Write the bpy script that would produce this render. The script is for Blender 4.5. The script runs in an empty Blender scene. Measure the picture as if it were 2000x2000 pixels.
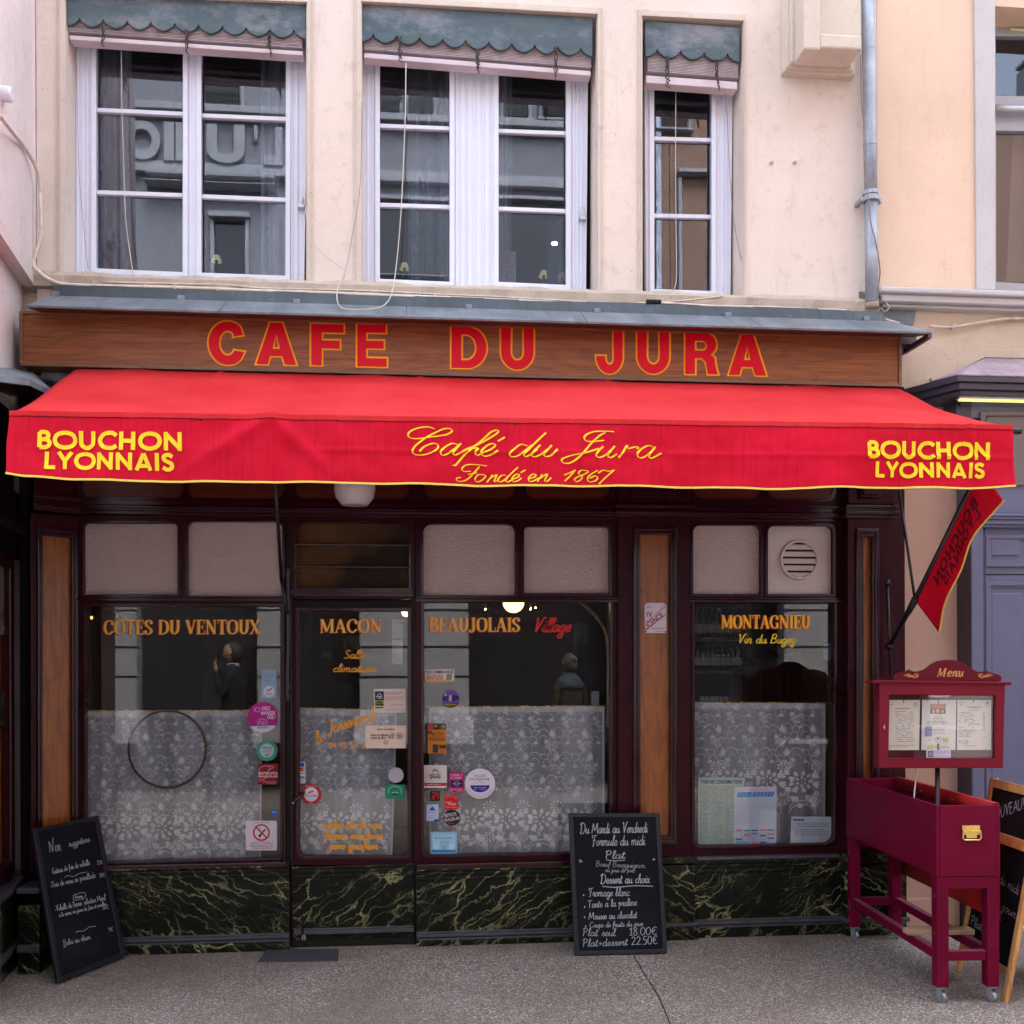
import bpy, bmesh, math, random
from mathutils import Vector, Matrix, noise
from mathutils.geometry import tessellate_polygon
R = math.radians
sc = bpy.context.scene
COL = sc.collection
random.seed(7)

# ------------------------------------------------------------------ camera
F, CX, HY, H = 2000.0, 1000.0, 1300.0, 1.6      # focal length in px of a 2000 px picture, principal point, eye height
THETA, RHO = R(5.6), -0.0035
CAM = Vector((0, -5.88, H))
FWD = Vector((math.sin(THETA), math.cos(THETA), 0))
RT0 = Vector((math.cos(THETA), -math.sin(THETA), 0)); UP0 = Vector((0, 0, 1))
RT = RT0*math.cos(RHO) + UP0*math.sin(RHO)
UPV = UP0*math.cos(RHO) - RT0*math.sin(RHO)
cd = bpy.data.cameras.new('camera'); cam = bpy.data.objects.new('camera', cd); COL.objects.link(cam)
cd.sensor_width = 36; cd.sensor_fit = 'HORIZONTAL'; cd.lens = 36*F/2000
cd.shift_y = (HY-1000)/2000.0; cd.clip_start = 0.05; cd.clip_end = 500
M = Matrix((RT, UPV, -FWD)).transposed().to_4x4(); M.translation = CAM
cam.matrix_world = M
sc.camera = cam

# ------------------------------------------------------------------ light
world = bpy.data.worlds.new('World'); sc.world = world; world.use_nodes = True
wn, wl = world.node_tree.nodes, world.node_tree.links
sky = wn.new('ShaderNodeTexSky'); sky.sky_type = 'NISHITA'; sky.sun_disc = False
SUN_EL, SUN_AZ = R(54), R(18)
sky.sun_elevation = SUN_EL; sky.sun_rotation = SUN_AZ; sky.air_density = 1.0; sky.dust_density = 4.0; sky.ozone_density = 1.0
hs = wn.new('ShaderNodeHueSaturation'); hs.inputs['Saturation'].default_value = 0.42     # a veil of cloud whitens the blue
wl.new(sky.outputs[0], hs.inputs['Color']); wl.new(hs.outputs[0], wn['Background'].inputs[0])
wn['Background'].inputs[1].default_value = 0.15
sd = bpy.data.lights.new('sun', 'SUN'); sd.energy = 1.5; sd.angle = R(30); sd.color = (1, .97, .93)
sun = bpy.data.objects.new('sun', sd); COL.objects.link(sun)
sdir = Vector((math.sin(SUN_AZ)*math.cos(SUN_EL), math.cos(SUN_AZ)*math.cos(SUN_EL), math.sin(SUN_EL)))
sun.rotation_euler = sdir.to_track_quat('Z', 'Y').to_euler()
sc.view_settings.view_transform = 'Standard'; sc.view_settings.look = 'None'
sc.view_settings.exposure = 2.95; sc.view_settings.gamma = 1.0
sc.view_settings.use_curve_mapping = False
sc.cycles.max_bounces = 8; sc.cycles.transparent_max_bounces = 16; sc.cycles.use_denoising = True
sc.cycles.caustics_reflective = False; sc.cycles.caustics_refractive = False

# ------------------------------------------------------------------ geometry helpers
def ray(px, py):
    return FWD + RT*((px-CX)/F) + UPV*((HY-py)/F)
def pt(px, py, t): return CAM + ray(px, py)*t
class Pl:
    """a real plane in the scene; map() finds where the sight line of a measured picture point meets it"""
    def __init__(s, o, n, disp=None):
        s.o = Vector(o); s.n = Vector(n).normalized(); s.disp = disp
    def map(s, px, py, off=0.0):
        d = ray(px, py); t = (s.o + s.n*off - CAM).dot(s.n)/d.dot(s.n)
        p = CAM + d*t
        if s.disp: p = p + s.n*s.disp(p)
        return p
def W(y): return Pl((0, y, 0), (0, -1, 0))
def at(px, py, y): return W(y).map(px, py)
def ground(px, py):
    d = ray(px, py); return CAM + d*(-CAM.z/d.z)

WL = {}
def wloc(o): return WL.get(o.name, Vector((0, 0, 0))) if o else Vector((0, 0, 0))
def props(o, label=None, cat=None, group=None, kind=None):
    if label: o['label'] = label
    if cat: o['category'] = cat
    if group: o['group'] = group
    if kind: o['kind'] = kind
    return o
def thing(name, label, cat, loc=(0, 0, 0), group=None):
    o = bpy.data.objects.new(name, None); COL.objects.link(o)
    o.empty_display_size = .1
    o.location = loc; WL[o.name] = Vector(loc)
    return props(o, label, cat, group)

class G:
    def __init__(s): s.v = []; s.f = []; s.m = []
    def add(s, vs, fs, mi=0):
        b = len(s.v); s.v += [Vector(v) for v in vs]
        s.f += [[b+i for i in f] for f in fs]; s.m += [mi]*len(fs); return s
    def box(s, x0, x1, y0, y1, z0, z1, mi=0):
        vs = [(x, y, z) for z in (z0, z1) for y in (y0, y1) for x in (x0, x1)]
        return s.add(vs, [(0,2,3,1),(4,5,7,6),(0,1,5,4),(2,6,7,3),(0,4,6,2),(1,3,7,5)], mi)
    def obox(s, o, a, b, c, mi=0):
        """box from a corner and three edge vectors"""
        o, a, b, c = map(Vector, (o, a, b, c))
        vs = [o, o+a, o+a+b, o+b, o+c, o+a+c, o+a+b+c, o+b+c]
        fs = [(0,3,2,1),(4,5,6,7),(0,1,5,4),(1,2,6,5),(2,3,7,6),(3,0,4,7)]
        if a.cross(b).dot(c) < 0: fs = [f[::-1] for f in fs]
        return s.add(vs, fs, mi)
    def bar(s, p, q, w, h, up=(0, 0, 1), mi=0):
        p, q = Vector(p), Vector(q); d = q-p; up = Vector(up)
        sd_ = d.cross(up).normalized(); u2 = sd_.cross(d).normalized()
        return s.obox(p - sd_*w/2 - u2*h/2, d, sd_*w, u2*h, mi)
    def flat(s, pl, poly, holes=(), off=0.0, mi=0):
        loops = [[pl.map(x, y, off) for x, y in l] for l in [poly]+list(holes)]
        tr = tessellate_polygon(loops); vs = sum(loops, [])
        fs = []
        for t in tr:
            a, b, c = (vs[i] for i in t)
            fs.append(t if (b-a).cross(c-a).dot(pl.n) > 0 else t[::-1])
        return s.add(vs, fs, mi)
    def plate(s, pl, poly, holes=(), off=0.0, th=0.03, mi=0, bev=0.0):
        """polygon (picture points) on a plane, given real thickness backwards"""
        loops = [[pl.map(x, y, off) for x, y in l] for l in [poly]+list(holes)]
        return s.plate3(loops, pl.n, th, mi)
    def plate3(s, loops, n, th, mi=0):
        n = Vector(n)
        tr = tessellate_polygon(loops); vs = sum(loops, []); N = len(vs)
        back = [v - n*th for v in vs]; fs = []
        for t in tr:
            a, b, c = (vs[i] for i in t)
            t = t if (b-a).cross(c-a).dot(n) > 0 else t[::-1]
            fs.append(t); fs.append([i+N for i in t[::-1]])
        k = 0
        for li, l in enumerate(loops):
            m = len(l)
            ar = Vector((0, 0, 0))
            for i in range(m): ar += l[i].cross(l[(i+1) % m])
            ccw = ar.dot(n) > 0
            if li > 0: ccw = not ccw
            for i in range(m):
                a, b = k+i, k+(i+1) % m
                fs.append((a, a+N, b+N, b) if ccw else (b, b+N, a+N, a))
            k += m
        return s.add(vs+back, fs, mi)
    def tube(s, pts, r, n=8, mi=0, caps=True):
        pts = [Vector(p) for p in pts]; rs = r if isinstance(r, (list, tuple)) else [r]*len(pts)
        ring = []; up = None
        for i, p in enumerate(pts):
            d = (pts[min(i+1, len(pts)-1)] - pts[max(i-1, 0)]).normalized()
            if up is None:
                up = d.orthogonal().normalized()
            up = (up - d*up.dot(d)).normalized(); sd_ = d.cross(up)
            ring.append([p + (up*math.cos(2*math.pi*k/n) + sd_*math.sin(2*math.pi*k/n))*rs[i] for k in range(n)])
        vs = sum(ring, []); fs = []
        for i in range(len(pts)-1):
            for k in range(n):
                a, b = i*n+k, i*n+(k+1) % n
                fs.append((a, b, b+n, a+n))
        if caps: fs.append(list(range(n))[::-1]); fs.append([len(vs)-n+k for k in range(n)])
        return s.add(vs, fs, mi)
    def lathe(s, o, prof, n=24, axis=(0, 0, 1), mi=0):
        """prof: (radius, height) pairs"""
        o = Vector(o); ax = Vector(axis).normalized(); u = ax.orthogonal().normalized(); w = ax.cross(u)
        vs = [o + ax*h + (u*math.cos(2*math.pi*k/n)+w*math.sin(2*math.pi*k/n))*r for r, h in prof for k in range(n)]
        fs = []
        for i in range(len(prof)-1):
            for k in range(n):
                a, b = i*n+k, i*n+(k+1) % n
                fs.append((a, b, b+n, a+n))
        return s.add(vs, fs, mi)
    def ribbon(s, pl, pts, ws, off=0.0, mi=0):
        L, Rr = [], []
        n = len(pts)
        for i in range(n):
            a, b = pts[max(i-1, 0)], pts[min(i+1, n-1)]
            dx, dy = b[0]-a[0], b[1]-a[1]; l = math.hypot(dx, dy) or 1
            w = ws[i]/2; x, y = pts[i]
            L.append(pl.map(x-dy/l*w, y+dx/l*w, off)); Rr.append(pl.map(x+dy/l*w, y-dx/l*w, off))
        return s.add(L+Rr, [(i, i+1, n+i+1, n+i) for i in range(n-1)], mi)
    def build(s, name, mats, parent=None, smooth=False, kind=None, label=None, cat=None, group=None, loc=None, bevel=0, shade_angle=None, solid=0):
        if not isinstance(mats, (list, tuple)): mats = [mats]
        if parent is None and loc is None and s.v:
            xs = [v.x for v in s.v]; ys = [v.y for v in s.v]; zs = [v.z for v in s.v]
            loc = Vector(((min(xs)+max(xs))/2, (min(ys)+max(ys))/2, min(zs)))
        base = Vector(loc) if parent is None else wloc(parent)
        me = bpy.data.meshes.new(name)
        me.from_pydata([v-base for v in s.v], [], s.f)
        for m in mats: me.materials.append(m)
        me.polygons.foreach_set('material_index', s.m)
        if smooth: me.polygons.foreach_set('use_smooth', [True]*len(me.polygons))
        me.update()
        o = bpy.data.objects.new(name, me); COL.objects.link(o)
        if parent is None: o.location = base
        else: o.parent = parent
        WL[o.name] = base
        if bevel:
            b = o.modifiers.new('bevel', 'BEVEL'); b.width = bevel; b.segments = 2; b.limit_method = 'ANGLE'; b.angle_limit = R(40)
        if solid:
            b = o.modifiers.new('thickness', 'SOLIDIFY'); b.thickness = solid; b.offset = 0
        if shade_angle:
            try: me.set_sharp_from_angle(angle=R(shade_angle))
            except Exception: pass
        return props(o, label, cat, group, kind)

def arc(cx, cy, rx, ry, a0, a1, n=10):
    return [(cx+rx*math.cos(R(a0+(a1-a0)*i/n)), cy+ry*math.sin(R(a0+(a1-a0)*i/n))) for i in range(n+1)]
def rr(x0, y0, x1, y1, r=8, n=6, c='1111', k=None):
    """rounded rectangle in picture coordinates; c = which corners round: tl tr br bl; k = slope of the horizontal edges"""
    out = []
    for (cx, cy, a, on, sx, sy) in ((x0, y0, 180, c[0], 1, 1), (x1, y0, 270, c[1], -1, 1), (x1, y1, 0, c[2], -1, -1), (x0, y1, 90, c[3], 1, -1)):
        if on == '0': out.append((cx, cy))
        else: out += arc(cx+sx*r, cy+sy*r, r, r, a, a+90, n)
    if k is not None:
        out = [(x, y + (x-x0)*(k[0]+(k[1]-k[0])*(y-y0)/(y1-y0))) for x, y in out]
    return out
def rect(x0, y0, x1, y1): return [(x0, y0), (x1, y0), (x1, y1), (x0, y1)]
def circ(cx, cy, r, n=32, ry=None): return arc(cx, cy, r, ry or r, 0, 360, n)[:-1]
def crom(P, sub=6, closed=False):
    if len(P) < 3: 
        return [(P[0][0]+(P[1][0]-P[0][0])*i/sub, P[0][1]+(P[1][1]-P[0][1])*i/sub) for i in range(sub+1)]
    Q = [(2*P[0][0]-P[1][0], 2*P[0][1]-P[1][1])]+list(P)+[(2*P[-1][0]-P[-2][0], 2*P[-1][1]-P[-2][1])]
    out = []
    for i in range(1, len(Q)-2):
        for k in range(sub):
            t = k/sub; t2, t3 = t*t, t*t*t
            out.append(tuple(.5*((2*Q[i][j])+(-Q[i-1][j]+Q[i+1][j])*t+(2*Q[i-1][j]-5*Q[i][j]+4*Q[i+1][j]-Q[i+2][j])*t2+(-Q[i-1][j]+3*Q[i][j]-3*Q[i+1][j]+Q[i+2][j])*t3) for j in (0, 1)))
    out.append(tuple(P[-1])); return out
def crom3(P, sub=6):
    P = [Vector(p) for p in P]
    Q = [P[0]*2-P[1]]+P+[P[-1]*2-P[-2]]; out = []
    for i in range(1, len(Q)-2):
        for k in range(sub):
            t = k/sub
            out.append(.5*((2*Q[i])+(-Q[i-1]+Q[i+1])*t+(2*Q[i-1]-5*Q[i]+4*Q[i+1]-Q[i+2])*t*t+(-Q[i-1]+3*Q[i]-3*Q[i+1]+Q[i+2])*t**3))
    out.append(P[-1]); return out

# ------------------------------------------------------------------ lettering: strokes drawn by hand, and outlines
def nibw(pts, thin, thick, ang=90):
    """pen widths along a stroke: thick where it runs in direction ang (picture degrees)"""
    ws = []; n = len(pts); ca, sa = math.cos(R(ang)), math.sin(R(ang))
    for i in range(n):
        a, b = pts[max(i-1, 0)], pts[min(i+1, n-1)]
        dx, dy = b[0]-a[0], b[1]-a[1]; l = math.hypot(dx, dy) or 1
        c = abs(dx*ca+dy*sa)/l
        ws.append(thin+(thick-thin)*c*c)
    return ws
HAND = {  # advance, strokes; x height .5, cap height 1
'a': (.54, [[(.42,.42),(.25,.5),(.06,.3),(.08,.05),(.22,0),(.38,.2),(.44,.48)], [(.44,.48),(.38,.1),(.46,0),(.58,.12)]]),
'b': (.48, [[(0,.1),(.2,.6),(.26,.95),(.17,.95),(.12,.4),(.12,.05),(.25,0),(.4,.15),(.38,.4),(.25,.46),(.14,.32)]]),
'c': (.42, [[(.38,.4),(.28,.5),(.08,.35),(.06,.1),(.2,0),(.45,.14)]]),
'd': (.56, [[(.42,.42),(.25,.5),(.06,.3),(.08,.05),(.22,0),(.38,.2),(.48,1)], [(.48,1),(.4,.1),(.47,0),(.6,.12)]]),
'e': (.42, [[(.04,.16),(.3,.26),(.34,.42),(.22,.5),(.06,.3),(.08,.06),(.22,0),(.44,.14)]]),
'f': (.34, [[(0,.1),(.2,.5),(.34,.92),(.24,1),(.14,.6),(.08,-.3),(0,-.42)], [(.02,.44),(.34,.5)]]),
'g': (.54, [[(.42,.42),(.25,.5),(.06,.3),(.08,.05),(.22,0),(.38,.2),(.44,.48)], [(.44,.48),(.4,-.3),(.2,-.45),(.08,-.3),(.3,-.08),(.56,.12)]]),
'h': (.52, [[(0,.1),(.2,.6),(.26,.95),(.16,.9),(.1,.4),(.08,0)], [(.1,.3),(.26,.5),(.36,.42),(.34,.06),(.44,0),(.54,.12)]]),
'i': (.28, [[(0,.12),(.12,.5),(.1,.08),(.18,0),(.3,.12)], [(.16,.7),(.18,.76)]]),
'j': (.28, [[(0,.12),(.14,.5),(.12,-.3),(0,-.42),(-.06,-.3),(.1,-.1),(.28,.12)], [(.18,.7),(.2,.76)]]),
'l': (.27, [[(0,.1),(.2,.6),(.26,.96),(.14,.95),(.08,.3),(.1,.03),(.18,0),(.3,.12)]]),
'm': (.78, [[(0,.3),(.08,.48),(.06,0)], [(.08,.3),(.22,.5),(.32,.42),(.3,0)], [(.32,.3),(.46,.5),(.58,.42),(.56,.06),(.64,0),(.78,.12)]]),
'n': (.54, [[(0,.3),(.08,.48),(.06,0)], [(.08,.3),(.24,.5),(.36,.42),(.34,.06),(.42,0),(.56,.12)]]),
'o': (.48, [[(.3,.48),(.12,.42),(.05,.18),(.18,0),(.36,.12),(.38,.36),(.28,.48),(.36,.4),(.5,.42)]]),
'p': (.5, [[(0,.3),(.12,.5),(.08,-.45)], [(.1,.3),(.26,.5),(.4,.36),(.34,.08),(.2,0),(.1,.1)]]),
'q': (.5, [[(.4,.42),(.22,.5),(.06,.3),(.08,.05),(.22,0),(.38,.2),(.42,.48)], [(.42,.48),(.38,-.45)]]),
'r': (.4, [[(0,.12),(.12,.52),(.16,.42),(.3,.46),(.24,.1),(.3,0),(.42,.12)]]),
's': (.38, [[(0,.1),(.16,.36),(.22,.52),(.32,.2),(.24,0),(.06,.04)], [(.24,0),(.4,.12)]]),
't': (.34, [[(0,.12),(.18,.5),(.22,.85)], [(.22,.85),(.12,.1),(.2,0),(.36,.12)], [(.02,.56),(.36,.6)]]),
'u': (.54, [[(0,.2),(.1,.48),(.06,.1),(.16,0),(.32,.15),(.42,.46)], [(.42,.46),(.38,.08),(.46,0),(.58,.12)]]),
'v': (.46, [[(0,.36),(.1,.48),(.14,.1),(.2,0),(.36,.2),(.38,.48),(.48,.42)]]),
'x': (.44, [[(0,.4),(.1,.48),(.3,.02),(.42,.1)], [(.38,.48),(.02,0)]]),
'y': (.5, [[(0,.3),(.1,.48),(.08,.1),(.18,.02),(.34,.2),(.4,.46)], [(.4,.46),(.34,-.3),(.16,-.45),(.06,-.3),(.3,-.06),(.52,.12)]]),
'z': (.4, [[(.04,.46),(.34,.46),(.04,0),(.38,.04)]]),
'A': (.8, [[(0,0),(.2,.4),(.42,1)], [(.42,1),(.58,.4),(.66,0)], [(.14,.36),(.62,.38)]]),
'B': (.66, [[(.1,1),(.08,.5),(.04,0)], [(0,.9),(.3,1.02),(.5,.8),(.3,.54),(.12,.52)], [(.2,.53),(.54,.4),(.48,.08),(.2,0),(0,.04)]]),
'C': (.72, [[(.62,.8),(.5,1),(.2,.9),(.02,.5),(.1,.08),(.34,0),(.64,.2)]]),
'D': (.84, [[(.16,1),(.14,.5),(.1,.02)], [(0,.1),(.1,-.02),(.46,.02),(.72,.4),(.62,.86),(.3,1.05),(.04,.95),(-.02,.8)]]),
'F': (.6, [[(.3,.96),(.26,.5),(.2,0),(.04,-.06)], [(0,.72),(.02,.98),(.3,.98),(.66,1.04)], [(.1,.5),(.46,.54)]]),
'G': (.76, [[(.6,.82),(.46,1),(.14,.84),(.02,.4),(.16,.02),(.42,.06),(.56,.4)], [(.34,.42),(.6,.42),(.54,-.04)]]),
'J': (.52, [[(.2,.96),(.6,1)], [(.46,.98),(.36,.4),(.22,-.1),(.06,-.2),(0,-.04),(.14,.04)]]),
'M': (.98, [[(0,0),(.14,.98)], [(.14,.98),(.3,.5),(.42,.24)], [(.42,.24),(.56,.5),(.76,1)], [(.76,1),(.8,.5),(.86,0)]]),
'N': (.84, [[(.06,0),(.06,.5),(.02,.9)], [(.02,.9),(.3,.5),(.5,.02)], [(.5,.02),(.58,.6),(.72,1.15)]]),
'O': (.8, [[(.4,1),(.1,.8),(.04,.3),(.3,0),(.62,.2),(.7,.66),(.42,1)]]),
'P': (.62, [[(.14,.98),(.12,.5),(.08,0)], [(0,.86),(.26,1.04),(.5,.84),(.38,.54),(.14,.46)]]),
'R': (.7, [[(.14,.98),(.12,.5),(.08,0)], [(0,.86),(.26,1.04),(.5,.84),(.38,.56),(.14,.48)], [(.24,.5),(.44,.2),(.66,0)]]),
'S': (.56, [[(.46,.84),(.3,1),(.08,.84),(.16,.58),(.38,.42),(.36,.1),(.14,0),(0,.14)]]),
'T': (.66, [[(.34,.96),(.3,.5),(.26,0)], [(0,.88),(.1,1),(.4,.96),(.7,1.04)]]),
'U': (.74, [[(.06,1),(.04,.4),(.14,.02),(.4,.04),(.58,.4),(.64,1)]]),
'V': (.7, [[(0,.9),(.1,1),(.2,.5),(.28,0)], [(.28,0),(.42,.5),(.6,1.0),(.78,1.02)]]),
'E': (.62, [[(.5,.94),(.14,1),(.1,.5),(.08,0),(.5,.04)], [(.1,.52),(.42,.54)]]),
'0': (.6, [[(.3,1),(.08,.8),(.04,.3),(.24,0),(.46,.2),(.5,.7),(.3,1)]]),
'1': (.4, [[(.02,.7),(.24,1)], [(.24,1),(.2,.5),(.18,0)], [(.04,0),(.34,.02)]]),
'2': (.6, [[(.04,.78),(.2,1),(.42,.84),(.36,.5),(.04,.04)], [(.04,.04),(.5,.06)]]),
'3': (.56, [[(.06,.9),(.3,1),(.42,.8),(.2,.56),(.44,.4),(.4,.08),(.18,0),(.02,.12)]]),
'4': (.6, [[(.34,1),(.04,.36),(.5,.38)], [(.38,.6),(.34,0)]]),
'5': (.56, [[(.46,.98),(.12,.96),(.1,.56),(.34,.58),(.44,.34),(.3,.02),(.04,.06)]]),
'6': (.56, [[(.42,.96),(.16,.7),(.04,.3),(.18,0),(.42,.12),(.38,.42),(.1,.36)]]),
'7': (.56, [[(.04,.94),(.48,.98)], [(.48,.98),(.3,.5),(.14,0)], [(.12,.5),(.42,.54)]]),
'8': (.58, [[(.42,.84),(.26,1),(.08,.82),(.2,.56),(.42,.36),(.38,.06),(.16,0),(.04,.2),(.22,.52),(.42,.8)]]),
'9': (.56, [[(.42,.6),(.2,.5),(.06,.74),(.22,1),(.42,.86),(.42,.5),(.3,0)]]),
'€': (.66, [[(.56,.86),(.36,1),(.12,.7),(.14,.2),(.36,0),(.58,.12)], [(0,.6),(.42,.62)], [(0,.42),(.38,.44)]]),
'+': (.5, [[(.06,.3),(.44,.32)], [(.25,.5),(.24,.1)]]),
'-': (.4, [[(.06,.28),(.34,.3)]]),
'.': (.2, [[(.04,0),(.1,.05)]]), ',': (.2, [[(.1,.06),(.02,-.12)]]),
'\'': (.18, [[(.1,1),(.06,.8)]]), '"': (.3, [[(.04,1),(.02,.8)], [(.16,1),(.14,.8)]]),
'!': (.24, [[(.14,1),(.08,.28)], [(.06,.02),(.08,.06)]]), ':': (.2, [[(.05,.06),(.08,.1)], [(.07,.38),(.1,.42)]]),
'•': (.4, [[(.08,.2),(.22,.24)], [(.1,.28),(.2,.3)], [(.1,.14),(.2,.16)]]),
}
for ch, b in (('é', 'e'), ('à', 'a'), ('è', 'e'), ('â', 'a')):
    a_, s_ = HAND[b]; HAND[ch] = (a_, s_+[[(.18,.62),(.34,.8)] if ch == 'é' else [(.16,.8),(.3,.64)]])
T_, H_ = .19, .07
def _sf(*xs): return [('w', .055, [(x-hw, y), (x+hw, y)]) for x, y, hw in xs]
SERIF = {
'C': (.72, [('n', [(.62,.66),(.6,.86),(.42,.96),(.2,.84),(.1,.5),(.2,.16),(.42,.04),(.64,.24)]), ('w', .06, [(.63,.62),(.63,.92)])]),
'O': (.78, [('n', [(.39,.965),(.16,.84),(.1,.5),(.16,.16),(.39,.035),(.62,.16),(.68,.5),(.62,.84),(.39,.965)])]),
'T': (.66, [('w', T_, [(.33,.96),(.33,.04)]), ('w', .08, [(.03,.96),(.63,.96)]), ('w', .05, [(.05,.98),(.05,.72)]), ('w', .05, [(.61,.98),(.61,.72)])]+_sf((.33,.03,.17))),
'E': (.62, [('w', T_, [(.17,.98),(.17,.02)]), ('w', .07, [(.04,.965),(.56,.965)]), ('w', .06, [(.17,.5),(.44,.5)]), ('w', .07, [(.04,.035),(.58,.035)]), ('w', .05, [(.55,.98),(.55,.74)]), ('w', .05, [(.44,.64),(.44,.36)]), ('w', .05, [(.57,.28),(.57,.02)])]),
'S': (.56, [('n', [(.48,.72),(.42,.92),(.24,.96),(.1,.8),(.14,.62),(.4,.4),(.46,.2),(.32,.04),(.12,.08),(.07,.28)]), ('w', .05, [(.49,.94),(.49,.7)]), ('w', .05, [(.06,.3),(.06,.06)])]),
'D': (.76, [('w', T_, [(.17,.98),(.17,.02)]), ('n', [(.1,.965),(.34,.965),(.58,.82),(.66,.5),(.58,.18),(.34,.035),(.1,.035)])]+_sf((.14,.965,.1),(.14,.035,.1))),
'U': (.76, [('n', [(.17,.98),(.17,.6),(.18,.22),(.36,.04),(.54,.2),(.6,.5),(.6,.98)])]+_sf((.17,.965,.13),(.6,.965,.11))),
'V': (.7, [('w', T_, [(.1,.97),(.36,.05)]), ('w', .08, [(.36,.05),(.6,.97)])]+_sf((.1,.965,.11),(.6,.965,.1))),
'N': (.8, [('w', .08, [(.14,.98),(.14,.02)]), ('w', T_, [(.14,.94),(.64,.06)]), ('w', .08, [(.64,.98),(.64,.02)])]+_sf((.12,.965,.11),(.14,.035,.11),(.64,.965,.11))),
'X': (.7, [('w', T_, [(.1,.97),(.58,.03)]), ('w', .08, [(.58,.97),(.1,.03)])]+_sf((.1,.965,.11),(.58,.965,.1),(.1,.035,.1),(.6,.035,.11))),
'M': (.94, [('w', .09, [(.12,.98),(.12,.02)]), ('w', T_, [(.14,.96),(.44,.1)]), ('w', .08, [(.44,.1),(.74,.96)]), ('w', T_, [(.78,.98),(.78,.02)])]+_sf((.12,.965,.1),(.12,.035,.11),(.78,.965,.12),(.78,.035,.15))),
'A': (.76, [('w', .08, [(.36,.98),(.1,.03)]), ('w', T_, [(.36,.96),(.62,.03)]), ('w', .06, [(.18,.34),(.54,.34)])]+_sf((.1,.035,.11),(.62,.035,.14))),
'B': (.66, [('w', T_, [(.17,.98),(.17,.02)]), ('n', [(.08,.965),(.34,.96),(.5,.84),(.48,.62),(.34,.53),(.17,.52)]), ('n', [(.17,.52),(.38,.5),(.56,.36),(.54,.14),(.36,.035),(.08,.035)])]),
'J': (.5, [('n', [(.3,.98),(.3,.5),(.29,.12),(.16,-.02),(.04,.06),(.05,.16)])]+_sf((.3,.965,.15))),
'L': (.58, [('w', T_, [(.17,.98),(.17,.02)]), ('w', .07, [(.04,.035),(.54,.035)]), ('w', .05, [(.53,.3),(.53,.02)])]+_sf((.17,.965,.14))),
'I': (.36, [('w', T_, [(.18,.98),(.18,.02)])]+_sf((.18,.965,.15),(.18,.035,.15))),
'G': (.78, [('n', [(.62,.66),(.6,.86),(.42,.96),(.2,.84),(.1,.5),(.2,.16),(.42,.04),(.62,.14)]), ('w', T_*.9, [(.62,.4),(.62,.04)]), ('w', .05, [(.46,.42),(.72,.42)]), ('w', .05, [(.64,.92),(.64,.64)])]),
' ': (.36, []),
}
def hand_layout(s, gap=0.0):
    x = 0; out = []
    for ch in s:
        if ch == ' ': x += .42; continue
        a, st = HAND.get(ch) or HAND.get(ch.lower()) or (.4, [])
        for k in st: out.append([(x+p[0], p[1]) for p in k])
        x += a+gap
    return x, out
def write(g, pl, s, x0, yb, h, w=None, wid=1.2, slant=.25, rot=0, thin=None, off=.0012, mi=0, width=None, sub=5, jit=0, gap=0.0, ang=105):
    """handwriting; h = cap height in picture units, width fits the line to that length"""
    tw, st = hand_layout(s, gap)
    sx = (width/tw) if width else h*(w or .9)
    c, sn = math.cos(R(rot)), math.sin(R(rot)); n = 0
    for k in st:
        P = []
        for (x, y) in crom(k, sub):
            X = x*sx + y*h*slant; Y = -y*h
            P.append((x0+X*c-Y*sn, yb+X*sn+Y*c))
        g.ribbon(pl, P, nibw(P, thin if thin else wid*.75, wid, ang), off+.00004*(n % 6), mi); n += 1
def serif(g, pl, s, x0, x1, yt, yb, off=.001, mi=0, tilt=0, k=1.0):
    tw = 0
    for ch in s: tw += SERIF['O' if ch == 'Ô' else ch][0]
    sx = (x1-x0)/tw; h = yb-yt; x = 0; n = 0
    for ch in s:
        base = 'O' if ch == 'Ô' else ch
        a, st = SERIF[base]
        st = list(st)
        if ch == 'Ô': st += [('w', .06, [(.24,1.1),(.4,1.26)]), ('w', .06, [(.4,1.26),(.56,1.1)])]
        for q in st:
            if q[0] == 'w':
                P = [(x+p[0], p[1]) for p in q[2]]; wd = q[1]
            else:
                P = crom([(x+p[0], p[1]) for p in q[1]], 5); wd = None
            PX = [(x0+p[0]*sx, yb-p[1]*h+(x0+p[0]*sx-x0)*tilt) for p in P]
            if wd is None: ws = nibw(PX, H_*h*k, T_*h*1.0*k, 90)
            else: ws = [wd*h*k]*len(PX)
            g.ribbon(pl, PX, ws, off+.00004*(n % 9), mi); n += 1
        x += a
_BF = {}
def bchar(ch, bold):
    k = (ch, bold)
    if k not in _BF:
        c = bpy.data.curves.new('glyph', 'FONT'); c.body = ch; c.size = 1; c.offset = bold; c.resolution_u = 4
        o = bpy.data.objects.new('glyph', c); COL.objects.link(o)
        me = o.to_mesh()
        vs = [(v.co.x, v.co.y) for v in me.vertices]; fs = [list(p.vertices) for p in me.polygons]
        o.to_mesh_clear(); bpy.data.objects.remove(o); bpy.data.curves.remove(c)
        xs = [v[0] for v in vs] or [0, .25]
        _BF[k] = (vs, fs, min(xs), max(xs))
    return _BF[k]
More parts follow.
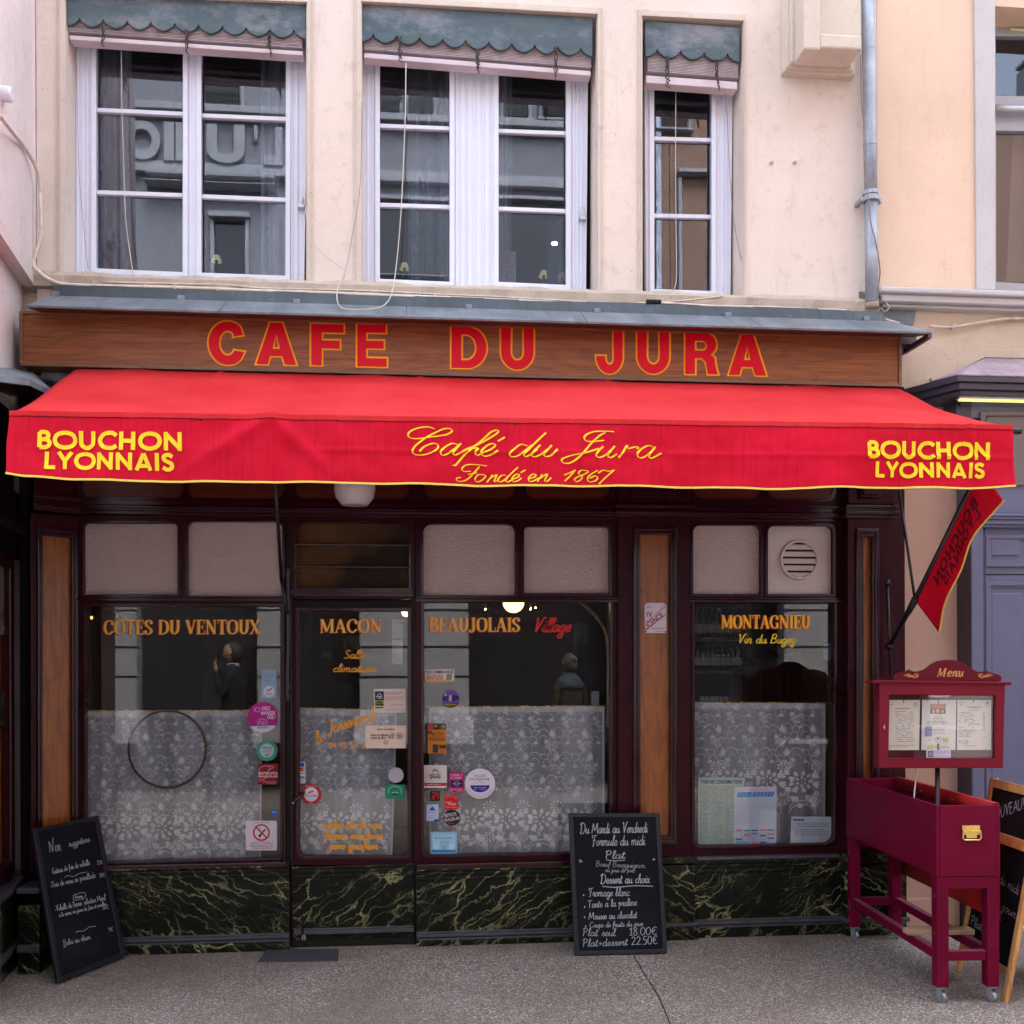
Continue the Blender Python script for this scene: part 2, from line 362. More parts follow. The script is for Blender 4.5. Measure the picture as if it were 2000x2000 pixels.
def sans(g, pl, s, x0, x1, yt, yb, bold=0.0, off=.001, mi=0, gap=.07, tilt=0, rot=0, mirror=False, caps=.7):
    """plain upright lettering fitted into a box; yb = baseline, yt = top of capitals"""
    x = 0; items = []
    for ch in s:
        if ch == ' ': x += .3; continue
        vs, fs, a, b = bchar(ch, bold)
        items.append((x-a, vs, fs)); x += b-a+gap
    tw = max(x-gap, .01); sx = (x1-x0)/tw; h = (yb-yt)/caps
    c, sn = math.cos(R(rot)), math.sin(R(rot))
    for i, (dx, vs, fs) in enumerate(items):
        V = []
        for vx, vy in vs:
            X = (vx+dx)*sx; Y = -(vy)*h
            if mirror: X = (x1-x0)-X
            V.append(pl.map(x0+X*c-Y*sn, yb+X*sn+Y*c+X*tilt, off+.00004*(i % 3)))
        F_ = [f[::-1] for f in fs] if mirror else fs
        g.add(V, F_, mi)
def dashes(g, pl, x0, y0, x1, y1, n, th=1.0, off=.0009, mi=0, dens=.85, center=False, seed=1):
    """lines of print too small to read"""
    rn = random.Random(seed)
    for i in range(n):
        y = y0+(y1-y0)*(i+.5)/n; x = x0; xe = x1 - rn.random()*(x1-x0)*.35
        if center: d = (x1-xe)/2; x = x0+d; xe = x1-d
        while x < xe:
            w = rn.uniform(2, 6)
            if rn.random() < dens:
                g.flat(pl, rect(x, y-th/2, min(x+w, xe), y+th/2), off=off, mi=mi)
            x += w+rn.uniform(.8, 1.6)
# ------------------------------------------------------------------ materials
def new_mat(name):
    m = bpy.data.materials.new(name); m.use_nodes = True
    nt = m.node_tree; return m, nt, nt.nodes['Principled BSDF'], nt.nodes, nt.links
def tc(nt, scale=(1, 1, 1), rot=(0, 0, 0), world=True):
    n = nt.nodes; l = nt.links
    a = n.new('ShaderNodeNewGeometry') if world else n.new('ShaderNodeTexCoord')
    mp = n.new('ShaderNodeMapping'); mp.inputs['Scale'].default_value = scale; mp.inputs['Rotation'].default_value = rot
    l.new(a.outputs['Position' if world else 'Object'], mp.inputs['Vector']); return mp.outputs[0]
def noise_(nt, vec, scale, detail=4, rough=.6, dist=0):
    t = nt.nodes.new('ShaderNodeTexNoise'); t.inputs['Scale'].default_value = scale; t.inputs['Detail'].default_value = detail
    t.inputs['Roughness'].default_value = rough; t.inputs['Distortion'].default_value = dist
    nt.links.new(vec, t.inputs['Vector']); return t.outputs['Fac']
def ramp(nt, fac, stops):
    r = nt.nodes.new('ShaderNodeValToRGB'); e = r.color_ramp.elements
    while len(e) < len(stops): e.new(.5)
    for i, (p, c) in enumerate(stops):
        e[i].position = p; e[i].color = (*c, 1) if len(c) == 3 else c
    nt.links.new(fac, r.inputs[0]); return r.outputs[0]
def mix(nt, fac, a, b, mode='MIX'):
    m = nt.nodes.new('ShaderNodeMix'); m.data_type = 'RGBA'; m.blend_type = mode
    for i, x in ((0, fac), (6, a), (7, b)):
        if isinstance(x, (int, float)): m.inputs[i].default_value = x
        elif isinstance(x, tuple): m.inputs[i].default_value = (*x, 1)
        else: nt.links.new(x, m.inputs[i])
    return m.outputs[2]
def bump(nt, b, h, st=.3, dist=.01, prev=None):
    n = nt.nodes.new('ShaderNodeBump'); n.inputs['Strength'].default_value = st; n.inputs['Distance'].default_value = dist
    nt.links.new(h, n.inputs['Height'])
    if prev: nt.links.new(prev, n.inputs['Normal'])
    nt.links.new(n.outputs[0], b.inputs['Normal']); return n.outputs[0]
def paint(name, col, rough=.5, var=.12, vs=6, bs=0, bst=.2, bd=.002, coat=0, metal=0, spec=.5, dirt=None, ds=3, scuff=0):
    m, nt, b, n, l = new_mat(name)
    v = tc(nt)
    f = noise_(nt, v, vs, 5, .65)
    c = ramp(nt, f, [(.3, tuple(x*(1-var) for x in col)), (.7, tuple(min(1, x*(1+var)) for x in col))])
    if dirt:
        f2 = noise_(nt, v, ds, 6, .7)
        c = mix(nt, ramp(nt, f2, [(.5, (0, 0, 0)), (.72, (1, 1, 1))]), c, dirt)
    if scuff:      # rubbed and scratched places
        f3 = noise_(nt, tc(nt, (6, 6, 26)), 2.4, 9, .8); c = mix(nt, ramp(nt, f3, [(.66, (0, 0, 0)), (.70, (scuff,)*3)]), c, tuple(min(1, x*1.6+.05) for x in col))
        f4 = noise_(nt, v, 2.5, 7, .7); c = mix(nt, ramp(nt, f4, [(.35, (.45, .45, .45)), (.6, (0, 0, 0))]), c, tuple(x*.6 for x in col))
    l.new(c, b.inputs['Base Color'])
    rr_ = nt.nodes.new('ShaderNodeMapRange'); rr_.inputs[3].default_value = max(0, rough-.08); rr_.inputs[4].default_value = min(1, rough+.12)
    l.new(f, rr_.inputs[0]); l.new(rr_.outputs[0], b.inputs['Roughness'])
    b.inputs['Metallic'].default_value = metal; b.inputs['Specular IOR Level'].default_value = spec
    if coat: b.inputs['Coat Weight'].default_value = coat; b.inputs['Coat Roughness'].default_value = .12
    if bs: bump(nt, b, noise_(nt, v, bs, 4, .6), bst, bd)
    return m
def plain(name, col, rough=.6, spec=.3):
    m, nt, b, n, l = new_mat(name); b.inputs['Base Color'].default_value = (*col, 1); b.inputs['Roughness'].default_value = rough
    b.inputs['Specular IOR Level'].default_value = spec; return m
def emit(name, col, st):
    m, nt, b, n, l = new_mat(name); b.inputs['Base Color'].default_value = (*col, 1)
    b.inputs['Emission Color'].default_value = (*col, 1); b.inputs['Emission Strength'].default_value = st; return m
def plaster(name, col, stain, crack=.5, bst=.35):
    m, nt, b, n, l = new_mat(name); v = tc(nt)
    big = noise_(nt, v, 1.3, 6, .62); med = noise_(nt, v, 9, 6, .7); fine = noise_(nt, v, 70, 4, .6)
    c = ramp(nt, big, [(.35, tuple(x*.93 for x in col)), (.68, tuple(min(1, x*1.04) for x in col))])
    streak = noise_(nt, tc(nt, (7, 7, .9)), 1.6, 6, .7)
    c = mix(nt, ramp(nt, streak, [(.58, (0, 0, 0)), (.82, (.5, .5, .5))]), c, stain)
    c = mix(nt, ramp(nt, med, [(.55, (0, 0, 0)), (.8, (.5, .5, .5))]), c, stain)
    pits = noise_(nt, v, 55, 3, .6)
    c = mix(nt, ramp(nt, pits, [(.66, (0, 0, 0)), (.74, (.5, .5, .5))]), c, tuple(x*.6 for x in stain))
    patch = noise_(nt, v, .8, 7, .7)
    c = mix(nt, ramp(nt, patch, [(.56, (0, 0, 0)), (.64, (.30, .30, .30))]), c, tuple(min(1, x*1.18) for x in col))
    # hairline cracks
    vo = nt.nodes.new('ShaderNodeTexVoronoi'); vo.feature = 'DISTANCE_TO_EDGE'; vo.inputs['Scale'].default_value = 1.1
    wv = nt.nodes.new('ShaderNodeVectorMath'); wv.operation = 'ADD'
    nn = nt.nodes.new('ShaderNodeTexNoise'); nn.inputs['Scale'].default_value = 3; nn.inputs['Detail'].default_value = 6; l.new(v, nn.inputs['Vector'])
    sc_ = nt.nodes.new('ShaderNodeVectorMath'); sc_.operation = 'SCALE'; sc_.inputs['Scale'].default_value = .9
    l.new(nn.outputs['Color'], sc_.inputs[0]); l.new(v, wv.inputs[0]); l.new(sc_.outputs[0], wv.inputs[1]); l.new(wv.outputs[0], vo.inputs['Vector'])
    cr = ramp(nt, vo.outputs['Distance'], [(.0, (1, 1, 1)), (.0035, (0, 0, 0))])
    gate = ramp(nt, noise_(nt, v, 1.7, 3, .5), [(.52, (0, 0, 0)), (.6, (1, 1, 1))])
    crk = mix(nt, 1.0, cr, gate, 'MULTIPLY')
    cf = nt.nodes.new('ShaderNodeMath'); cf.operation = 'MULTIPLY'; cf.inputs[1].default_value = crack; l.new(crk, cf.inputs[0])
    c = mix(nt, cf.outputs[0], c, tuple(x*.45 for x in stain))
    l.new(c, b.inputs['Base Color']); b.inputs['Roughness'].default_value = .88; b.inputs['Specular IOR Level'].default_value = .25
    hh = nt.nodes.new('ShaderNodeMath'); hh.operation = 'ADD'
    m2 = nt.nodes.new('ShaderNodeMath'); m2.operation = 'MULTIPLY'; m2.inputs[1].default_value = .45; l.new(fine, m2.inputs[0])
    l.new(med, hh.inputs[0]); l.new(m2.outputs[0], hh.inputs[1])
    bump(nt, b, hh.outputs[0], bst, .008)
    return m
def wood(name, dark, light, axis='x', scale=1.0, rough=.4, coat=.3, spec=.4):
    m, nt, b, n, l = new_mat(name)
    s = {'x': (1.5, 24, 46), 'z': (46, 24, 1.5)}[axis]
    v = tc(nt, tuple(k*scale for k in s))
    f1 = noise_(nt, v, 1.0, 5, .6, 1.6)
    # cathedral figure: nested long arches, bent by slow noise
    sw = nt.nodes.new('ShaderNodeTexNoise'); sw.inputs['Scale'].default_value = 1.0; sw.inputs['Detail'].default_value = 3
    l.new(tc(nt, tuple(k*scale for k in ({'x': (.7, 2, 3.0), 'z': (3.0, 2, .7)}[axis]))), sw.inputs['Vector'])
    w = nt.nodes.new('ShaderNodeMath'); w.operation = 'SINE'
    mm = nt.nodes.new('ShaderNodeMath'); mm.operation = 'MULTIPLY'; mm.inputs[1].default_value = 120; l.new(sw.outputs['Fac'], mm.inputs[0]); l.new(mm.outputs[0], w.inputs[0])
    wf = nt.nodes.new('ShaderNodeMapRange'); wf.inputs[1].default_value = -1; l.new(w.outputs[0], wf.inputs[0])
    f2 = noise_(nt, tc(nt, tuple(k*scale*4 for k in s)), 1.0, 3, .5)
    c = ramp(nt, f1, [(.3, dark), (.72, light)])
    c = mix(nt, .16, c, ramp(nt, wf.outputs[0], [(.0, tuple(x*.4 for x in dark)), (.45, light)]))
    c = mix(nt, ramp(nt, f2, [(.45, (0, 0, 0)), (.75, (.5, .5, .5))]), c, tuple(x*.5 for x in dark))
    l.new(c, b.inputs['Base Color']); b.inputs['Roughness'].default_value = rough; b.inputs['Coat Weight'].default_value = coat
    b.inputs['Coat Roughness'].default_value = .2; b.inputs['Specular IOR Level'].default_value = spec
    bump(nt, b, f2, .08, .001); return m
def marble(name, ang=-32):
    m, nt, b, n, l = new_mat(name)
    v = tc(nt, (1, 1, 1), (0, R(ang), 0))
    nn = nt.nodes.new('ShaderNodeTexNoise'); nn.inputs['Scale'].default_value = 3.2; nn.inputs['Detail'].default_value = 7; nn.inputs['Roughness'].default_value = .62; l.new(v, nn.inputs['Vector'])
    sb = nt.nodes.new('ShaderNodeVectorMath'); sb.operation = 'SCALE'; sb.inputs['Scale'].default_value = .24; l.new(nn.outputs['Color'], sb.inputs[0])
    ad = nt.nodes.new('ShaderNodeVectorMath'); ad.operation = 'ADD'; l.new(v, ad.inputs[0]); l.new(sb.outputs[0], ad.inputs[1])
    mp = nt.nodes.new('ShaderNodeMapping'); mp.inputs['Scale'].default_value = (2.6, 6, 13); l.new(ad.outputs[0], mp.inputs['Vector'])
    def veins(scale, w0, w1, seed):
        mp2 = nt.nodes.new('ShaderNodeMapping'); mp2.inputs['Location'].default_value = (seed, seed*.7, seed*1.3); l.new(mp.outputs[0], mp2.inputs['Vector'])
        vo = nt.nodes.new('ShaderNodeTexVoronoi'); vo.feature = 'DISTANCE_TO_EDGE'; vo.inputs['Scale'].default_value = scale; l.new(mp2.outputs[0], vo.inputs['Vector'])
        return ramp(nt, vo.outputs['Distance'], [(w0, (1, 1, 1)), (w1, (0, 0, 0))])
    a = veins(1.0, .002, .040, 0); b2 = veins(2.3, .001, .030, 4)
    gate = ramp(nt, noise_(nt, v, 2.4, 4, .6), [(.40, (0, 0, 0)), (.6, (1, 1, 1))])
    gate2 = ramp(nt, noise_(nt, tc(nt, (1, 1, 1), (0, 0, 0)), 3.7, 4, .6), [(.47, (0, 0, 0)), (.62, (1, 1, 1))])
    base = ramp(nt, noise_(nt, v, 5, 8, .75), [(.35, (.003, .004, .003)), (.6, (.009, .0115, .0075)), (.8, (.026, .030, .016))])
    col = ramp(nt, noise_(nt, v, 6, 4, .6), [(.35, (.15, .16, .075)), (.55, (.36, .35, .17)), (.75, (.50, .38, .17))])
    c = mix(nt, mix(nt, 1.0, a, gate, 'MULTIPLY'), base, col)
    c = mix(nt, mix(nt, .7, (0, 0, 0), mix(nt, 1.0, b2, gate2, 'MULTIPLY')), c, col)
    l.new(c, b.inputs['Base Color']); b.inputs['Roughness'].default_value = .3; b.inputs['Specular IOR Level'].default_value = .16
    return m
def glass(name, refl=.10, tint=(.92, .95, .95), rough=0.0, gcol=(1, 1, 1)):
    m = bpy.data.materials.new(name); m.use_nodes = True; nt = m.node_tree; nt.nodes.clear()
    o = nt.nodes.new('ShaderNodeOutputMaterial'); t = nt.nodes.new('ShaderNodeBsdfTransparent'); g = nt.nodes.new('ShaderNodeBsdfGlossy')
    t.inputs[0].default_value = (*tint, 1); g.inputs['Roughness'].default_value = rough; g.inputs[0].default_value = (*gcol, 1)
    fr = nt.nodes.new('ShaderNodeFresnel')      # same reflection from both faces of the sheet
    ge = nt.nodes.new('ShaderNodeNewGeometry'); mr = nt.nodes.new('ShaderNodeMapRange'); mr.inputs[3].default_value = 1.5; mr.inputs[4].default_value = 1/1.5
    nt.links.new(ge.outputs['Backfacing'], mr.inputs[0]); nt.links.new(mr.outputs[0], fr.inputs['IOR'])
    ad = nt.nodes.new('ShaderNodeMath'); ad.operation = 'ADD'; ad.use_clamp = True; ad.inputs[1].default_value = refl
    mx = nt.nodes.new('ShaderNodeMixShader')
    bp = nt.nodes.new('ShaderNodeBump'); bp.inputs['Strength'].default_value = .012; bp.inputs['Distance'].default_value = .02
    nt.links.new(noise_(nt, tc(nt), 1.6, 2, .5), bp.inputs['Height']); nt.links.new(bp.outputs[0], g.inputs['Normal'])
    nt.links.new(fr.outputs[0], ad.inputs[0]); nt.links.new(ad.outputs[0], mx.inputs[0]); nt.links.new(t.outputs[0], mx.inputs[1]); nt.links.new(g.outputs[0], mx.inputs[2])
    nt.links.new(mx.outputs[0], o.inputs[0]); return m
def net(name, col, opac, scale=0):
    m = bpy.data.materials.new(name); m.use_nodes = True; nt = m.node_tree; nt.nodes.clear()
    o = nt.nodes.new('ShaderNodeOutputMaterial'); t = nt.nodes.new('ShaderNodeBsdfTransparent'); d = nt.nodes.new('ShaderNodeBsdfDiffuse'); tr = nt.nodes.new('ShaderNodeBsdfTranslucent')
    d.inputs[0].default_value = (*col, 1); tr.inputs[0].default_value = (*col, 1)
    a = nt.nodes.new('ShaderNodeMixShader'); a.inputs[0].default_value = .3; nt.links.new(d.outputs[0], a.inputs[1]); nt.links.new(tr.outputs[0], a.inputs[2])
    mx = nt.nodes.new('ShaderNodeMixShader')
    if scale:
        f = noise_(nt, tc(nt, (1, 1, .35)), scale, 2, .7)
        r = ramp(nt, f, [(.3, (opac*.86,)*3), (.7, (min(1, opac*1.14),)*3)]); 
        fo = noise_(nt, tc(nt, (9, 1, .25)), 1.0, 3, .6); q = mix(nt, 1.0, r, ramp(nt, fo, [(.35, (.70, .70, .70)), (.62, (1, 1, 1))]), 'MULTIPLY'); nt.links.new(q, mx.inputs[0])  # soft vertical opacity bands stand in for the shading of folds
    else: mx.inputs[0].default_value = opac
    nt.links.new(t.outputs[0], mx.inputs[1]); nt.links.new(a.outputs[0], mx.inputs[2]); nt.links.new(mx.outputs[0], o.inputs[0]); return m
def canvas(name, col, fade, trans=.35, rib=.16):
    m, nt, b, n, l = new_mat(name); v = tc(nt)
    f = noise_(nt, v, 2.2, 5, .6)
    c = ramp(nt, f, [(.3, col), (.75, fade)])
    st = noise_(nt, tc(nt, (85, 1, 1.8)), 1.0, 7, .8)
    c = mix(nt, ramp(nt, st, [(.5, (0, 0, 0)), (.75, (rib, rib, rib))]), c, tuple(x*.45 for x in col))
    sp = noise_(nt, v, 14, 6, .75); c = mix(nt, ramp(nt, sp, [(.70, (0, 0, 0)), (.76, (.35, .35, .35))]), c, tuple(min(1, x+.12) for x in fade))
    l.new(c, b.inputs['Base Color']); b.inputs['Roughness'].default_value = .75; b.inputs['Specular IOR Level'].default_value = .25
    weave = noise_(nt, tc(nt, (1, 1, 1)), 420, 2, .5); bump(nt, b, weave, .12, .001)
    tr = n.new('ShaderNodeBsdfTranslucent'); l.new(c, tr.inputs[0])
    mx = n.new('ShaderNodeMixShader'); mx.inputs[0].default_value = trans
    out = n['Material Output']; l.new(b.outputs[0], mx.inputs[1]); l.new(tr.outputs[0], mx.inputs[2]); l.new(mx.outputs[0], out.inputs[0]); return m
def hammered(name, col, scale, st, rough=.35, var=.1, gl=None):
    m, nt, b, n, l = new_mat(name)
    v = tc(nt); f = noise_(nt, tc(nt, (1, 1, 1.7)), scale, 2, .5, .6)
    c = ramp(nt, noise_(nt, v, 1.5, 4, .6), [(.3, tuple(x*(1-var) for x in col)), (.7, col)])
    if gl: c = mix(nt, ramp(nt, noise_(nt, v, 2.0, 3, .5), [(.45, (0, 0, 0)), (.75, (1, 1, 1))]), c, gl)
    l.new(c, b.inputs['Base Color']); b.inputs['Roughness'].default_value = rough
    bump(nt, b, f, st, .014); return m
def pavement(name):
    m, nt, b, n, l = new_mat(name); v = tc(nt)
    vo = nt.nodes.new('ShaderNodeTexVoronoi'); vo.inputs['Scale'].default_value = 140; l.new(v, vo.inputs['Vector'])
    ve = nt.nodes.new('ShaderNodeTexVoronoi'); ve.feature = 'DISTANCE_TO_EDGE'; ve.inputs['Scale'].default_value = 140; l.new(v, ve.inputs['Vector'])
    sep = nt.nodes.new('ShaderNodeSeparateColor'); l.new(vo.outputs['Color'], sep.inputs[0])
    peb = ramp(nt, sep.outputs[0], [(0, (.16, .12, .095)), (.35, (.30, .245, .205)), (.65, (.45, .395, .35)), (.85, (.66, .62, .58)), (1, (.95, .93, .91))])
    c = mix(nt, ramp(nt, ve.outputs['Distance'], [(.03, (1, 1, 1)), (.12, (0, 0, 0))]), peb, (.10, .08, .07))
    big = noise_(nt, v, 1.1, 5, .6)
    c = mix(nt, ramp(nt, big, [(.35, (.8, .8, .8)), (.62, (0, 0, 0))]), c, mix(nt, .55, c, (.15, .115, .10)))
    gum = noise_(nt, v, 7, 2, .4); c = mix(nt, ramp(nt, gum, [(.70, (0, 0, 0)), (.725, (.6, .6, .6))]), c, (.10, .085, .075))
    wear = noise_(nt, tc(nt, (1, 1.6, 1)), .55, 5, .65); c = mix(nt, ramp(nt, wear, [(.42, (.45, .45, .45)), (.6, (0, 0, 0))]), c, (.17, .125, .10))
    st = noise_(nt, v, 3.5, 5, .7)
    c = mix(nt, ramp(nt, st, [(.62, (0, 0, 0)), (.75, (.35, .35, .35))]), c, (.45, .43, .44))
    l.new(c, b.inputs['Base Color']); b.inputs['Roughness'].default_value = .62; b.inputs['Specular IOR Level'].default_value = .4
    bump(nt, b, ve.outputs['Distance'], .5, .02); return m
def zincm(name, col=(.22, .27, .33)):
    m, nt, b, n, l = new_mat(name); v = tc(nt)
    f = noise_(nt, v, 4, 6, .7)
    c = ramp(nt, f, [(.3, tuple(x*.6 for x in col)), (.55, col), (.8, tuple(min(1, x*1.5) for x in col))])
    sp = noise_(nt, v, 38, 4, .7)
    c = mix(nt, ramp(nt, sp, [(.66, (0, 0, 0)), (.72, (.6, .6, .6))]), c, (.5, .52, .55))
    st = noise_(nt, tc(nt, (9, 1, 1)), 1.2, 6, .75); c = mix(nt, ramp(nt, st, [(.45, (0, 0, 0)), (.7, (.7, .7, .7))]), c, tuple(x*.45 for x in col))
    l.new(c, b.inputs['Base Color']); b.inputs['Metallic'].default_value = .35; b.inputs['Roughness'].default_value = .5
    bump(nt, b, f, .15, .01); return m

m_cafe = plaster('cafe_render', (.73, .628, .562), (.42, .32, .27))
m_cafe2 = plaster('cafe_moulding_render', (.63, .55, .47), (.34, .25, .19), bst=.5)
m_sill = plaster('sill_stone', (.50, .42, .35), (.22, .17, .14), bst=.9)
m_left = plaster('pink_render', (.72, .64, .63), (.5, .4, .38), bst=.5)
m_right = plaster('peach_render', (.74, .55, .42), (.6, .4, .28), crack=.1, bst=.3)
m_beige = plaster('beige_render', (.60, .48, .37), (.34, .26, .2), crack=.9, bst=.8)
m_pink2 = plaster('pink_ground_render', (.52, .34, .27), (.4, .25, .2), crack=.1, bst=.3)
m_stone = plaster('grey_stone', (.55, .53, .54), (.4, .38, .38), crack=.1, bst=.4)
m_white = paint('white_window_paint', (.72, .74, .86), .32, .03, 4, spec=.5)
m_pvcgrey = paint('grey_window_frame', (.36, .36, .40), .4, .05)
def weathered(name, base, pale):
    m, nt, b, n, l = new_mat(name); v = tc(nt, (1.2, 1, 4))
    c = ramp(nt, noise_(nt, v, 3, 6, .7), [(.3, tuple(x*.7 for x in base)), (.6, base)])
    c = mix(nt, ramp(nt, noise_(nt, tc(nt, (1, 1, 1.8)), 2.6, 7, .75), [(.5, (0, 0, 0)), (.66, (.75, .75, .75))]), c, pale)
    c = mix(nt, ramp(nt, noise_(nt, tc(nt, (6, 6, 30)), 2, 4, .7), [(.58, (0, 0, 0)), (.72, (.6, .6, .6))]), c, tuple(x*.45 for x in base))
    l.new(c, b.inputs['Base Color']); b.inputs['Roughness'].default_value = .75; bump(nt, b, noise_(nt, tc(nt, (6, 6, 40)), 2, 4, .7), .3, .003); return m
m_green = weathered('weathered_green_board', (.082, .125, .145), (.25, .25, .29))
m_greenedge = paint('dark_green_edge', (.03, .06, .06), .6)
m_slat = paint('blind_slat_paint', (.46, .38, .40), .55, .15, 20)
m_rail = paint('blind_rail_paint', (.60, .52, .56), .5, .06, 6)
m_chain = plain('rusty_chain', (.06, .045, .04), .6)
m_cord = plain('pale_cord', (.6, .55, .5), .7); m_dcord = plain('grey_cord', (.25, .2, .18), .7)
m_cable = paint('painted_cable', (.66, .56, .48), .7, .2, 15)
m_bcable = plain('brown_cable', (.13, .06, .035), .6)
m_zinc = zincm('zinc_sheet', (.045, .06, .072)); m_zincl = zincm('zinc_front', (.20, .235, .275)); m_pipe = zincm('zinc_downpipe', (.40, .45, .53))
m_sign = wood('sign_wood', (.17, .052, .018), (.34, .125, .045), 'x', .8, .42, .0, .3)
m_edge = wood('sign_edge_wood', (.13, .055, .03), (.26, .12, .07), 'x', 1.3, .5, .1)
m_panel = wood('varnished_wood_panel', (.16, .038, .005), (.38, .112, .014), 'z', 1.0, .26, .1, .4)
m_redwood = wood('dark_red_wood', (.055, .008, .003), (.11, .018, .006), 'x', .9, .4, .1, .2)
m_burg = paint('burgundy_gloss_paint', (.030, .0045, .0085), .28, .3, 3, 60, .06, .001, coat=0, spec=.10)
m_burg2 = paint('burgundy_gloss_moulding', (.026, .0035, .008), .16, .3, 3, coat=0, spec=.32)
m_black = paint('black_recess_paint', (.006, .002, .003), .6, .3, 5, spec=.15)
m_marble = marble('painted_dark_marble', -32); m_marble2 = marble('painted_dark_marble_rising', 36)
m_strip = paint('grey_plinth_strip', (.06, .056, .07), .35, .2, 8, spec=.4)
m_gap = plain('dark_gap', (.004, .002, .002), .6)
m_glass = glass('shop_glass', .015, (.9, .92, .9)); m_wglass = glass('double_glazing', .075, (.80, .84, .9), gcol=(.78, .86, 1)); m_cglass = glass('case_glass', .03)
m_net = net('lace_net', (.66, .68, .84), .50, 150); m_lace = net('lace_thread', (.92, .93, 1.0), .62); m_hem = net('lace_hem', (.72, .70, .78), .62)
m_sheer = net('sheer_drape', (.5, .55, .62), .45, 12)
m_frost = hammered('frosted_glass', (.50, .395, .385), 58, 1.0, .45)
m_frost2 = hammered('dark_cathedral_glass', (.035, .022, .015), 190, .9, .22, .3, (.20, .085, .02))
m_vent = paint('vent_plastic', (.50, .43, .42), .5, .05, 6)
m_red = canvas('red_canvas', (.68, .0, .022), (.84, .004, .045), .26, .5)
m_redtop = canvas('sun_bleached_red_canvas', (.60, .012, .020), (.74, .038, .042), .22, .16)
m_yel = plain('yellow_print', (.88, .62, .03), .7, .1); m_trim = plain('yellow_piping', (.85, .60, .12), .7)
m_darkprint = plain('shadow_print', (.12, .0, .01), .8)
m_sred = plain('sign_red_paint', (.64, .0, .018), .5, .2); m_syel = plain('sign_yellow_paint', (.92, .42, .012), .5, .2)
m_gold = plain('gold_lettering', (.70, .36, .05), .4, .3); m_goldr = plain('gold_lettering_red_shade', (.30, .010, .004), .5)
m_mont = plain('bright_gold_lettering', (.86, .40, .01), .4); m_red3 = plain('red_lettering', (.55, .012, .015), .5); m_yel2 = plain('yellow_script', (.70, .50, .03), .5)
m_ochre = plain('ochre_script', (.66, .27, .015), .5)
m_cart = paint('raspberry_paint', (.150, .0012, .024), .5, .12, 5, 14, .05, .002, spec=.12, dirt=(.16, .004, .034), ds=9, scuff=.6)
m_menu = paint('carmine_paint', (.18, .0015, .016), .4, .08, 4, spec=.25, scuff=.35); m_menud = paint('deep_carmine_paint', (.11, .0015, .010), .45, .08, 4, spec=.2)
m_cloth = paint('red_cloth', (.42, .003, .006), .7, .25, 8)
m_dust = paint('dusty_raspberry', (.25, .06, .09), .6, .25, 12)
m_brass = paint('brass', (.75, .55, .18), .25, .1, 8, metal=1); m_steel = paint('galvanised_caster', (.35, .38, .42), .4, .2, 20, metal=.6)
m_rubber = plain('black_rubber', (.02, .02, .02), .6); m_iron = paint('black_iron', (.010, .008, .010), .35, .2, 8)
m_pine = wood('pale_pine', (.5, .22, .07), (.72, .38, .14), 'z', 1.0, .45, .2); m_block = wood('raw_wood_block', (.42, .26, .15), (.6, .42, .28), 'x', 1.2, .8, 0)
m_board = paint('blackboard', (.006, .006, .009), .7, .35, 3, spec=.12, dirt=(.012, .012, .016), ds=2.5); m_bframe = paint('blackboard_frame', (.010, .011, .016), .45, .3, 6, spec=.3)
m_chalk = plain('chalk_white', (.36, .38, .42), .9, .1); m_chalkd = plain('chalk_faint', (.30, .31, .33), .9, .1)
m_pave = pavement('exposed_aggregate')
m_plate = paint('dark_threshold_plate', (.055, .055, .065), .5, .2, 9, 90, .2, .002)
m_purple = paint('lavender_door_paint', (.118, .122, .215), .42, .08, 3, 130, .08, .001); m_purpled = paint('dark_purple', (.055, .042, .068), .45, .1, 4)
m_pink_zinc = zincm('pinkish_canopy_sheet', (.42, .33, .40))
m_greyp = paint('grey_brown_panel', (.16, .13, .13), .5, .1, 3)
m_asphalt = paint('asphalt', (.06, .058, .058), .85, .25, 30, 80, .5, .01)
m_opal = paint('opal_glass_shade', (.62, .56, .6), .2, .05, 5); m_globe = emit('lit_globe', (1, .66, .26), .55); m_bulb = emit('lit_bulb', (1, .72, .40), 4)
m_tube = emit('lit_yellow_tube', (1, .82, .25), .15)
m_alu = paint('aluminium', (.55, .55, .58), .35, .05, 5, metal=.7)
PR = {}
def pr(r, g_, b_):
    """print colour from screen values"""
    k = (r, g_, b_)
    if k not in PR:
        lin = tuple((c/255)**2.2 for c in k); PR[k] = plain('print_%02x%02x%02x' % k, lin, .6)
    return PR[k]
# ------------------------------------------------------------------ ground, upper facades
WY = .10
XL, XR = at(75, 1300, WY).x, at(1716, 1300, WY).x
def zz(px, py, y): return at(px, py, y).z
def xx(px, y, py=1300): return at(px, py, y).x
g = G(); g.add([(-14, -7.2, 0), (14, -7.2, 0), (14, 6, 0), (-14, 6, 0)], [(0, 1, 2, 3)])
g.build('pavement', m_pave, kind='structure', label='exposed aggregate pavement in front of the cafe')
g = G(); g.add([(-80, -80, -.02), (80, -80, -.02), (80, 80, -.02), (-80, 80, -.02)], [(0, 1, 2, 3)])
g.build('ground', m_asphalt, kind='structure')
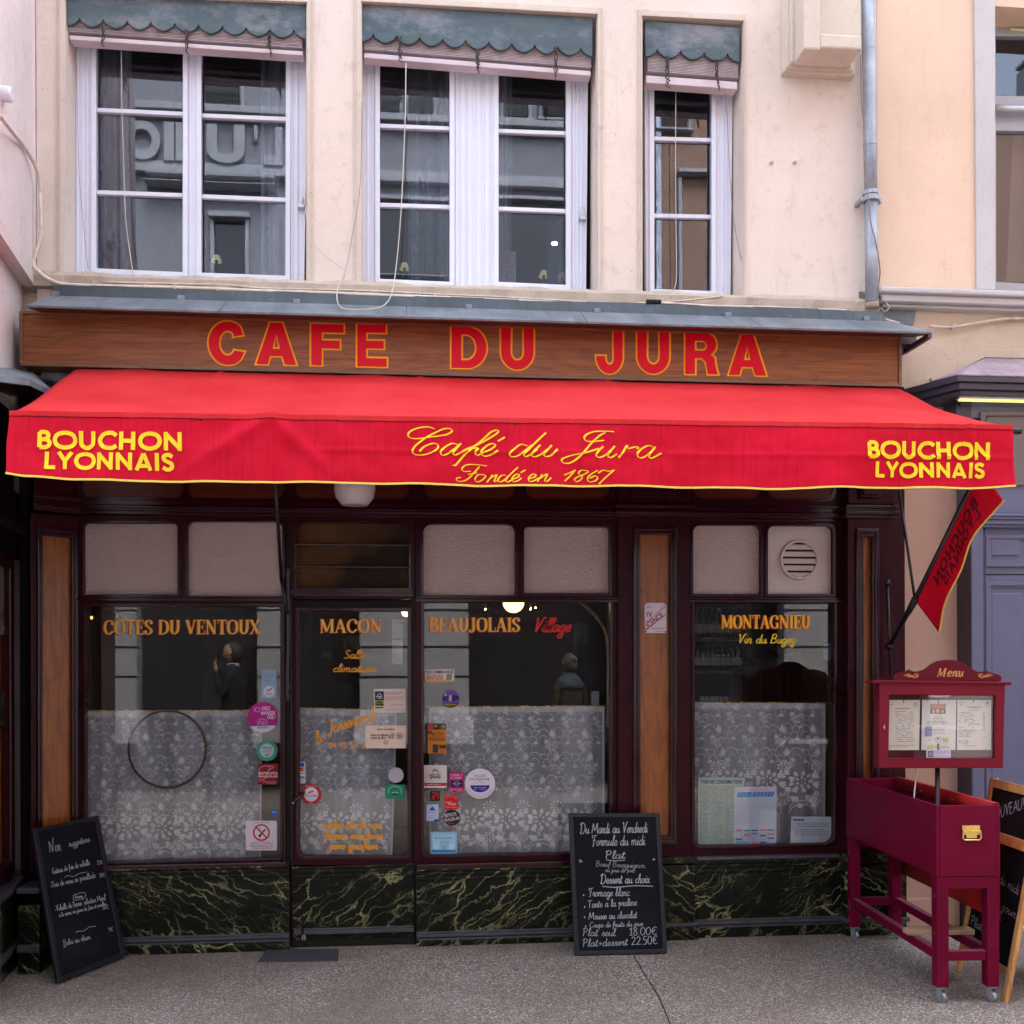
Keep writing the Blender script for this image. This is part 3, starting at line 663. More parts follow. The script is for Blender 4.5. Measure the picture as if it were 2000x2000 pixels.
# joint in the paving, a shallow cut filled dark
g = G(); P = [(1238, 1868), (1262, 1908), (1287, 1948), (1310, 2003)]
Q = [ground(*p) for p in P]
for a, b in zip(Q, Q[1:]):
    d = (b-a).normalized().cross(Vector((0, 0, 1)))*.0022
    g.add([a-d+Vector((0, 0, .003)), b-d+Vector((0, 0, .003)), b+d+Vector((0, 0, .003)), a+d+Vector((0, 0, .003))], [(0, 1, 2, 3)])
g.build('paving_joint', m_gap, kind='structure')
g = G(); a, b, c, d = [ground(*p) for p in ((522, 1856), (662, 1855), (660, 1878), (503, 1880))]
g.plate3([[Vector((p.x, p.y, .006)) for p in (a, b, c, d)]], (0, 0, 1), .004)
g.build('threshold_plate', m_plate, label='flat dark metal plate set in the pavement before the door', cat='plate')

cafe = thing('cafe_building', 'beige rendered building with three white framed upstairs windows over the cafe', 'building', (0, .3, 0))
ZT = 7.0
op1 = [(128, -14), (598, 6), (598, 552), (128, 533)]
op2 = [(707, 4), (1166, 29), (1166, 570), (707, 553)]
op3 = [(1255, 32), (1451, 42), (1451, 580), (1255, 572)]
zb = zz(1000, 600, WY)
pw = W(WY)
outer = [Vector((XL, WY, ZT)), Vector((XR, WY, ZT)), Vector((XR, WY, zb-.12)), Vector((XL, WY, zb-.12))]
g = G(); g.plate3([outer]+[[pw.map(*p) for p in o] for o in (op1, op2, op3)], (0, -1, 0), .24)
g.build('wall', m_cafe, cafe)
# shallow raised surrounds of the openings
for o, ml in ((op1, 18), (op2, 16), (op3, 9)):
    out = [(o[0][0]-ml, o[0][1]-14), (o[1][0]+ml*.7, o[1][1]-14), (o[2][0]+ml*.7, o[2][1]), (o[3][0]-ml, o[3][1])]
    g = G(); g.plate(pw, out, [], .010, .02) if 0 else None
    inn = [(o[0][0]-1.5, o[0][1]-2), (o[1][0]+1.5, o[1][1]-2), (o[2][0]+1.5, o[2][1]), (o[3][0]-1.5, o[3][1])]
    U = [out[0], out[1], out[2], inn[2], inn[1], inn[0], inn[3], out[3]]
    g.plate(pw, U, [], .012, .012)
    U2 = [(out[0][0]+5, out[0][1]+5), (out[1][0]-4, out[1][1]+5), (out[2][0]-4, out[2][1]), inn[2], inn[1], inn[0], inn[3], (out[3][0]+5, out[3][1])]
    g.plate(pw, U2, [], .020, .008)
    g.build('window_surround', m_cafe2, cafe, bevel=.003)
# sill band with rough broken edge
g = G(); z0, z1 = zz(1000, 588, .06), zz(1000, 562, .06)
n = 60
n = 160; rn_ = random.Random(5); prof = []
for i in range(n+1):
    x = XL-.02+(XR-XL)*i/n; j1 = .004*math.sin(i*.7)+.004*math.sin(i*.23)+rn_.uniform(-.002, .002)
    prof.append([(x, .30, z0), (x, .045+.004*math.sin(i*.9)+rn_.uniform(-.002, .002), z0), (x, .04+.005*math.sin(i*.5)+rn_.uniform(-.003, .003), z1-.02), (x, .055, z1+.004+j1), (x, .30, z1+.006)])
g.add(sum(prof, []), [(i*5+k, (i+1)*5+k, (i+1)*5+k+1, i*5+k+1) for i in range(n) for k in range(4)])
g.build('window_sill', m_sill, cafe)
# corbel at upper right
g = G()
def px_box(g, x0, x1, y0, y1, ya, yb, mi=0):
    """box whose front face (at depth ya) fills the measured rectangle"""
    a, b = at(x0, y0, ya), at(x1, y1, ya); g.box(a.x, b.x, ya, yb, b.z, a.z, mi)
px_box(g, 1530, 1672, -60, 147, .04, .11); px_box(g, 1536, 1668, -60, 138, .015, .05); px_box(g, 1545, 1666, -60, 128, -.02, .02)
px_box(g, 1562, 1672, -60, 114, -.10, 0); px_box(g, 1572, 1683, -60, 96, -.14, 0); px_box(g, 1570, 1604, -60, 97, -.235, -.1); px_box(g, 1603, 1684, 64, 97, -.237, -.1); px_box(g, 1572, 1678, 92, 106, -.19, -.05)
g.build('corbel', m_cafe2, cafe, bevel=.012)
for x, y in ((1506, 318), (1551, 318)):
    g = G(); p = at(x, y, WY); g.lathe(p+Vector((0, .01, 0)), [(.0, -.035), (.009, -.034), (.011, -.02), (.014, 0)], 10, (0, 1, 0)); g.build('wall_stud', m_cafe2, cafe, smooth=True)

# --- the three windows
FY = .28
pf = W(FY); pg = W(FY+.035)
def hbar(g, xa, ya, xb, yb, h, Y, dep=.03):
    a, b = at(xa, ya, Y), at(xb, yb, Y); hh = h/345
    g.plate3([[a+Vector((0, 0, hh/2)), b+Vector((0, 0, hh/2)), b-Vector((0, 0, hh/2)), a-Vector((0, 0, hh/2))]], (0, -1, 0), dep)
def window(outl, glasses, bars, ribs, latch=None):
    g = G(); g.plate(pf, outl, glasses, 0, .06)
    w = g.build('window', m_white, cafe, bevel=.003)
    for gl in glasses:      # proud sash bead round every light
        (a, b, c, d) = gl; e = 9
        g = G(); g.plate(pf, [(a[0]-e, a[1]), (b[0]+e, b[1]), (c[0]+e, c[1]+e), (d[0]-e, d[1]+e)], [[(a[0]+1, a[1]+2), (b[0]-1, b[1]+2), (c[0]-1, c[1]-2), (d[0]+1, d[1]-2)]], .018, .02)
        g.build('sash', m_white, w, bevel=.004)
    g = G()
    for (x, y0, y1, wd) in ribs:
        g.plate(pf, rect(x-wd/2, y0, x+wd/2, y1), [], .008, .009)
    if ribs: g.build('cover_strip', m_white, w, bevel=.002)
    for (xa, ya, xb, yb) in bars:
        g = G(); hbar(g, xa, ya, xb, yb, 8.5, FY+.012, .03); g.build('glazing_bar', m_white, w, bevel=.003)
    for gl, bb in zip(glasses, [bars[i:i+2] for i in range(0, len(bars), 2)]):
        lv = [(gl[0][1], gl[1][1])]+[(b[1], b[3]) for b in bb]+[(gl[3][1], gl[2][1])]
        for (t, u) in zip(lv, lv[1:]):
            g = G(); g.flat(pg, [(gl[0][0]-3, t[0]), (gl[1][0]+3, t[1]), (gl[2][0]+3, u[1]), (gl[3][0]-3, u[0])]); g.build('pane', m_wglass, w)
    if latch:
        g = G(); px_box(g, latch[0], latch[0]+12, latch[1], latch[1]+8, FY-.04, FY); px_box(g, latch[0]+4, latch[0]+9, latch[1]-14, latch[1], FY-.03, FY); g.build('shutter_catch', m_alu, w, bevel=.002)
    return w
window([(136, -30), (604, -10), (594, 551), (141, 532.5)],
       [[(186.5, -10), (358, 0), (357, 533), (186, 525.5)], [(392, 0), (559.5, 8), (558, 540), (392, 534)]],
       [(186, 214, 358, 222), (186, 375, 358, 381), (392, 225, 559, 232), (392, 383, 559, 390)],
       [(151, -20, 531, 4), (161, -20, 531, 4), (170, -20, 531, 3), (570, -10, 547, 4), (580, -10, 548, 4), (371, -5, 541, 3)], (582, 397))
window([(704, 0), (1150, 20), (1145, 568), (709, 552)],
       [[(741, 20), (879, 26), (879, 552), (741, 546)], [(973, 30), (1106.5, 36), (1106.5, 558), (973, 552)]],
       [(741, 245, 879, 250.5), (741, 399.5, 879, 404), (973, 255, 1106.5, 260), (973, 407, 1106.5, 412)],
       [(718, 10, 551, 3), (728, 10, 551, 4), (892, 20, 560, 5), (904, 20, 560, 8), (918, 20, 560, 8), (935, 20, 561, 9), (951, 20, 561, 8), (962, 20, 561, 4), (1120, 30, 566, 4), (1128, 30, 566, 4), (1136, 30, 566, 3)], (1133, 420))
window([(1258, 40), (1433, 48), (1427, 577), (1262, 572)],
       [[(1277, 60), (1391, 64), (1391, 570), (1277.5, 566)]],
       [(1277, 270, 1391, 273), (1277, 420.5, 1391, 423)],
       [(1269, 50, 571, 3), (1402, 60, 575, 4), (1412, 60, 575, 4), (1419, 60, 575, 3)])

# --- blinds: green scalloped board, slat stack, bottom rail, chains
def blind(label, tl, tr, bl, br, ns, sl, sr, dl, dr, chains, rev=0):
    r_ = thing('window_blind', label, 'blind', at((tl[0]+tr[0])/2, br[1], WY+.02), 'raised slatted blinds behind scalloped boards')
    pv = W(WY+.012); poly = [tl, tr]
    n = ns*12; amp = 13
    for i in range(n, -1, -1):
        u = i/n; s = (u*ns) % 1.0; 
        if i == n: s = 1
        lobe = (1-abs(2*s-1)**1.9)
        bx = bl[0]+(br[0]-bl[0])*u; by = bl[1]+(br[1]-bl[1])*u
        # half lobes at both ends as on the boards
        s2 = (u*ns+.5) % 1.0; lobe = 1-abs(2*s2-1)**1.8
        y = by-amp+amp*lobe
        if lobe < .12: y -= 3.5
        poly.append((bx, y))
    g = G(); g.plate(pv, poly, [], 0, .02); v = g.build('scalloped_board', m_green, r_, bevel=.0)
    g = G()
    for i in range(len(poly)-3):
        a, b = poly[2+i], poly[3+i]
        g.add([pv.map(a[0], a[1]+1.4, -.004), pv.map(b[0], b[1]+1.4, -.004), pv.map(b[0], b[1]-1, -.004), pv.map(a[0], a[1]-1, -.004)], [(0, 1, 2, 3)])
    g.build('board_edge', m_greenedge, v)
    g = G(); k = 14
    for i in range(k):
        f = i/k
        ya, yb_ = dl[0]-30+(30+sl-dl[0])*f, dr[0]-30+(30+sr-dr[0])*f
        ya, yb_ = sl-2.9*(k-i)+.8, sr-2.9*(k-i)+.8
        j = random.uniform(-.004, .004)
        a = at(dl[1]+random.uniform(0, 2), ya, WY+.07+j); b = at(dr[1]-random.uniform(0, 2), yb_, WY+.07+j)
        g.bar(a, b, .065, .0045)
    g.build('slat', m_slat, r_, kind='stuff')
    g = G(); hl = (dl[2]-sl)/345.; hr_ = hl
    a = at(dl[1], sl+(dl[2]-sl)*.5-1.5, WY+.035); b = at(dr[1], sr+(dr[2]-sr)*.5-1.5, WY+.035)
    g.bar(a+Vector((0, .035, 0)), b+Vector((0, .035, 0)), .075, hl*.78); g.build('bottom_rail', m_rail, r_, bevel=.004)
    for (x, y0, y1) in chains:
        g = G(); rn = random.Random(int(x))
        for q in range(4):
            P = []; m = 9
            for i in range(m+1):
                y = y0+(y1-y0)*i/m*(1-.12*q)
                P.append(at(x+rn.uniform(-4, 4)+(2 if i == m else 0), y+rn.uniform(-1, 1), WY-.005+rn.uniform(-.006, .006)))
            g.tube(crom3(P, 3), .0032, 5)
        g.build('chain', m_chain, r_)
    return r_
blind('wide blind above the leftmost upstairs window with deepest green scalloped board', (131, -22), (597, 2), (132, 49), (597, 75), 10, 69, 101, (69, 136, 80), (101, 592, 111), [(201, 42, 92), (365, 58, 106), (526, 60, 112)])
blind('blind of the middle upstairs window, its green board faded pale near the right end', (707.5, 9), (1157, 36), (707, 80), (1157, 110), 10, 103, 139.5, (103, 711, 116), (139.5, 1154, 151), [(781, 70, 122), (933, 96, 145), (1086, 92, 158)])
blind('narrow blind with four scallops over the slim right upstairs window', (1260, 41), (1445, 54), (1261, 110), (1444, 121), 4, 146, 159, (146, 1262, 166), (159, 1440, 179), [(1303, 110, 172), (1400, 116, 178)])

# cords and wires
def wire(name, label, pts, r, mat, Y, cat='cord', group=None, clips=()):
    P = [at(x, y, Y+(q[0] if q else 0)) for (x, y, *q) in pts]
    g = G(); g.tube(crom3(P, 5), r, 6); o = g.build(name, mat, smooth=True, label=label, cat=cat, group=group)
    for (x, y) in clips:
        c = G(); p = at(x, y, Y); c.box(p.x-.006, p.x+.006, p.y-.012, p.y+.02, p.z-.014, p.z+.014); c.build('cable_clip', mat, o, bevel=.002)
    return o
wire('pull_cord', 'pale pull cord hanging in front of the leftmost upstairs window, its left light', [(237, 88), (238, 200), (241, 300), (245, 420), (254, 495), (260, 536)], .0026, m_cord, .24)
wire('pull_cord', 'thin dark cord slack along the left jamb of the leftmost upstairs window', [(148, 84), (151, 200), (154, 330), (162, 430), (172, 525)], .0015, m_dcord, .22)
wire('pull_cord', 'white pull cord crossing the middle upstairs window and looping over the sill', [(793, 124), (791, 240), (784, 400), (776, 500), (768, 560, -.08), (758, 588, -.22), (735, 602, -.29), (680, 604, -.29), (662, 596, -.24), (658, 575, -.14), (663, 555, -.02), (674, 530)], .0030, m_cord, .03)
wire('pull_cord', 'thin cord strung from the left window catch down to the knotted loop', [(593, 362), (598, 420), (606, 455), (625, 490), (660, 518), (676, 528)], .0022, m_cord, .06)
wire('pull_cord', 'grey cord running down the pier between left and middle upstairs windows', [(707, 200), (705, 330), (699, 400), (688, 460), (679, 510), (674, 530), (668, 560)], .0016, m_dcord, .06)
wire('pull_cord', 'pale pull cord hanging in front of the slim right upstairs window', [(1320, 172), (1319.5, 300), (1320, 420), (1321, 540), (1315, 570)], .0026, m_cord, .24)
wire('pull_cord', 'pair of thin cords in the right reveal of the slim window', [(1418, 182), (1425, 330), (1432, 420), (1446, 500), (1460, 545), (1470, 575)], .0018, m_dcord, .13)
wire('wall_cable', 'thick painted cable looping down the left corner and along the sill under the windows', [(0, 226, -1.0), (22, 255, -.6), (46, 285, -.25), (66, 318, -.08), (77, 350), (79, 400), (80, 455), (70, 495), (64, 515), (75, 530), (95, 545), (130, 556), (240, 560), (340, 562), (420, 565), (520, 569), (620, 572), (760, 578), (900, 583), (1050, 590), (1180, 597), (1250, 600)], .011, m_cable, .022, 'cable',
     clips=[(80, 370), (80, 452), (282, 561), (342, 562), (425, 566), (520, 570), (695, 575), (850, 581), (1000, 588), (1120, 594)])
wire('wall_cable', 'thin second cable pinned just above the thick one along the sill', [(200, 551), (300, 553), (365, 555), (440, 556), (500, 562), (600, 565), (720, 568), (860, 575), (980, 580), (1100, 587), (1220, 592), (1300, 590), (1400, 580), (1410, 577)], .0042, m_cable, .04, 'cable')
wire('wall_cable', 'loose tangled cable along the right half of the sill ending at the zinc roof', [(1190, 596), (1290, 592), (1400, 598), (1500, 600), (1580, 604), (1640, 606), (1700, 615), (1730, 624), (1757, 632)], .007, m_cable, .0, 'cable')
wire('wall_cable', 'brown aerial cable coming down the downpipe', [(1681, 108, -.08), (1683, 200, -.08), (1690, 270, -.1), (1693, 350, -.12), (1700, 430, -.12), (1712, 480, -.08), (1719, 530, -.03), (1716, 560), (1722, 590), (1735, 602), (1728, 612)], .0035, m_dcord, .06, 'cable')
wire('wall_cable', 'short white wire ends curling below the downpipe foot', [(1718, 575, -.03), (1730, 590, -.03), (1737, 600, -.03), (1728, 608, -.02), (1718, 600), (1722, 618), (1738, 630)], .003, m_cord, .04, 'cable')
wire('wall_cable', 'painted cable running right from the zinc roof over the doorway', [(1815, 637), (1850, 639), (1880, 636), (1930, 627), (1975, 622), (2040, 622)], .008, m_cable, .07, 'cable', clips=[(1860, 638), (1982, 622)])
g = G(); px_box(g, 1263, 1292, 584, 592, -.02, .02); g.build('junction_box', m_gap, label='small black cable joint lying on the sill', cat='box', bevel=.004)

# --- downpipe
dp = thing('downpipe', 'round zinc rainwater pipe between the beige and peach facades', 'downpipe', at(1702, 590, .0))
ax = [(1694, -80), (1696, 100), (1699, 286), (1701, 389), (1703, 590)]
P = [at(x, y, .02) for x, y in ax]
g = G(); g.tube(P[:4], .0375, 20); g.build('upper_pipe', m_pipe, dp, smooth=True)
g = G(); g.tube([P[3]-Vector((0, 0, -.03)), P[4]], .0385, 20); g.build('lower_pipe', m_pipe, dp, smooth=True)
for y, r, h in ((284, .040, .006), (378, .047, .012), (388, .047, .012), (97, .0385, .005)):
    g = G(); p = at(1694+ (y+80)/670*9, y, .02); g.lathe(p, [(.036, -h), (r, -h), (r, h), (.036, h)], 20); g.build('collar', m_pipe, dp, smooth=False)
g = G(); p = at(1701, 391, .02); g.lathe(p, [(.04, -.012), (.052, -.010), (.052, .010), (.04, .012)], 20)
for s in (-1, 1): g.obox(p+Vector((s*.055-.012, -.01, -.012)), (.024, 0, 0), (0, .1, 0), (0, 0, .024))
g.build('bracket', m_pipe, dp)
g = G(); g.tube([at(1703, 585, .03), at(1703, 602, .03)], .041, 16); g.build('pipe_foot', m_sill, dp, smooth=True)

# --- left neighbour: rendered wall running towards the street
cornerL = at(73, 1300, WY)
dL = ray(560, 1300) ; dL.z = 0; dL.normalize()          # direction of its facade (away from camera)
nL = Vector((dL.y, -dL.x, 0))                            # faces the camera side
pL = Pl(cornerL, nL)
left = thing('left_building', 'pale pink rendered house wall at the left edge with dark panelled shopfront below', 'building', (cornerL.x, cornerL.y, 0))
zl = zz(73, 720, WY)
def wallL(g, s0, s1, z0, z1, off, th, mi=0):
    """piece of the left facade: s = metres from the corner towards the street"""
    a = cornerL - dL*s1 + nL*off; b = cornerL - dL*s0 + nL*off
    g.plate3([[Vector((a.x, a.y, z1)), Vector((b.x, b.y, z1)), Vector((b.x, b.y, z0)), Vector((a.x, a.y, z0))]], nL, th, mi)
g = G(); zcut = zz(73, 562, WY); wallL(g, -.3, 1.15, zcut, ZT, 0, .3); wallL(g, -.3, 1.15, zl-.25, zcut, -.075, .25); g.build('wall', m_left, left)
g = G(); wallL(g, -1.0, 1.15, -.0, zl-.2, -.13, .2); g.build('shop_backing', m_black, left)
e_ = cornerL-dL*1.15; g = G(); g.box(-12, e_.x-.02, e_.y-.01, e_.y+.3, 0, ZT); g.build('street_wall', m_left, left)
# its panelled shopfront
sL = lambda px, off=-.05: (cornerL-pL.map(px, 1300, off)).dot(dL)
for (p0, p1) in ((-40, 22),):
    s1, s0 = min(1.1, sL(p0)), sL(p1)
    g = G(); wallL(g, s0-.02, s1+.02, .56, 2.13, -.10, .03); g.build('wood_panel', m_panel, left)
    a = [cornerL-dL*q+nL*(-.05) for q in (s1+.06, s0-.07)]; b = [cornerL-dL*q+nL*(-.05) for q in (s1, s0)]
    g = G(); g.plate3([[Vector((a[0].x, a[0].y, 2.2)), Vector((a[1].x, a[1].y, 2.2)), Vector((a[1].x, a[1].y, .5)), Vector((a[0].x, a[0].y, .5))],
                       [Vector((b[0].x, b[0].y, 2.12)), Vector((b[1].x, b[1].y, 2.12)), Vector((b[1].x, b[1].y, .58)), Vector((b[0].x, b[0].y, .58))]], nL, .05)
    g.build('panel_frame', m_burg2, left, bevel=.008)
g = G(); wallL(g, -.0, 1.15, 2.2, 2.55, -.06, .06); wallL(g, 0, 1.15, 2.3, 2.36, .0, .08); g.build('fascia', m_black, left, bevel=.006)
g = G(); wallL(g, -.02, 1.15, 0, .42, -.05, .08); g.build('marble_plinth', m_marble, left, bevel=.003)
g = G(); wallL(g, -.02, 1.15, .42, .465, -.025, .1); wallL(g, -.02, 1.15, .10, .14, -.03, .1); g.build('plinth_strip', m_strip, left, bevel=.006)
# canopy of the left shop
g = G(); a = pL.map(100, 1300, 0)
zc = zz(0, 737, -1.0)
g = G()
e0, e1 = pt(-260, 700, 4.3), pt(102, 763, 5.25)
back0, back1 = pt(-260, 660, 4.8), pt(66, 728, 5.62)
mid = pt(58, 741, 5.02)
g.add([e0, mid, e1, back1, back0], [(0, 1, 2, 3, 4)])
g.add([v-Vector((0, 0, .012)) for v in (e0, mid, e1, back1, back0)], [(4, 3, 2, 1, 0)])
for a_, b_ in ((e0, mid), (mid, e1), (e1, back1)):
    g.add([a_, b_, b_-Vector((0, 0, .03)), a_-Vector((0, 0, .03))], [(3, 2, 1, 0)])
g.build('zinc_canopy', m_zincl, left)
g = G(); d_ = Vector((0, 0, -.035))
g.add([e0+d_, mid+d_, e1+d_, back1+d_*4, back0+d_*6], [(4, 3, 2, 1, 0)]); g.build('canopy_soffit', m_burg, left)
# corner block (dark pilaster of the left shop beside the cafe)
pc = W(-.30)
g = G(); px_box(g, 36, 75, 760, 1850, -.06, .12); g.build('corner_pilaster', m_black, left, bevel=.006)
g = G(); a, b = at(34, 1770, -.33), at(77, 1905, -.33); g.box(a.x, b.x, -.33, .05, 0, a.z); 
g.build('pilaster_base', m_marble, left, bevel=.006)
g = G(); a, b = at(31, 1735, -.34), at(76, 1770, -.34); g.box(a.x, b.x, -.34, .05, zz(50, 1747, -.34), a.z); g.build('base_moulding', m_strip, left, bevel=.008); g = G(); g.box(a.x, b.x, -.34, .05, zz(50, 1862, -.34), zz(50, 1846, -.34)); g.build('base_moulding', m_strip, left, bevel=.008)
# white round fitting high on the left wall
g = G(); p = pL.map(3, 183, 0); g.lathe(p, [(.0, .05), (.032, .05), (.038, .04), (.038, 0)], 20, nL); g.build('alarm_sounder', m_white, smooth=False, label='small round white fitting on the pink wall at the left edge', cat='fitting')
# rough old masonry behind the left end of the awning, with a short pipe
g = G(); g.box(xx(20, .13), xx(156, .13), .125, .2, 0, zb); g.build('old_masonry', m_sill, cafe)
g = G(); g.tube([at(84, 734, .05), at(150, 740, .05)], .03, 12); g.lathe(at(112, 737, .05), [(.03, -.02), (.038, -.02), (.038, .02), (.03, .02)], 12, (1, 0, 0)); g.build('pipe_stub', m_pipe, cafe)
g = G(); g.tube([at(58, 722, .06), at(62, 770, .06)], .012, 8); g.build('pipe_stub', m_iron, cafe)
# clear plaque with a pen emblem
pq = Pl(cornerL-nL*.085, nL)
g = G(); g.plate(pq, [(-30, 1079), (24.5, 1091), (22.5, 1238), (-30, 1243)], [], 0, .008)
plq = g.build('plaque', m_greyp, label='greyish clear plaque with a small pen emblem on the left shopfront', cat='plaque')
g = G()
for (x, y) in ((9, 1096), (9, 1228)): g = G(); g.flat(pq, rect(x-3, y-4, x+8, y+4), off=.002); g.build('fixing', m_alu, plq)
g = G(); g.flat(pq, [(10, 1115), (15, 1120), (15.5, 1165), (12, 1178), (8, 1165), (8.5, 1122)], off=.002); g.build('pen_emblem', pr(120, 125, 160), plq)
g = G(); sans(g, pq, 'SAS', 4, 18, 1190, 1197, .03, .002); sans(g, pq, 'BEAU', 2, 19, 1199, 1206, .03, .002); dashes(g, pq, 3, 1208, 18, 1214, 2, 1, .002); g.build('lettering', pr(25, 20, 25), plq)
g = G(); g.plate(pq, [(-30, 1352), (21, 1349), (21, 1413), (-30, 1424)], [], .0, .01); mp = g.build('marble_plaque', m_marble, label='small dark marble plate with brass fixings on the left shopfront', cat='plaque')
g = G()
for (x, y) in ((17, 1352+1), (17, 1406)): p = pq.map(x, y, .004); g.lathe(p, [(0, .004), (.006, .003), (.007, 0)], 10, nL)
g.build('brass_screw', m_brass, mp)

# --- right neighbour
rb = thing('right_building', 'peach rendered house on the right with a grey stone window surround and lavender doorway', 'building', (xx(1900, WY), .3, 0))
XE = 11.0
zc0 = zz(1850, 575, WY)
opR = [(1945, 12), (2400, 30), (2400, 600), (1945, 566)]
g = G(); ox = [pw.map(*p) for p in opR]
g.plate3([[Vector((XR+.002, WY, ZT)), Vector((XE, WY, ZT)), Vector((XE, WY, zc0)), Vector((XR+.002, WY, zc0))], [Vector((xx(1945, WY), WY, zz(1945, 12, WY))), Vector((xx(2400, WY), WY, zz(1945, 12, WY))), Vector((xx(2400, WY), WY, zc0+.01)), Vector((xx(1945, WY), WY, zc0+.01))]], (0, -1, 0), .24)
g.build('wall', m_right, rb)
g = G(); g.plate(pw, [(1903, -60), (1944, -60), (1944.5, 566), (1908, 565)], [], .018, .018); px_box(g, 1903, 2300, -60, 2, WY-.022, WY)
g.build('stone_surround', m_stone, rb, bevel=.004)
g = G(); za, zb2 = zz(1850, 566, .0), zz(1850, 598, .0)
x0 = xx(1719, .0); g.box(x0, XE, -.03, .12, za-.035, za); g.box(x0+.02, XE, .0, .12, zb2+.02, za-.035); g.box(x0+.04, XE, .04, .12, zb2, zb2+.02)
g.build('cornice', m_stone, rb, bevel=.012)
g = G(); g.plate(W(.30), [(1930, 20), (2300, 20), (2300, 580), (1930, 580)], [[(1945, 70), (2100, 70), (2100, 190), (1945, 186)], [(1946, 255), (2100, 258), (2100, 560), (1946, 550)]], 0, .05)
wR = g.build('window', m_pvcgrey, rb, bevel=.004)
g = G(); a, b = pt(1944, 212, 6.3), pt(2100, 216, 6.4); g.tube([at(1944, 212, .26), at(2110, 217, .26)], .022, 14); g.build('transom_tube', m_alu, wR, smooth=True)
g = G(); g.box(XR+.02, XE-.1, 2.2, 2.3, zc0, ZT); g.box(XR+.02, XE-.1, .36, 2.2, ZT-.1, ZT); g.box(XR+.02, XE-.1, .36, 2.2, zc0-.05, zc0); g.box(XE-.1, XE, .3, 2.3, zc0, ZT); g.build('room_wall', m_gap, rb)
g = G(); g.add([at(1978, 262, .5), at(2010, 262, .5), at(2004, 550, .5), at(1966, 550, .5)], [(0, 3, 2, 1)]); g.build('sheer_drape', net('beige_sheer', (.5, .42, .34), .35), rb)
g = G(); px_box(g, 1974, 2020, 55, 62, .27, .3); g.build('vent_strip', pr(200, 200, 170), wR)
for q in ([(1945, 70), (2100, 70), (2100, 190), (1945, 186)], [(1946, 255), (2100, 258), (2100, 560), (1946, 550)]):
    g = G(); g.flat(W(.33), [(x-3 if i in (0, 3) else x, y) for i, (x, y) in enumerate(q)]); g.build('pane', m_wglass, wR)
# ground floor of the right house
g = G(); a = xx(1757, WY); xdoor = xx(1897, -.06)
zg = zc0-.001
ztop = zz(1897, 760, WY); zpink = zz(1800, 955, WY)
g.box(a-.25, XE, WY, .34, ztop, zg); g.box(a-.25, xdoor+.04, WY, .34, zpink, ztop); g.build('ground_wall', m_beige, rb)
g = G(); g.box(a-.25, xdoor+.04, WY+.002, .34, 0, zpink); g.build('lower_wall', m_pink2, rb)
g = G(); g.box(a-.2, xdoor-.0, WY-.03, WY, 0, .18); g.build('wall_foot', m_pink2, rb, bevel=.012)
# band round the canopy
pb = W(WY); g = G()
g.plate(pb, [(1818, 738), (1918, 681), (2100, 684), (2100, 702), (1924, 698), (1822, 748)], [], .02, .02); g.build('render_band', m_beige, rb, bevel=.004)
# canopy over the door
g = G(); A, B, C_ = at(1925, 700, .08), at(2300, 708, .08), at(1820, 745, .08)
f1, f2 = at(1872, 732, -.24), at(2300, 742, -.24); k = at(1822, 745, .0)
g.add([A, B, f2, f1, C_], [(1, 0, 3, 2), (0, 4, 3)]); g.build('canopy_sheet', m_pink_zinc, rb, solid=.006)
g = G()
for (ya, yb_, inset) in ((731, 744, 0), (744, 757, .02), (757, 766, .045)):
    p0, p1 = at(1872, ya, -.24), at(1872, yb_, -.24); xl = p0.x+inset
    y0 = -.235+inset
    q = [Vector((xl, y0, 0)), Vector((XE, y0, 0)), Vector((XE, .1, 0)), Vector((xl-.17+inset*.2, .1, 0))]
    g.plate3([[Vector((v.x, v.y, p0.z)) for v in q]], (0, 0, 1), p0.z-p1.z)
g.build('canopy_moulding', m_purpled, rb, bevel=.004)
g = G(); a_, b_ = at(1874, 766, -.16), at(2100, 772, -.16); g.box(a_.x, b_.x+.3, -.16, -.12, a_.z-.035, a_.z); g.build('lamp_housing', m_alu, rb)
g = G(); g.box(a_.x+.01, b_.x+.3, -.155, -.125, a_.z-.045, a_.z-.036); g.build('light_tube', m_tube, rb)
# door surround, frieze panel and panelled door
g = G(); px_box(g, 1897, 1924, 815, 2000, -.06, .1); 
g.box(xx(1897, -.06), XE, -.06, .1, zz(1950, 1030, -.06), zz(1950, 792, -.06)); g.build('door_surround', m_purple, rb, bevel=.004)
g = G(); px_box(g, 1868, 1897, 780, 830, -.06, .09); px_box(g, 1876, 1897, 768, 792, -.08, .09); a_, b_ = at(1896.5, 830, -.058), at(1924, 800, -.058); g.box(a_.x-.004, a_.x, -.058, .1, 0, a_.z); g.build('surround_side', m_purpled, rb)  # darker purple paints the shade on the left side of the surround
g = G()
for (y0, y1, o_) in ((782, 790, .02), (790, 800, .012)): px_box(g, 1893, 2300, y0, y1, -.06-o_, -.05)
g.build('head_moulding', m_greyp, rb, bevel=.004)
pd = W(-.062)
g = G(); g.plate(pd, [(1916, 783+20), (2300, 803), (2300, 948), (1916, 948)], [[(1926, 812), (2290, 812), (2290, 940), (1926, 940)]], .018, .018); g.build('frieze_frame', m_greyp, rb, bevel=.006)
g = G(); g.flat(pd, rect(1927, 813, 2290, 940), off=.003); g.build('frieze_panel', m_greyp, rb)
g = G()
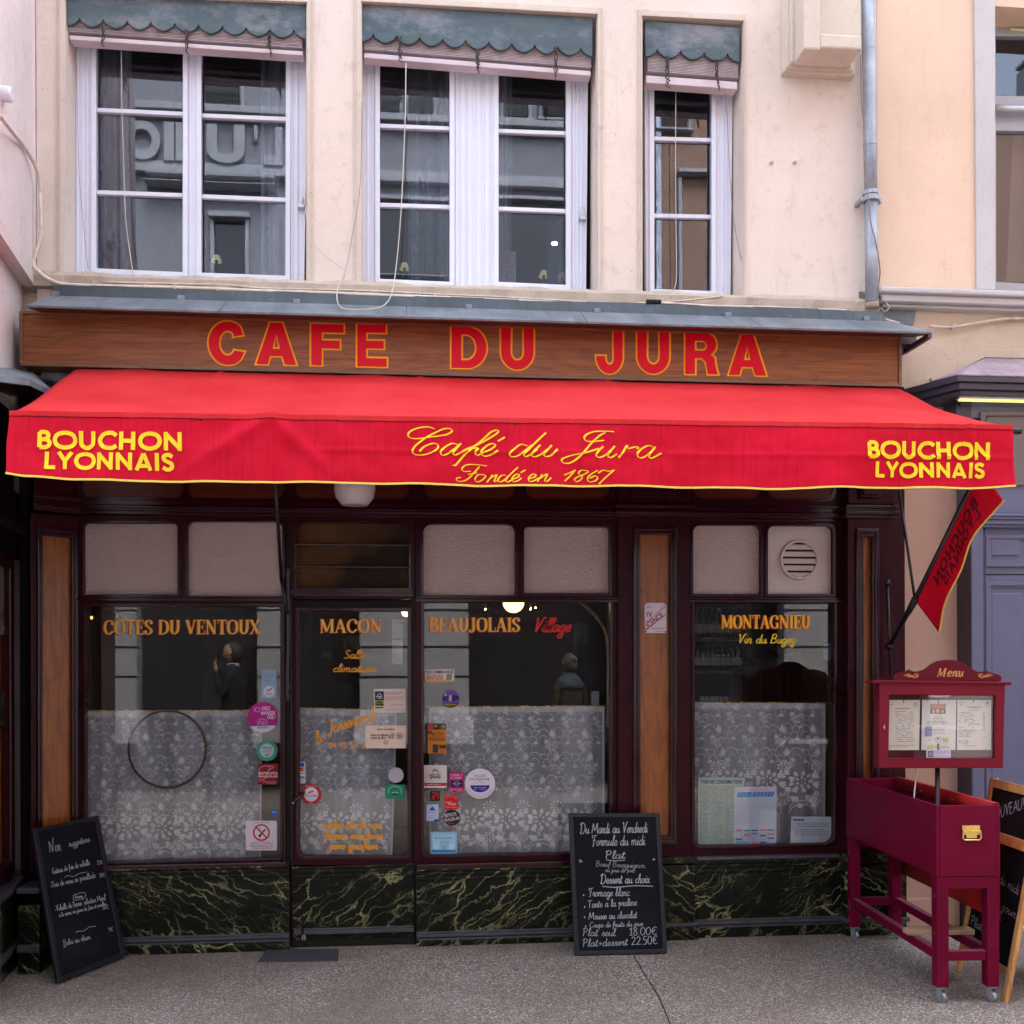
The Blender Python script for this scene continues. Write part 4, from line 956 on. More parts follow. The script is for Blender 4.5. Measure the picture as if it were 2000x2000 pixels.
for (y0, y1, o_) in ((1003, 1008, .055), (1008, 1014, .045), (1014, 1024, .03), (1024, 1030, .015)):
    p0, p1 = at(1940, y0, -.06-o_), at(1940, y1, -.06-o_); g.box(xx(1905, -.06), XE, -.06-o_, -.05, p1.z, p0.z)
g.build('door_cornice', m_purple, rb, bevel=.005)
door = thing('panelled_door', 'lavender blue panelled double door with raised mouldings at the right edge', 'door', at(2000, 1850, -.02))
g = G(); a_ = at(1924.5, 1031, -.03); g.box(a_.x, XE, -.03, .04, .02, a_.z); g.build('leaf', m_purple, door)
pdo = W(-.03)
def pmould(y0, y1, x0=1918, x1=2300, parent=door):
    g = G(); g.plate(pdo, rect(x0, y0, x1, y1), [rect(x0+9, y0+8, x1-9, y1-8)], .022, .022); g.plate(pdo, rect(x0+8, y0+7, x1-8, y1-7), [rect(x0+13, y0+12, x1-13, y1-12)], .012, .012)
    g.build('panel_moulding', m_purple, parent, bevel=.004)
pmould(1044, 1107, 1926); 
g = G(); g.plate(pdo, rect(1936, 1045+0, 1992, 1085), [], .014, .014); g.build('raised_panel', m_purple, door, bevel=.006)
pmould(1136, 1790, 1926)
g = G(); g.plate(pdo, rect(1937, 1158, 1995, 1780), [], .014, .014); g.build('raised_panel', m_purple, door, bevel=.006)
g = G(); g.plate(pdo, rect(1924, 1121, 2300, 1123.5), [], .001, .001); g.build('leaf_joint', m_gap, door)
# grey flashing and bracket at the cafe corner
g = G(); g.plate(pw, [(1722, 598), (1790, 602), (1784, 634), (1722, 632)], [], .01, .006); g.build('flashing_sheet', m_zincl, rb)
# ------------------------------------------------------------------ sign board and zinc roof
sign = thing('sign_board', 'long varnished wood fascia reading CAFE DU JURA in red letters outlined in yellow', 'sign', (0, -.1, zz(1000, 733, -.12)))
SY = -.12; ps = W(SY)
sx0, sx1 = xx(41, SY, 660), xx(1758, SY, 700); sz0, sz1 = zz(1000, 734, SY), zz(1000, 636, SY)
g = G(); g.box(sx0, sx1, SY, .09, sz0, sz1); g.build('board', m_sign, sign, bevel=.003)
g = G(); e = .012
g.box(sx0-.004, sx1+.004, SY-.010, SY+.02, sz0-.012, sz0+.008); g.box(sx0-.004, sx1+.004, SY-.010, SY+.02, sz1-.016, sz1+.002)
g.box(sx1-.012, sx1+.006, SY-.012, SY+.2, sz0-.002, sz1-.006); g.box(sx0-.006, sx0+.012, SY-.012, SY+.2, sz0-.002, sz1-.006); g.build('edge_trim', m_edge, sign, bevel=.003)
def ringarc(cx, cy, ro, ri, a0, a1, n=18, ex=1.0):
    return arc(cx, cy, ro[0], ro[1], a0, a1, n), arc(cx, cy, ri[0], ri[1], a1, a0, n)
o_, i_ = ringarc(.52, .5, (.52, .5), (.24, .29), 38, 322, 26)
CC = [[(.93, .70)]+o_[1:-1]+[(.97, .30)]+[(.70, .33)]+i_[1:-1]+[(.68, .66)]]
U_ = [[(0, 1)]+arc(.5, .42, .5, .42, 180, 360, 20)+[(1, 1), (.70, 1)]+arc(.5, .42, .21, .21, 0, -180, 14)+[(.30, 1)]]
J_ = [arc(.5, .40, .5, .40, 180, 360, 20)+[(1, 1), (.66, 1)]+arc(.5, .36, .17, .16, 0, -180, 12)+[(.33, .40)]]
D_ = [[(0, 0), (0, 1), (.42, 1)]+arc(.46, .5, .54, .5, 88, -88, 22)+[(.42, 0)], [(.28, .18), (.28, .82), (.42, .82)]+arc(.42, .5, .30, .32, 88, -88, 16)+[(.42, .18)]]
A_ = [[(0, 0), (.35, 1), (.65, 1), (1, 0), (.72, 0), (.655, .20), (.345, .20), (.28, 0)], [(.40, .37), (.60, .37), (.50, .73)]]
F_ = [[(0, 0), (0, 1), (1, 1), (1, .80), (.32, .80), (.32, .60), (.88, .60), (.88, .41), (.32, .41), (.32, 0)]]
E_ = [[(0, 0), (0, 1), (.97, 1), (.97, .81), (.30, .81), (.30, .61), (.90, .61), (.90, .43), (.30, .43), (.30, .19), (1, .19), (1, 0)]]
R_ = [[(0, 0), (0, 1), (.60, 1)]+arc(.62, .725, .33, .275, 85, -60, 14)+[(.80, .46), (.90, .40), (.93, .2), (1, 0), (.70, 0), (.64, .3), (.52, .39), (.29, .39), (.29, 0)], [(.29, .57), (.29, .82), (.52, .82)]+arc(.53, .695, .14, .125, 85, -85, 8)+[(.52, .57)]]
for nm, sh, x0, x1, y0, y1 in (('C', CC, 407.5, 479, 628, 712), ('A', A_, 501, 578, 630.5, 711), ('F', F_, 608, 671, 633, 713), ('E', E_, 698, 755, 634, 715),
                           ('D', D_, 882, 950, 639, 718), ('U', U_, 979, 1042, 641, 721), ('J', J_, 1165, 1216, 646, 729), ('U', U_, 1245, 1307, 648, 729), ('R', R_, 1339, 1402, 651, 730), ('A', A_, 1424, 1496, 654, 732)):
    loops = [[(x0+u*(x1-x0), y1-v*(y1-y0)+(u-.5)*(x1-x0)*.022) for u, v in l] for l in sh]
    g = G(); g.plate(ps, loops[0], loops[1:], .0075, .0055)
    lt = g.build('letter', m_sred, sign)
    g = G()
    for l in loops:     # yellow edging band with mitred corners
        n = len(l); O, I = [], []
        for i in range(n):
            a, b, c = l[i-1], l[i], l[(i+1) % n]
            d1 = (b[0]-a[0], b[1]-a[1]); d2 = (c[0]-b[0], c[1]-b[1]); l1 = math.hypot(*d1) or 1; l2 = math.hypot(*d2) or 1
            n1 = (-d1[1]/l1, d1[0]/l1); n2 = (-d2[1]/l2, d2[0]/l2); mx, my = n1[0]+n2[0], n1[1]+n2[1]; q = mx*mx+my*my
            k = 2/max(q, .8); mx *= k; my *= k
            w = 3.5
            O.append(ps.map(b[0]+mx*w, b[1]+my*w, .002)); I.append(ps.map(b[0]-mx*w, b[1]-my*w, .002))
        g.add(O+I, [(i, (i+1) % n, n+(i+1) % n, n+i) for i in range(n)])
    g.build('letter_outline', m_syel, lt)
roof = thing('zinc_roof', 'narrow sheet zinc roof over the wooden sign board', 'roof', (0, -.2, sz1))
RY = -.31
rx0, rx1 = xx(50, RY, 605), xx(1820, RY, 637); rz = zz(1000, 624, RY); rz2 = zz(1000, 604, -.06); rb_ = zz(1000, 587, .0)
njt = 5
for i in range(njt):
    a, b = rx0+(rx1-rx0)*i/njt, rx0+(rx1-rx0)*(i+1)/njt-.004
    a2, b2 = max(a, rx0+.05), (min(b, XR+.02) if i == njt-1 else b)
    g = G(); t_ = .010
    V = [(a, RY, rz), (b, RY, rz), (b2, -.055, rz2), (a2, -.055, rz2)]
    g.add(V+[(x, y+.004, z-t_) for x, y, z in V], [(0, 1, 2, 3), (7, 6, 5, 4), (0, 4, 5, 1), (1, 5, 6, 2), (3, 7, 4, 0), (2, 6, 7, 3)])
    g.build('zinc_sheet', m_zincl, roof)
g = G(); n = 24
for i in range(n):
    a, b = rx0+.04+(XR-rx0-.06)*i/n, rx0+.04+(XR-rx0-.06)*(i+1)/n
    w = .006*math.sin(i*1.3)
    V = [(a, -.056+w*.3, rz2-.006), (b, -.056+w*.3, rz2-.006), (b, -.012+w, rb_+w), (a, -.012+w, rb_+w)]
    g.add(V, [(0, 1, 2, 3)])
g.build('flashing', m_zinc, roof, solid=.006)
for px in (110, 355, 580, 915, 1165, 1420, 1690):
    g = G(); x = xx(px, -.05, 600); g.box(x-.02, x+.02, -.075, -.02, rz2-.012, rz2+.018); g.build('sheet_clip', m_zincl, roof, bevel=.004)
g = G(); g.plate3([[Vector(v) for v in ((rx0+.01, RY+.012, rz-.014), (rx1-.02, RY+.012, rz-.014), (rx1-.02, SY-.003, rz-.002+.03), (rx0+.01, SY-.003, rz-.002+.03))]], (0, 0, -1), .008)
g.build('soffit', m_redwood, roof)
g = G(); g.obox((rx1-.02, RY+.0, rz-.035), (.02, 0, 0), (0, .3, 0), (0, 0, .03)); px_box(g, 1760, 1790, 650, 672, -.1, .09); px_box(g, 1760, 1786, 672, 680, -.06, .09); g.build('end_bracket', m_purpled, roof)

# ------------------------------------------------------------------ shopfront
shop = thing('shopfront', 'dark burgundy cafe shopfront with frosted transoms, marbled plinth and gold lettered windows', 'shopfront', (0, .05, 0))
YF, YG = .03, .075
pF = W(YF)
bayx = (157, 560)
def bay(x0, x1, ytop, ybot, holes, name='window', Y=YF, th=.05):
    g = G(); g.plate(W(Y), [(x0, ytop), (x1, ytop), (x1, ybot[1]), (x0, ybot[0])], holes, 0, th)
    o = g.build(name, m_burg, shop, bevel=.003)
    for h in holes:
        cx = sum(p[0] for p in h)/len(h); cy = sum(p[1] for p in h)/len(h)
        big = [(x+(5 if x > cx else -5), y+(5 if y > cy else -5)) for x, y in h]
        g = G(); g.plate(W(Y), big, [[(x+(.6 if x > cx else -.6), y+(.6 if y > cy else -.6)) for x, y in h]], .009, .012)
        g.build('glazing_bead', m_burg2, o, bevel=.004)
    return o
P1 = rr(163, 1022, 346, 1161, 9, c='1100'); P2 = rr(366, 1019, 551, 1164, 14, c='1100'); PD = rr(580, 1021, 798, 1148, 15, c='1100')
P3 = rr(827, 1024, 1006, 1163, 16, c='1100'); P4 = rr(1024, 1029, 1190, 1158, 8, c='1100'); P5 = rr(1354, 1026, 1486, 1160, 14, c='1100'); P6 = rr(1500, 1027, 1627, 1160, 13, c='1100')
G1 = rr(166, 1184, 547, 1678, 12, c='0010'); G3 = rr(828, 1176, 1192, 1669, 14, c='0001'); G4 = rr(1357, 1172, 1630, 1650, 18, c='0011')
GD = rr(585, 1194, 796, 1672, 14, c='0011')
def slope(h, k): 
    cx = sum(p[0] for p in h)/len(h); return [(x, y-(x-cx)*k if y > 1400 else y) for x, y in h]
G1, G3, G4, GD = slope(G1, .022), slope(G3, .017), slope(G4, .02), slope(GD, .0)
w1 = bay(150, 558, 1006, (1693, 1684), [P1, P2, G1]); w3 = bay(812, 1212, 1006, (1690, 1682), [P3, P4, G3]); w4 = bay(1343, 1655, 1006, (1674, 1666), [P5, P6, G4])
wd = bay(566, 810, 1006, (1170, 1170), [PD], 'door_transom')
def pane(poly, Y, mat, par, name='pane'):
    g = G(); g.flat(W(Y), [(x, y) for x, y in poly]); return g.build(name, mat, par)
def grow(r, e=5):
    cx = sum(p[0] for p in r)/len(r); cy = sum(p[1] for p in r)/len(r)
    return [(x+(e if x > cx else -e), y+(e if y > cy else -e)) for x, y in r]
for pnl, wdw in ((P1, w1), (P2, w1), (P3, w3), (P4, w3), (P5, w4)): pane(grow(pnl), YF+.035, m_frost, wdw, 'frosted_pane')
pane(grow(PD), YF+.035, m_frost2, wd, 'frosted_pane')
pane(grow(G1), YG, m_glass, w1); pane(grow(G3), YG, m_glass, w3); pane(grow(G4), YG, m_glass, w4)
v = G(); v.plate(W(YF+.034), grow(P6), [], 0, .008); vp = v.build('vent_panel', m_vent, w4)
c0 = at(1560, 1094, YF+.03); rad = .117
g = G(); g.lathe(c0, [(rad-.012, 0), (rad-.012, -.018), (rad, -.02), (rad+.003, 0)], 40, (0, 1, 0)); g.build('vent_ring', m_vent, vp, smooth=False)
g = G(); g.lathe(c0+Vector((0, -.001, 0)), [(0, 0), (rad-.012, 0)], 40, (0, -1, 0)); g.build('vent_hole', m_gap, vp)
for i in range(5):
    zc_ = c0.z+.083-.042*i; hw = math.sqrt(max(0, (rad-.013)**2-(zc_-c0.z)**2)); zb_ = zc_-.021; hw2 = math.sqrt(max(0, (rad-.013)**2-(zb_-c0.z)**2)); zt_ = zc_+.010; hw3 = math.sqrt(max(0, (rad-.013)**2-(zt_-c0.z)**2))
    g = G(); t_ = .003
    V = [(c0.x-hw2, c0.y-.016, zb_), (c0.x+hw2, c0.y-.016, zb_), (c0.x+hw, c0.y-.009, zc_), (c0.x+hw3, c0.y-.004, zt_), (c0.x-hw3, c0.y-.004, zt_), (c0.x-hw, c0.y-.009, zc_)]
    g.add(V+[(x, y+t_, z) for x, y, z in V], [(0, 1, 2, 3, 4, 5), (11, 10, 9, 8, 7, 6), (0, 6, 7, 1)]); g.build('louvre', m_vent, vp)
g = G()
for (x, y) in ((1515, 1068), (1606, 1066), (1563, 1152), (1598, 1146)): g.lathe(at(x, y, YF+.034), [(.005, 0), (.004, -.004), (0, -.005)], 8, (0, 1, 0))
g.build('screw', m_vent, vp)
# twisted bars in front of the door transom
for y in (1064, 1107):
    g = G(); P = [at(574, y-1, YF-.012)]; n = 60; rs = [.006]
    for i in range(1, n):
        x = 574+(804-574)*i/n; P.append(at(x, y-1+2*i/n, YF-.012)); inb = 622 < x < 668 or 714 < x < 754
        rs.append(.006+(.004 if inb and (i % 2) else 0))
    P.append(at(804, y+1, YF-.012)); rs.append(.006); g.tube(P, rs, 6); g.build('transom_bar', m_iron, wd)
# head of the shopfront, behind the awning
x0s, x1s = xx(150, YF), xx(1655, YF)
g = G(); g.box(x0s, x1s, YF-.004, .12, zz(1000, 1008, YF), sz0+.02); hd = g.build('head', m_burg, shop)
for (xa, xb) in ((160, 358), (366, 556), (575, 800), (828, 1008), (1026, 1192), (1355, 1487), (1500, 1628)):
    pn = rr(xa, 800, xb, 975, 20, c='0011')
    g = G(); g.flat(W(YF-.0045), pn, off=.002); g.build('red_panel', m_redwood, hd)
    g = G(); g.plate(W(YF-.004), grow(pn, 5), [grow(pn, -1)], .014, .014); g.build('panel_bead', m_burg2, hd, bevel=.004)
g = G()
for (ya, yb_, o_) in ((980, 985, .018), (985, 995, .03), (995, 1000, .045), (1000, 1004, .038), (1004, 1012, .012)):
    p0, p1 = at(1000, ya, YF-o_), at(1000, yb_, YF-o_); g.box(x0s-.01, x1s, YF-o_, .05, p1.z, p0.z)
g.build('entablature', m_burg2, shop, bevel=.003)
g = G()
for (xa, xb) in ((150, 560), (812, 1212), (1343, 1655)):
    for (ya, yb_, o_) in ((1165, 1169, .014), (1169, 1175, .022)):
        p0, p1 = at(700, ya, YF-o_), at(700, yb_, YF-o_); g.box(xx(xa, YF), xx(xb, YF), YF-o_, YF, p1.z, p0.z)
p0, p1 = at(690, 1152, YF-.02), at(690, 1165, YF-.02); g.box(xx(567, YF), xx(808, YF), YF-.02, YF, p1.z, p0.z)
p0, p1 = at(690, 1156, YF-.03), at(690, 1160, YF-.03); g.box(xx(567, YF), xx(808, YF), YF-.03, YF-.02, p1.z, p0.z)
g.build('transom_rail', m_burg2, shop, bevel=.003)
# sill rail under the windows
for (xa, xb, ya, yb_) in ((150, 560, 1684, 1700), (812, 1232, 1680, 1695), (1350, 1655, 1668, 1679)):
    g = G(); p0, p1 = at((xa+xb)/2, ya+4, YF-.045), at((xa+xb)/2, yb_, YF-.045); g.box(xx(xa, YF), xx(xb, YF), YF-.045, .08, p1.z, p0.z)
    g.build('sill_rail', m_strip if xa > 1300 else m_burg2, shop, bevel=.006)
# marbled plinth blocks
def marble_bay(x0, x1, yt, Y, xr):
    p = lambda y: zz(xr, y, Y)
    k = .0
    g = G(); g.box(xx(x0, Y), xx(x1, Y), Y, .12, .0, p(yt)); mm_ = m_marble if x0 < 300 else m_marble2; mb = g.build('marble_block', mm_, shop, bevel=.003)
    g = G(); X0, X1 = xx(x0, Y), xx(x1, Y)
    for (ya, yb_, o_) in ((yt+1, yt+5, .016), (yt+8, yt+12, .012), (yt+18, yt+22, .010), (yt+22, yt+25, .004)): g.box(X0, X1, Y-o_, Y+.01, p(yb_), p(ya))
    g.build('top_moulding', mm_, mb, bevel=.003)
    yb0 = {1: 1826, 2: 1811, 3: 1815, 4: 1792}[1 if x0 < 300 else 2 if x0 < 700 else 3 if x0 < 1250 else 4]
    g = G()
    for (ya, yb_, o_) in ((0, 4, .008), (4, 10, .018), (12, 15, .022)): g.box(X0, X1, Y-o_, Y+.01, p(yb0+yb_), p(yb0+ya))
    g.build('base_strip', m_strip, mb, bevel=.003)
    g = G(); g.box(X0, X1, Y-.022, Y+.01, 0, p(yb0+15)); g.build('marble_base', mm_, mb, bevel=.003)
marble_bay(150, 564, 1692, -.0, 400); marble_bay(812, 1236, 1692, .0, 1000); marble_bay(1354, 1656, 1678, .0, 1500)
g = G(); Y = -.035; g.box(xx(1290, Y), xx(1356, Y), Y, .12, 0, zz(1330, 1690, Y)); g.box(xx(1286, Y), xx(1359, Y), Y-.015, .1, zz(1330, 1686, Y), zz(1330, 1674, Y)); g.box(xx(1284, Y), xx(1361, Y), Y-.02, .1, 0, zz(1330, 1808, Y)); g.build('pilaster_base', m_marble, shop, bevel=.005)
g = G(); Y = -.035; g.box(xx(1286, Y), xx(1359, Y), Y-.026, .1, zz(1330, 1808, Y), zz(1330, 1802, Y)); g.build('base_strip', m_strip, shop, bevel=.004)
# centre pilaster
def pilaster(xa, xb, wa, wb, ytop, ybot, Y, mat, wt, wbm, name='pilaster'):
    g = G(); a, b = xx(xa, Y), xx(xb, Y)
    z1_, z0_ = zz((xa+xb)/2, 1006, Y), zz((xa+xb)/2, ybot, Y)
    pY = W(Y)
    hole = rect(wa, wt, wb, wbm)
    g.plate(pY, [(xa, 1006), (xb, 1006), (xb, ybot), (xa, ybot)], [hole], 0, .12); p_ = g.build(name, m_burg, shop, bevel=.004)
    g = G(); g.flat(W(Y+.03), [(wa-3, wt-3), (wb+3, wt-3), (wb+3, wbm+3), (wa-3, wbm+3)]); g.build('wood_panel', mat, p_)
    g = G(); g.plate(pY, [(wa-14, wt-16), (wb+14, wt-16), (wb+14, wbm+16), (wa-14, wbm+16)], [rect(wa-6, wt-7, wb+6, wbm+7)], .018, .018)
    g.plate(pY, [(wa-7, wt-8), (wb+7, wt-8), (wb+7, wbm+8), (wa-7, wbm+8)], [rect(wa, wt, wb, wbm)], .008, .03); g.build('panel_moulding', m_burg2, p_, bevel=.006)
    return p_
pil = pilaster(1207, 1347, 1251, 1309, 1006, 1690, .0, m_panel, 1044, 1634)
g = G(); Y = .0
for (ya, yb_, o_) in ((984, 990, .05), (990, 996, .035), (996, 1002, .05), (1002, 1008, .02)):
    p0, p1 = at(1277, ya, Y-o_), at(1277, yb_, Y-o_); g.box(xx(1205, Y)-o_*.3, xx(1349, Y)+o_*.3, Y-o_, .05, p1.z, p0.z)
g.build('capital', m_burg2, pil, bevel=.003)
g = G(); px_box(g, 1207, 1347, 800, 985, .0, .1); px_box(g, 1232, 1328, 800, 972, -.018, .0); px_box(g, 1240, 1320, 800, 966, -.026, -.01); g.build('upper_block', m_burg, pil, bevel=.005)
# right pilaster, deeper, with a side return
pr_ = pilaster(1656, 1745, 1687, 1704, 1006, 1700, -.06, m_panel, 1048, 1640, 'end_pilaster')
g = G(); Y = -.06
for (ya, yb_, o_) in ((986, 992, .05), (992, 998, .03), (998, 1004, .05), (1004, 1012, .02)):
    p0, p1 = at(1700, ya, Y-o_), at(1700, yb_, Y-o_); g.box(xx(1652, Y)-o_*.3, xx(1747, Y)+o_*.3, Y-o_, .1, p1.z, p0.z)
g.build('capital', m_burg2, pr_, bevel=.003)
g = G(); px_box(g, 1656, 1745, 780, 985, -.06, .1); px_box(g, 1680, 1722, 800, 972, -.085, -.06); px_box(g, 1686, 1716, 800, 966, -.1, -.08); g.build('upper_block', m_burg, pr_, bevel=.005)
g = G(); g.box(xx(1745, -.06), xx(1762, .02), -.02, .12, 0, sz0+.02); g.box(xx(1745, -.06)-.002, xx(1745, -.06)+.02, -.06, .1, 0.5, sz0+.02); g.build('side_return', m_burg, pr_, bevel=.003)
g = G(); a, b = xx(1650, -.07), xx(1762, -.07); g.box(a, b+.02, -.08, .12, 0, zz(1700, 1690, -.07)); g.box(a-.01, b+.03, -.10, .1, zz(1700, 1682, -.07), zz(1700, 1668, -.07)); g.build('pilaster_base', m_marble, pr_, bevel=.005)
g = G(); g.box(a-.01, b+.03, -.102, .1, zz(1700, 1800, -.07), zz(1700, 1792, -.07)); g.build('base_strip', m_strip, pr_, bevel=.005)
# left splayed bay with its wood panel
d45 = FWD*math.cos(R(43.5)) + RT0*math.sin(R(43.5)); n45 = Vector((d45.y, -d45.x, 0))
pS = Pl(at(153, 1300, YF), n45)
g = G(); g.plate(pS, [(60, 1001), (157, 1008), (157, 1704), (60, 1712)], [[(84, 1046), (141, 1052), (141, 1660), (84, 1668)]], 0, .05); sp = g.build('splayed_bay', m_burg, shop, bevel=.004)
g = G(); g.flat(pS, [(80, 1040), (145, 1046), (145, 1670), (80, 1676)], off=-.025); g.build('wood_panel', m_panel, sp)
g = G(); g.plate(pS, [(74, 1026), (154, 1035), (154, 1672), (74, 1682)], [[(80, 1037), (147, 1044), (147, 1662), (80, 1672)]], .016, .016)
g.plate(pS, [(79, 1036), (148, 1043), (148, 1664), (79, 1674)], [[(84, 1046), (141, 1052), (141, 1656), (84, 1664)]], .006, .025); g.build('panel_moulding', m_burg2, sp, bevel=.005)
g = G()
for (ya, yb_, o_) in ((966, 974, .05), (974, 984, .035), (984, 992, .05), (992, 1000, .02)):
    g.plate(pS, [(66, ya-5), (160, ya+5), (160, yb_+5), (66, yb_-5)], [], o_, .08)
g.plate(pS, [(66, 760), (160, 770), (160, 972), (66, 962)], [], 0, .05); g.build('capital', m_burg2, sp, bevel=.004)
g = G(); g.plate(pS, [(60, 1704), (157, 1696), (157, 1900), (60, 1920)], [], .01, .08); g.build('marble_block', m_marble, sp)
# near-black strips painted in for the gap shadows each side of the door
g = G(); g.box(xx(556, YF), xx(570, YF), YF+.02, .14, 0, zz(560, 1006, YF)); g.box(xx(806, YF), xx(814, YF), YF+.02, .14, 0, zz(810, 1006, YF)); g.build('door_gap_shadow', m_gap, shop)
g = G(); g.box(xx(553, YF), xx(557, YF), YF-.02, .05, .1, zz(560, 1170, YF)); g.box(xx(568, YF), xx(571, YF), YF-.012, .05, .1, zz(560, 1170, YF)); g.build('jamb_bead', m_burg2, shop, bevel=.003)
# door leaf
dr = thing('glazed_door', 'burgundy glazed entrance door lettered MACON with marbled lower panel', 'door', at(690, 1850, YF+.01))
YD = YF+.012; pD = W(YD)
g = G(); g.plate(pD, [(571, 1172), (806, 1172), (806, 1690), (571, 1690)], [GD], 0, .045); g.build('frame', m_burg, dr, bevel=.003)
g = G(); g.plate(pD, grow(GD, 7), [grow(GD, 1)], .010, .012); g.build('glazing_bead', m_burg2, dr, bevel=.004)
g = G(); px_box(g, 574, 803, 1173, 1190, YD-.008, YD); g.build('top_rail', m_black, dr, bevel=.003)
g = G(); g.flat(W(YG), grow(GD)); g.build('pane', m_glass, dr)
g = G(); Y = YD-.005; g.box(xx(570, Y), xx(807, Y), Y, Y+.05, .035, zz(690, 1690, Y)); 
for (ya, yb_, o_) in ((1690, 1694, .014), (1697, 1701, .01), (1708, 1711, .008)): g.box(xx(570, Y), xx(807, Y), Y-o_, Y+.01, zz(690, yb_, Y), zz(690, ya, Y))
g.build('marble_panel', m_marble2, dr, bevel=.003)
g = G()
for (ya, yb_, o_) in ((1811, 1815, .008), (1815, 1822, .016)): g.box(xx(572, Y), xx(807, Y), Y-o_, Y+.01, zz(690, yb_, Y), zz(690, ya, Y))
g.build('base_strip', m_strip, dr, bevel=.003)
g = G(); g.box(xx(570, Y), xx(807, Y), Y-.01, Y+.04, .01, .04); g.build('kick_bar', m_gap, dr)
# handle: slanting lever by the round red sticker
g = G(); a, b = at(573, 1568, YD-.05), at(592, 1549, YD-.035); g.tube([a, a.lerp(b, .3), b, b+Vector((.0, .05, 0))], [.008, .011, .011, .008], 10); g.build('handle', m_iron, dr, smooth=True)
g = G(); g.lathe(a, [(.0, -.004), (.008, 0), (.006, .006)], 8, (a-b)); g.build('handle_tip', m_alu, dr)
g = G(); px_box(g, 588, 593, 1790, 1826, YD-.03, YD-.01); g.build('floor_bolt', m_burg2, dr, bevel=.003)
g = G(); px_box(g, 590, 592, 1828, 1836, YD-.02, YD-.01); px_box(g, 594, 596.5, 1826, 1836, YD-.02, YD-.01); px_box(g, 591, 594.5, 1826, 1828, YD-.02, YD-.01); g.build('bolt_keep', m_alu, dr)
for (x, y) in ((802, 1632), (807, 1632+8)):
    pass
# black shutter channel with fittings left of the door
g = G(); g.tube([at(563, 1116, -.01), at(563.5, 1240, -.01), at(561, 1365, -.01)], .011, 8); 
for y in (1118, 1340, 1362): g.lathe(at(563, y, -.012), [(.0, -.02), (.014, -.018), (.014, .018), (0, .02)], 10)
g.build('crank_rail', m_iron, label='thin black vertical crank rail beside the glass door', cat='rail')
# opal lamp shade under the awning
lm = thing('wall_lamp', 'white opal glass lamp shade hanging under the awning over the door', 'lamp', at(693, 985, -.22))
g = G(); p = at(693, 987, -.22); k = 1/352.
g.lathe(p, [(0, 2*k), (24*k, 0*k), (26*k, 1.5*k), (36*k, 14*k), (39.5*k, 30*k), (39*k, 44*k), (36*k, 62*k), (20*k, 74*k)], 32); g.build('shade', m_opal, lm, smooth=True)
g = G(); g.tube([p+Vector((0, 0, .19)), p+Vector((0, 0, .26)), p+Vector((0, .26, .30))], .012, 8); g.build('bracket', m_iron, lm)
# licence plate
lc = W(.026)
pl_lic = Pl((0, .028, 0), (0, -1, 0))
g = G(); g.plate(pl_lic, rect(1259, 1177.5, 1302, 1236.5), [], .004, .004)
li = g.build('licence_plate', pr(205, 190, 200), label='white enamel LICENCE IV plate on the brown centre wood panel', cat='plate')
g = G()
for (x, y) in ((1261, 1179), (1300, 1179), (1261, 1234), (1300, 1234)): g.flat(pl_lic, circ(x, y, 1.8, 8), off=.005)
sans(g, pl_lic, '69 1 ...', 1263, 1279, 1183, 1188, 0, .005); sans(g, pl_lic, 'IV', 1263, 1274, 1194.5, 1205, .02, .005)
dashes(g, pl_lic, 1274, 1225, 1300, 1235, 2, 1.1, .005); g.build('small_print', pr(60, 20, 35), li, kind='stuff')
g = G(); sans(g, pl_lic, 'LICENCE', 1262, 1306, 1220, 1230.5, .03, .005, rot=-38)
for d in (0, 16):
    a, b = (1259.5, 1222+d-5), (1301.5, 1190+d-8)
    g.ribbon(pl_lic, [a, b], [1.2, 1.2], .0052)
g.build('red_lettering', pr(130, 15, 40), li)
# ------------------------------------------------------------------ awning
AB = -.16
bx0, bx1 = at(149, 726, AB).x, at(1753, 759, AB).x
bz = zz(1000, 741, AB)
def front_w(y): return at(1966, 832, y).x - at(24, 808, y).x
lo, hi = -2.0, -.3
for _ in range(40):
    md = (lo+hi)/2
    if front_w(md) > (bx1-bx0): hi = md
    else: lo = md
AFY = (lo+hi)/2
fx0, fx1 = at(22, 808, AFY).x, at(1974, 832, AFY).x
fz0, fz1 = at(22, 808, AFY).z, at(1974, 835, AFY).z
print('awning projection', AFY, bx1-bx0, fz0, fz1, bz)
def fzat(x): return fz0+(fz1-fz0)*(x-fx0)/(fx1-fx0)
pinx = at(530, 820, AFY).x
aw = thing('awning', 'red canvas awning reading Café du Jura between two BOUCHON LYONNAIS marks', 'awning', ((fx0+fx1)/2, AFY/2, fz0))
nu, nv = 170, 20
seams = [xx(p, AB, 745) for p in (430, 820, 1190, 1530)]
g = G(); V = []
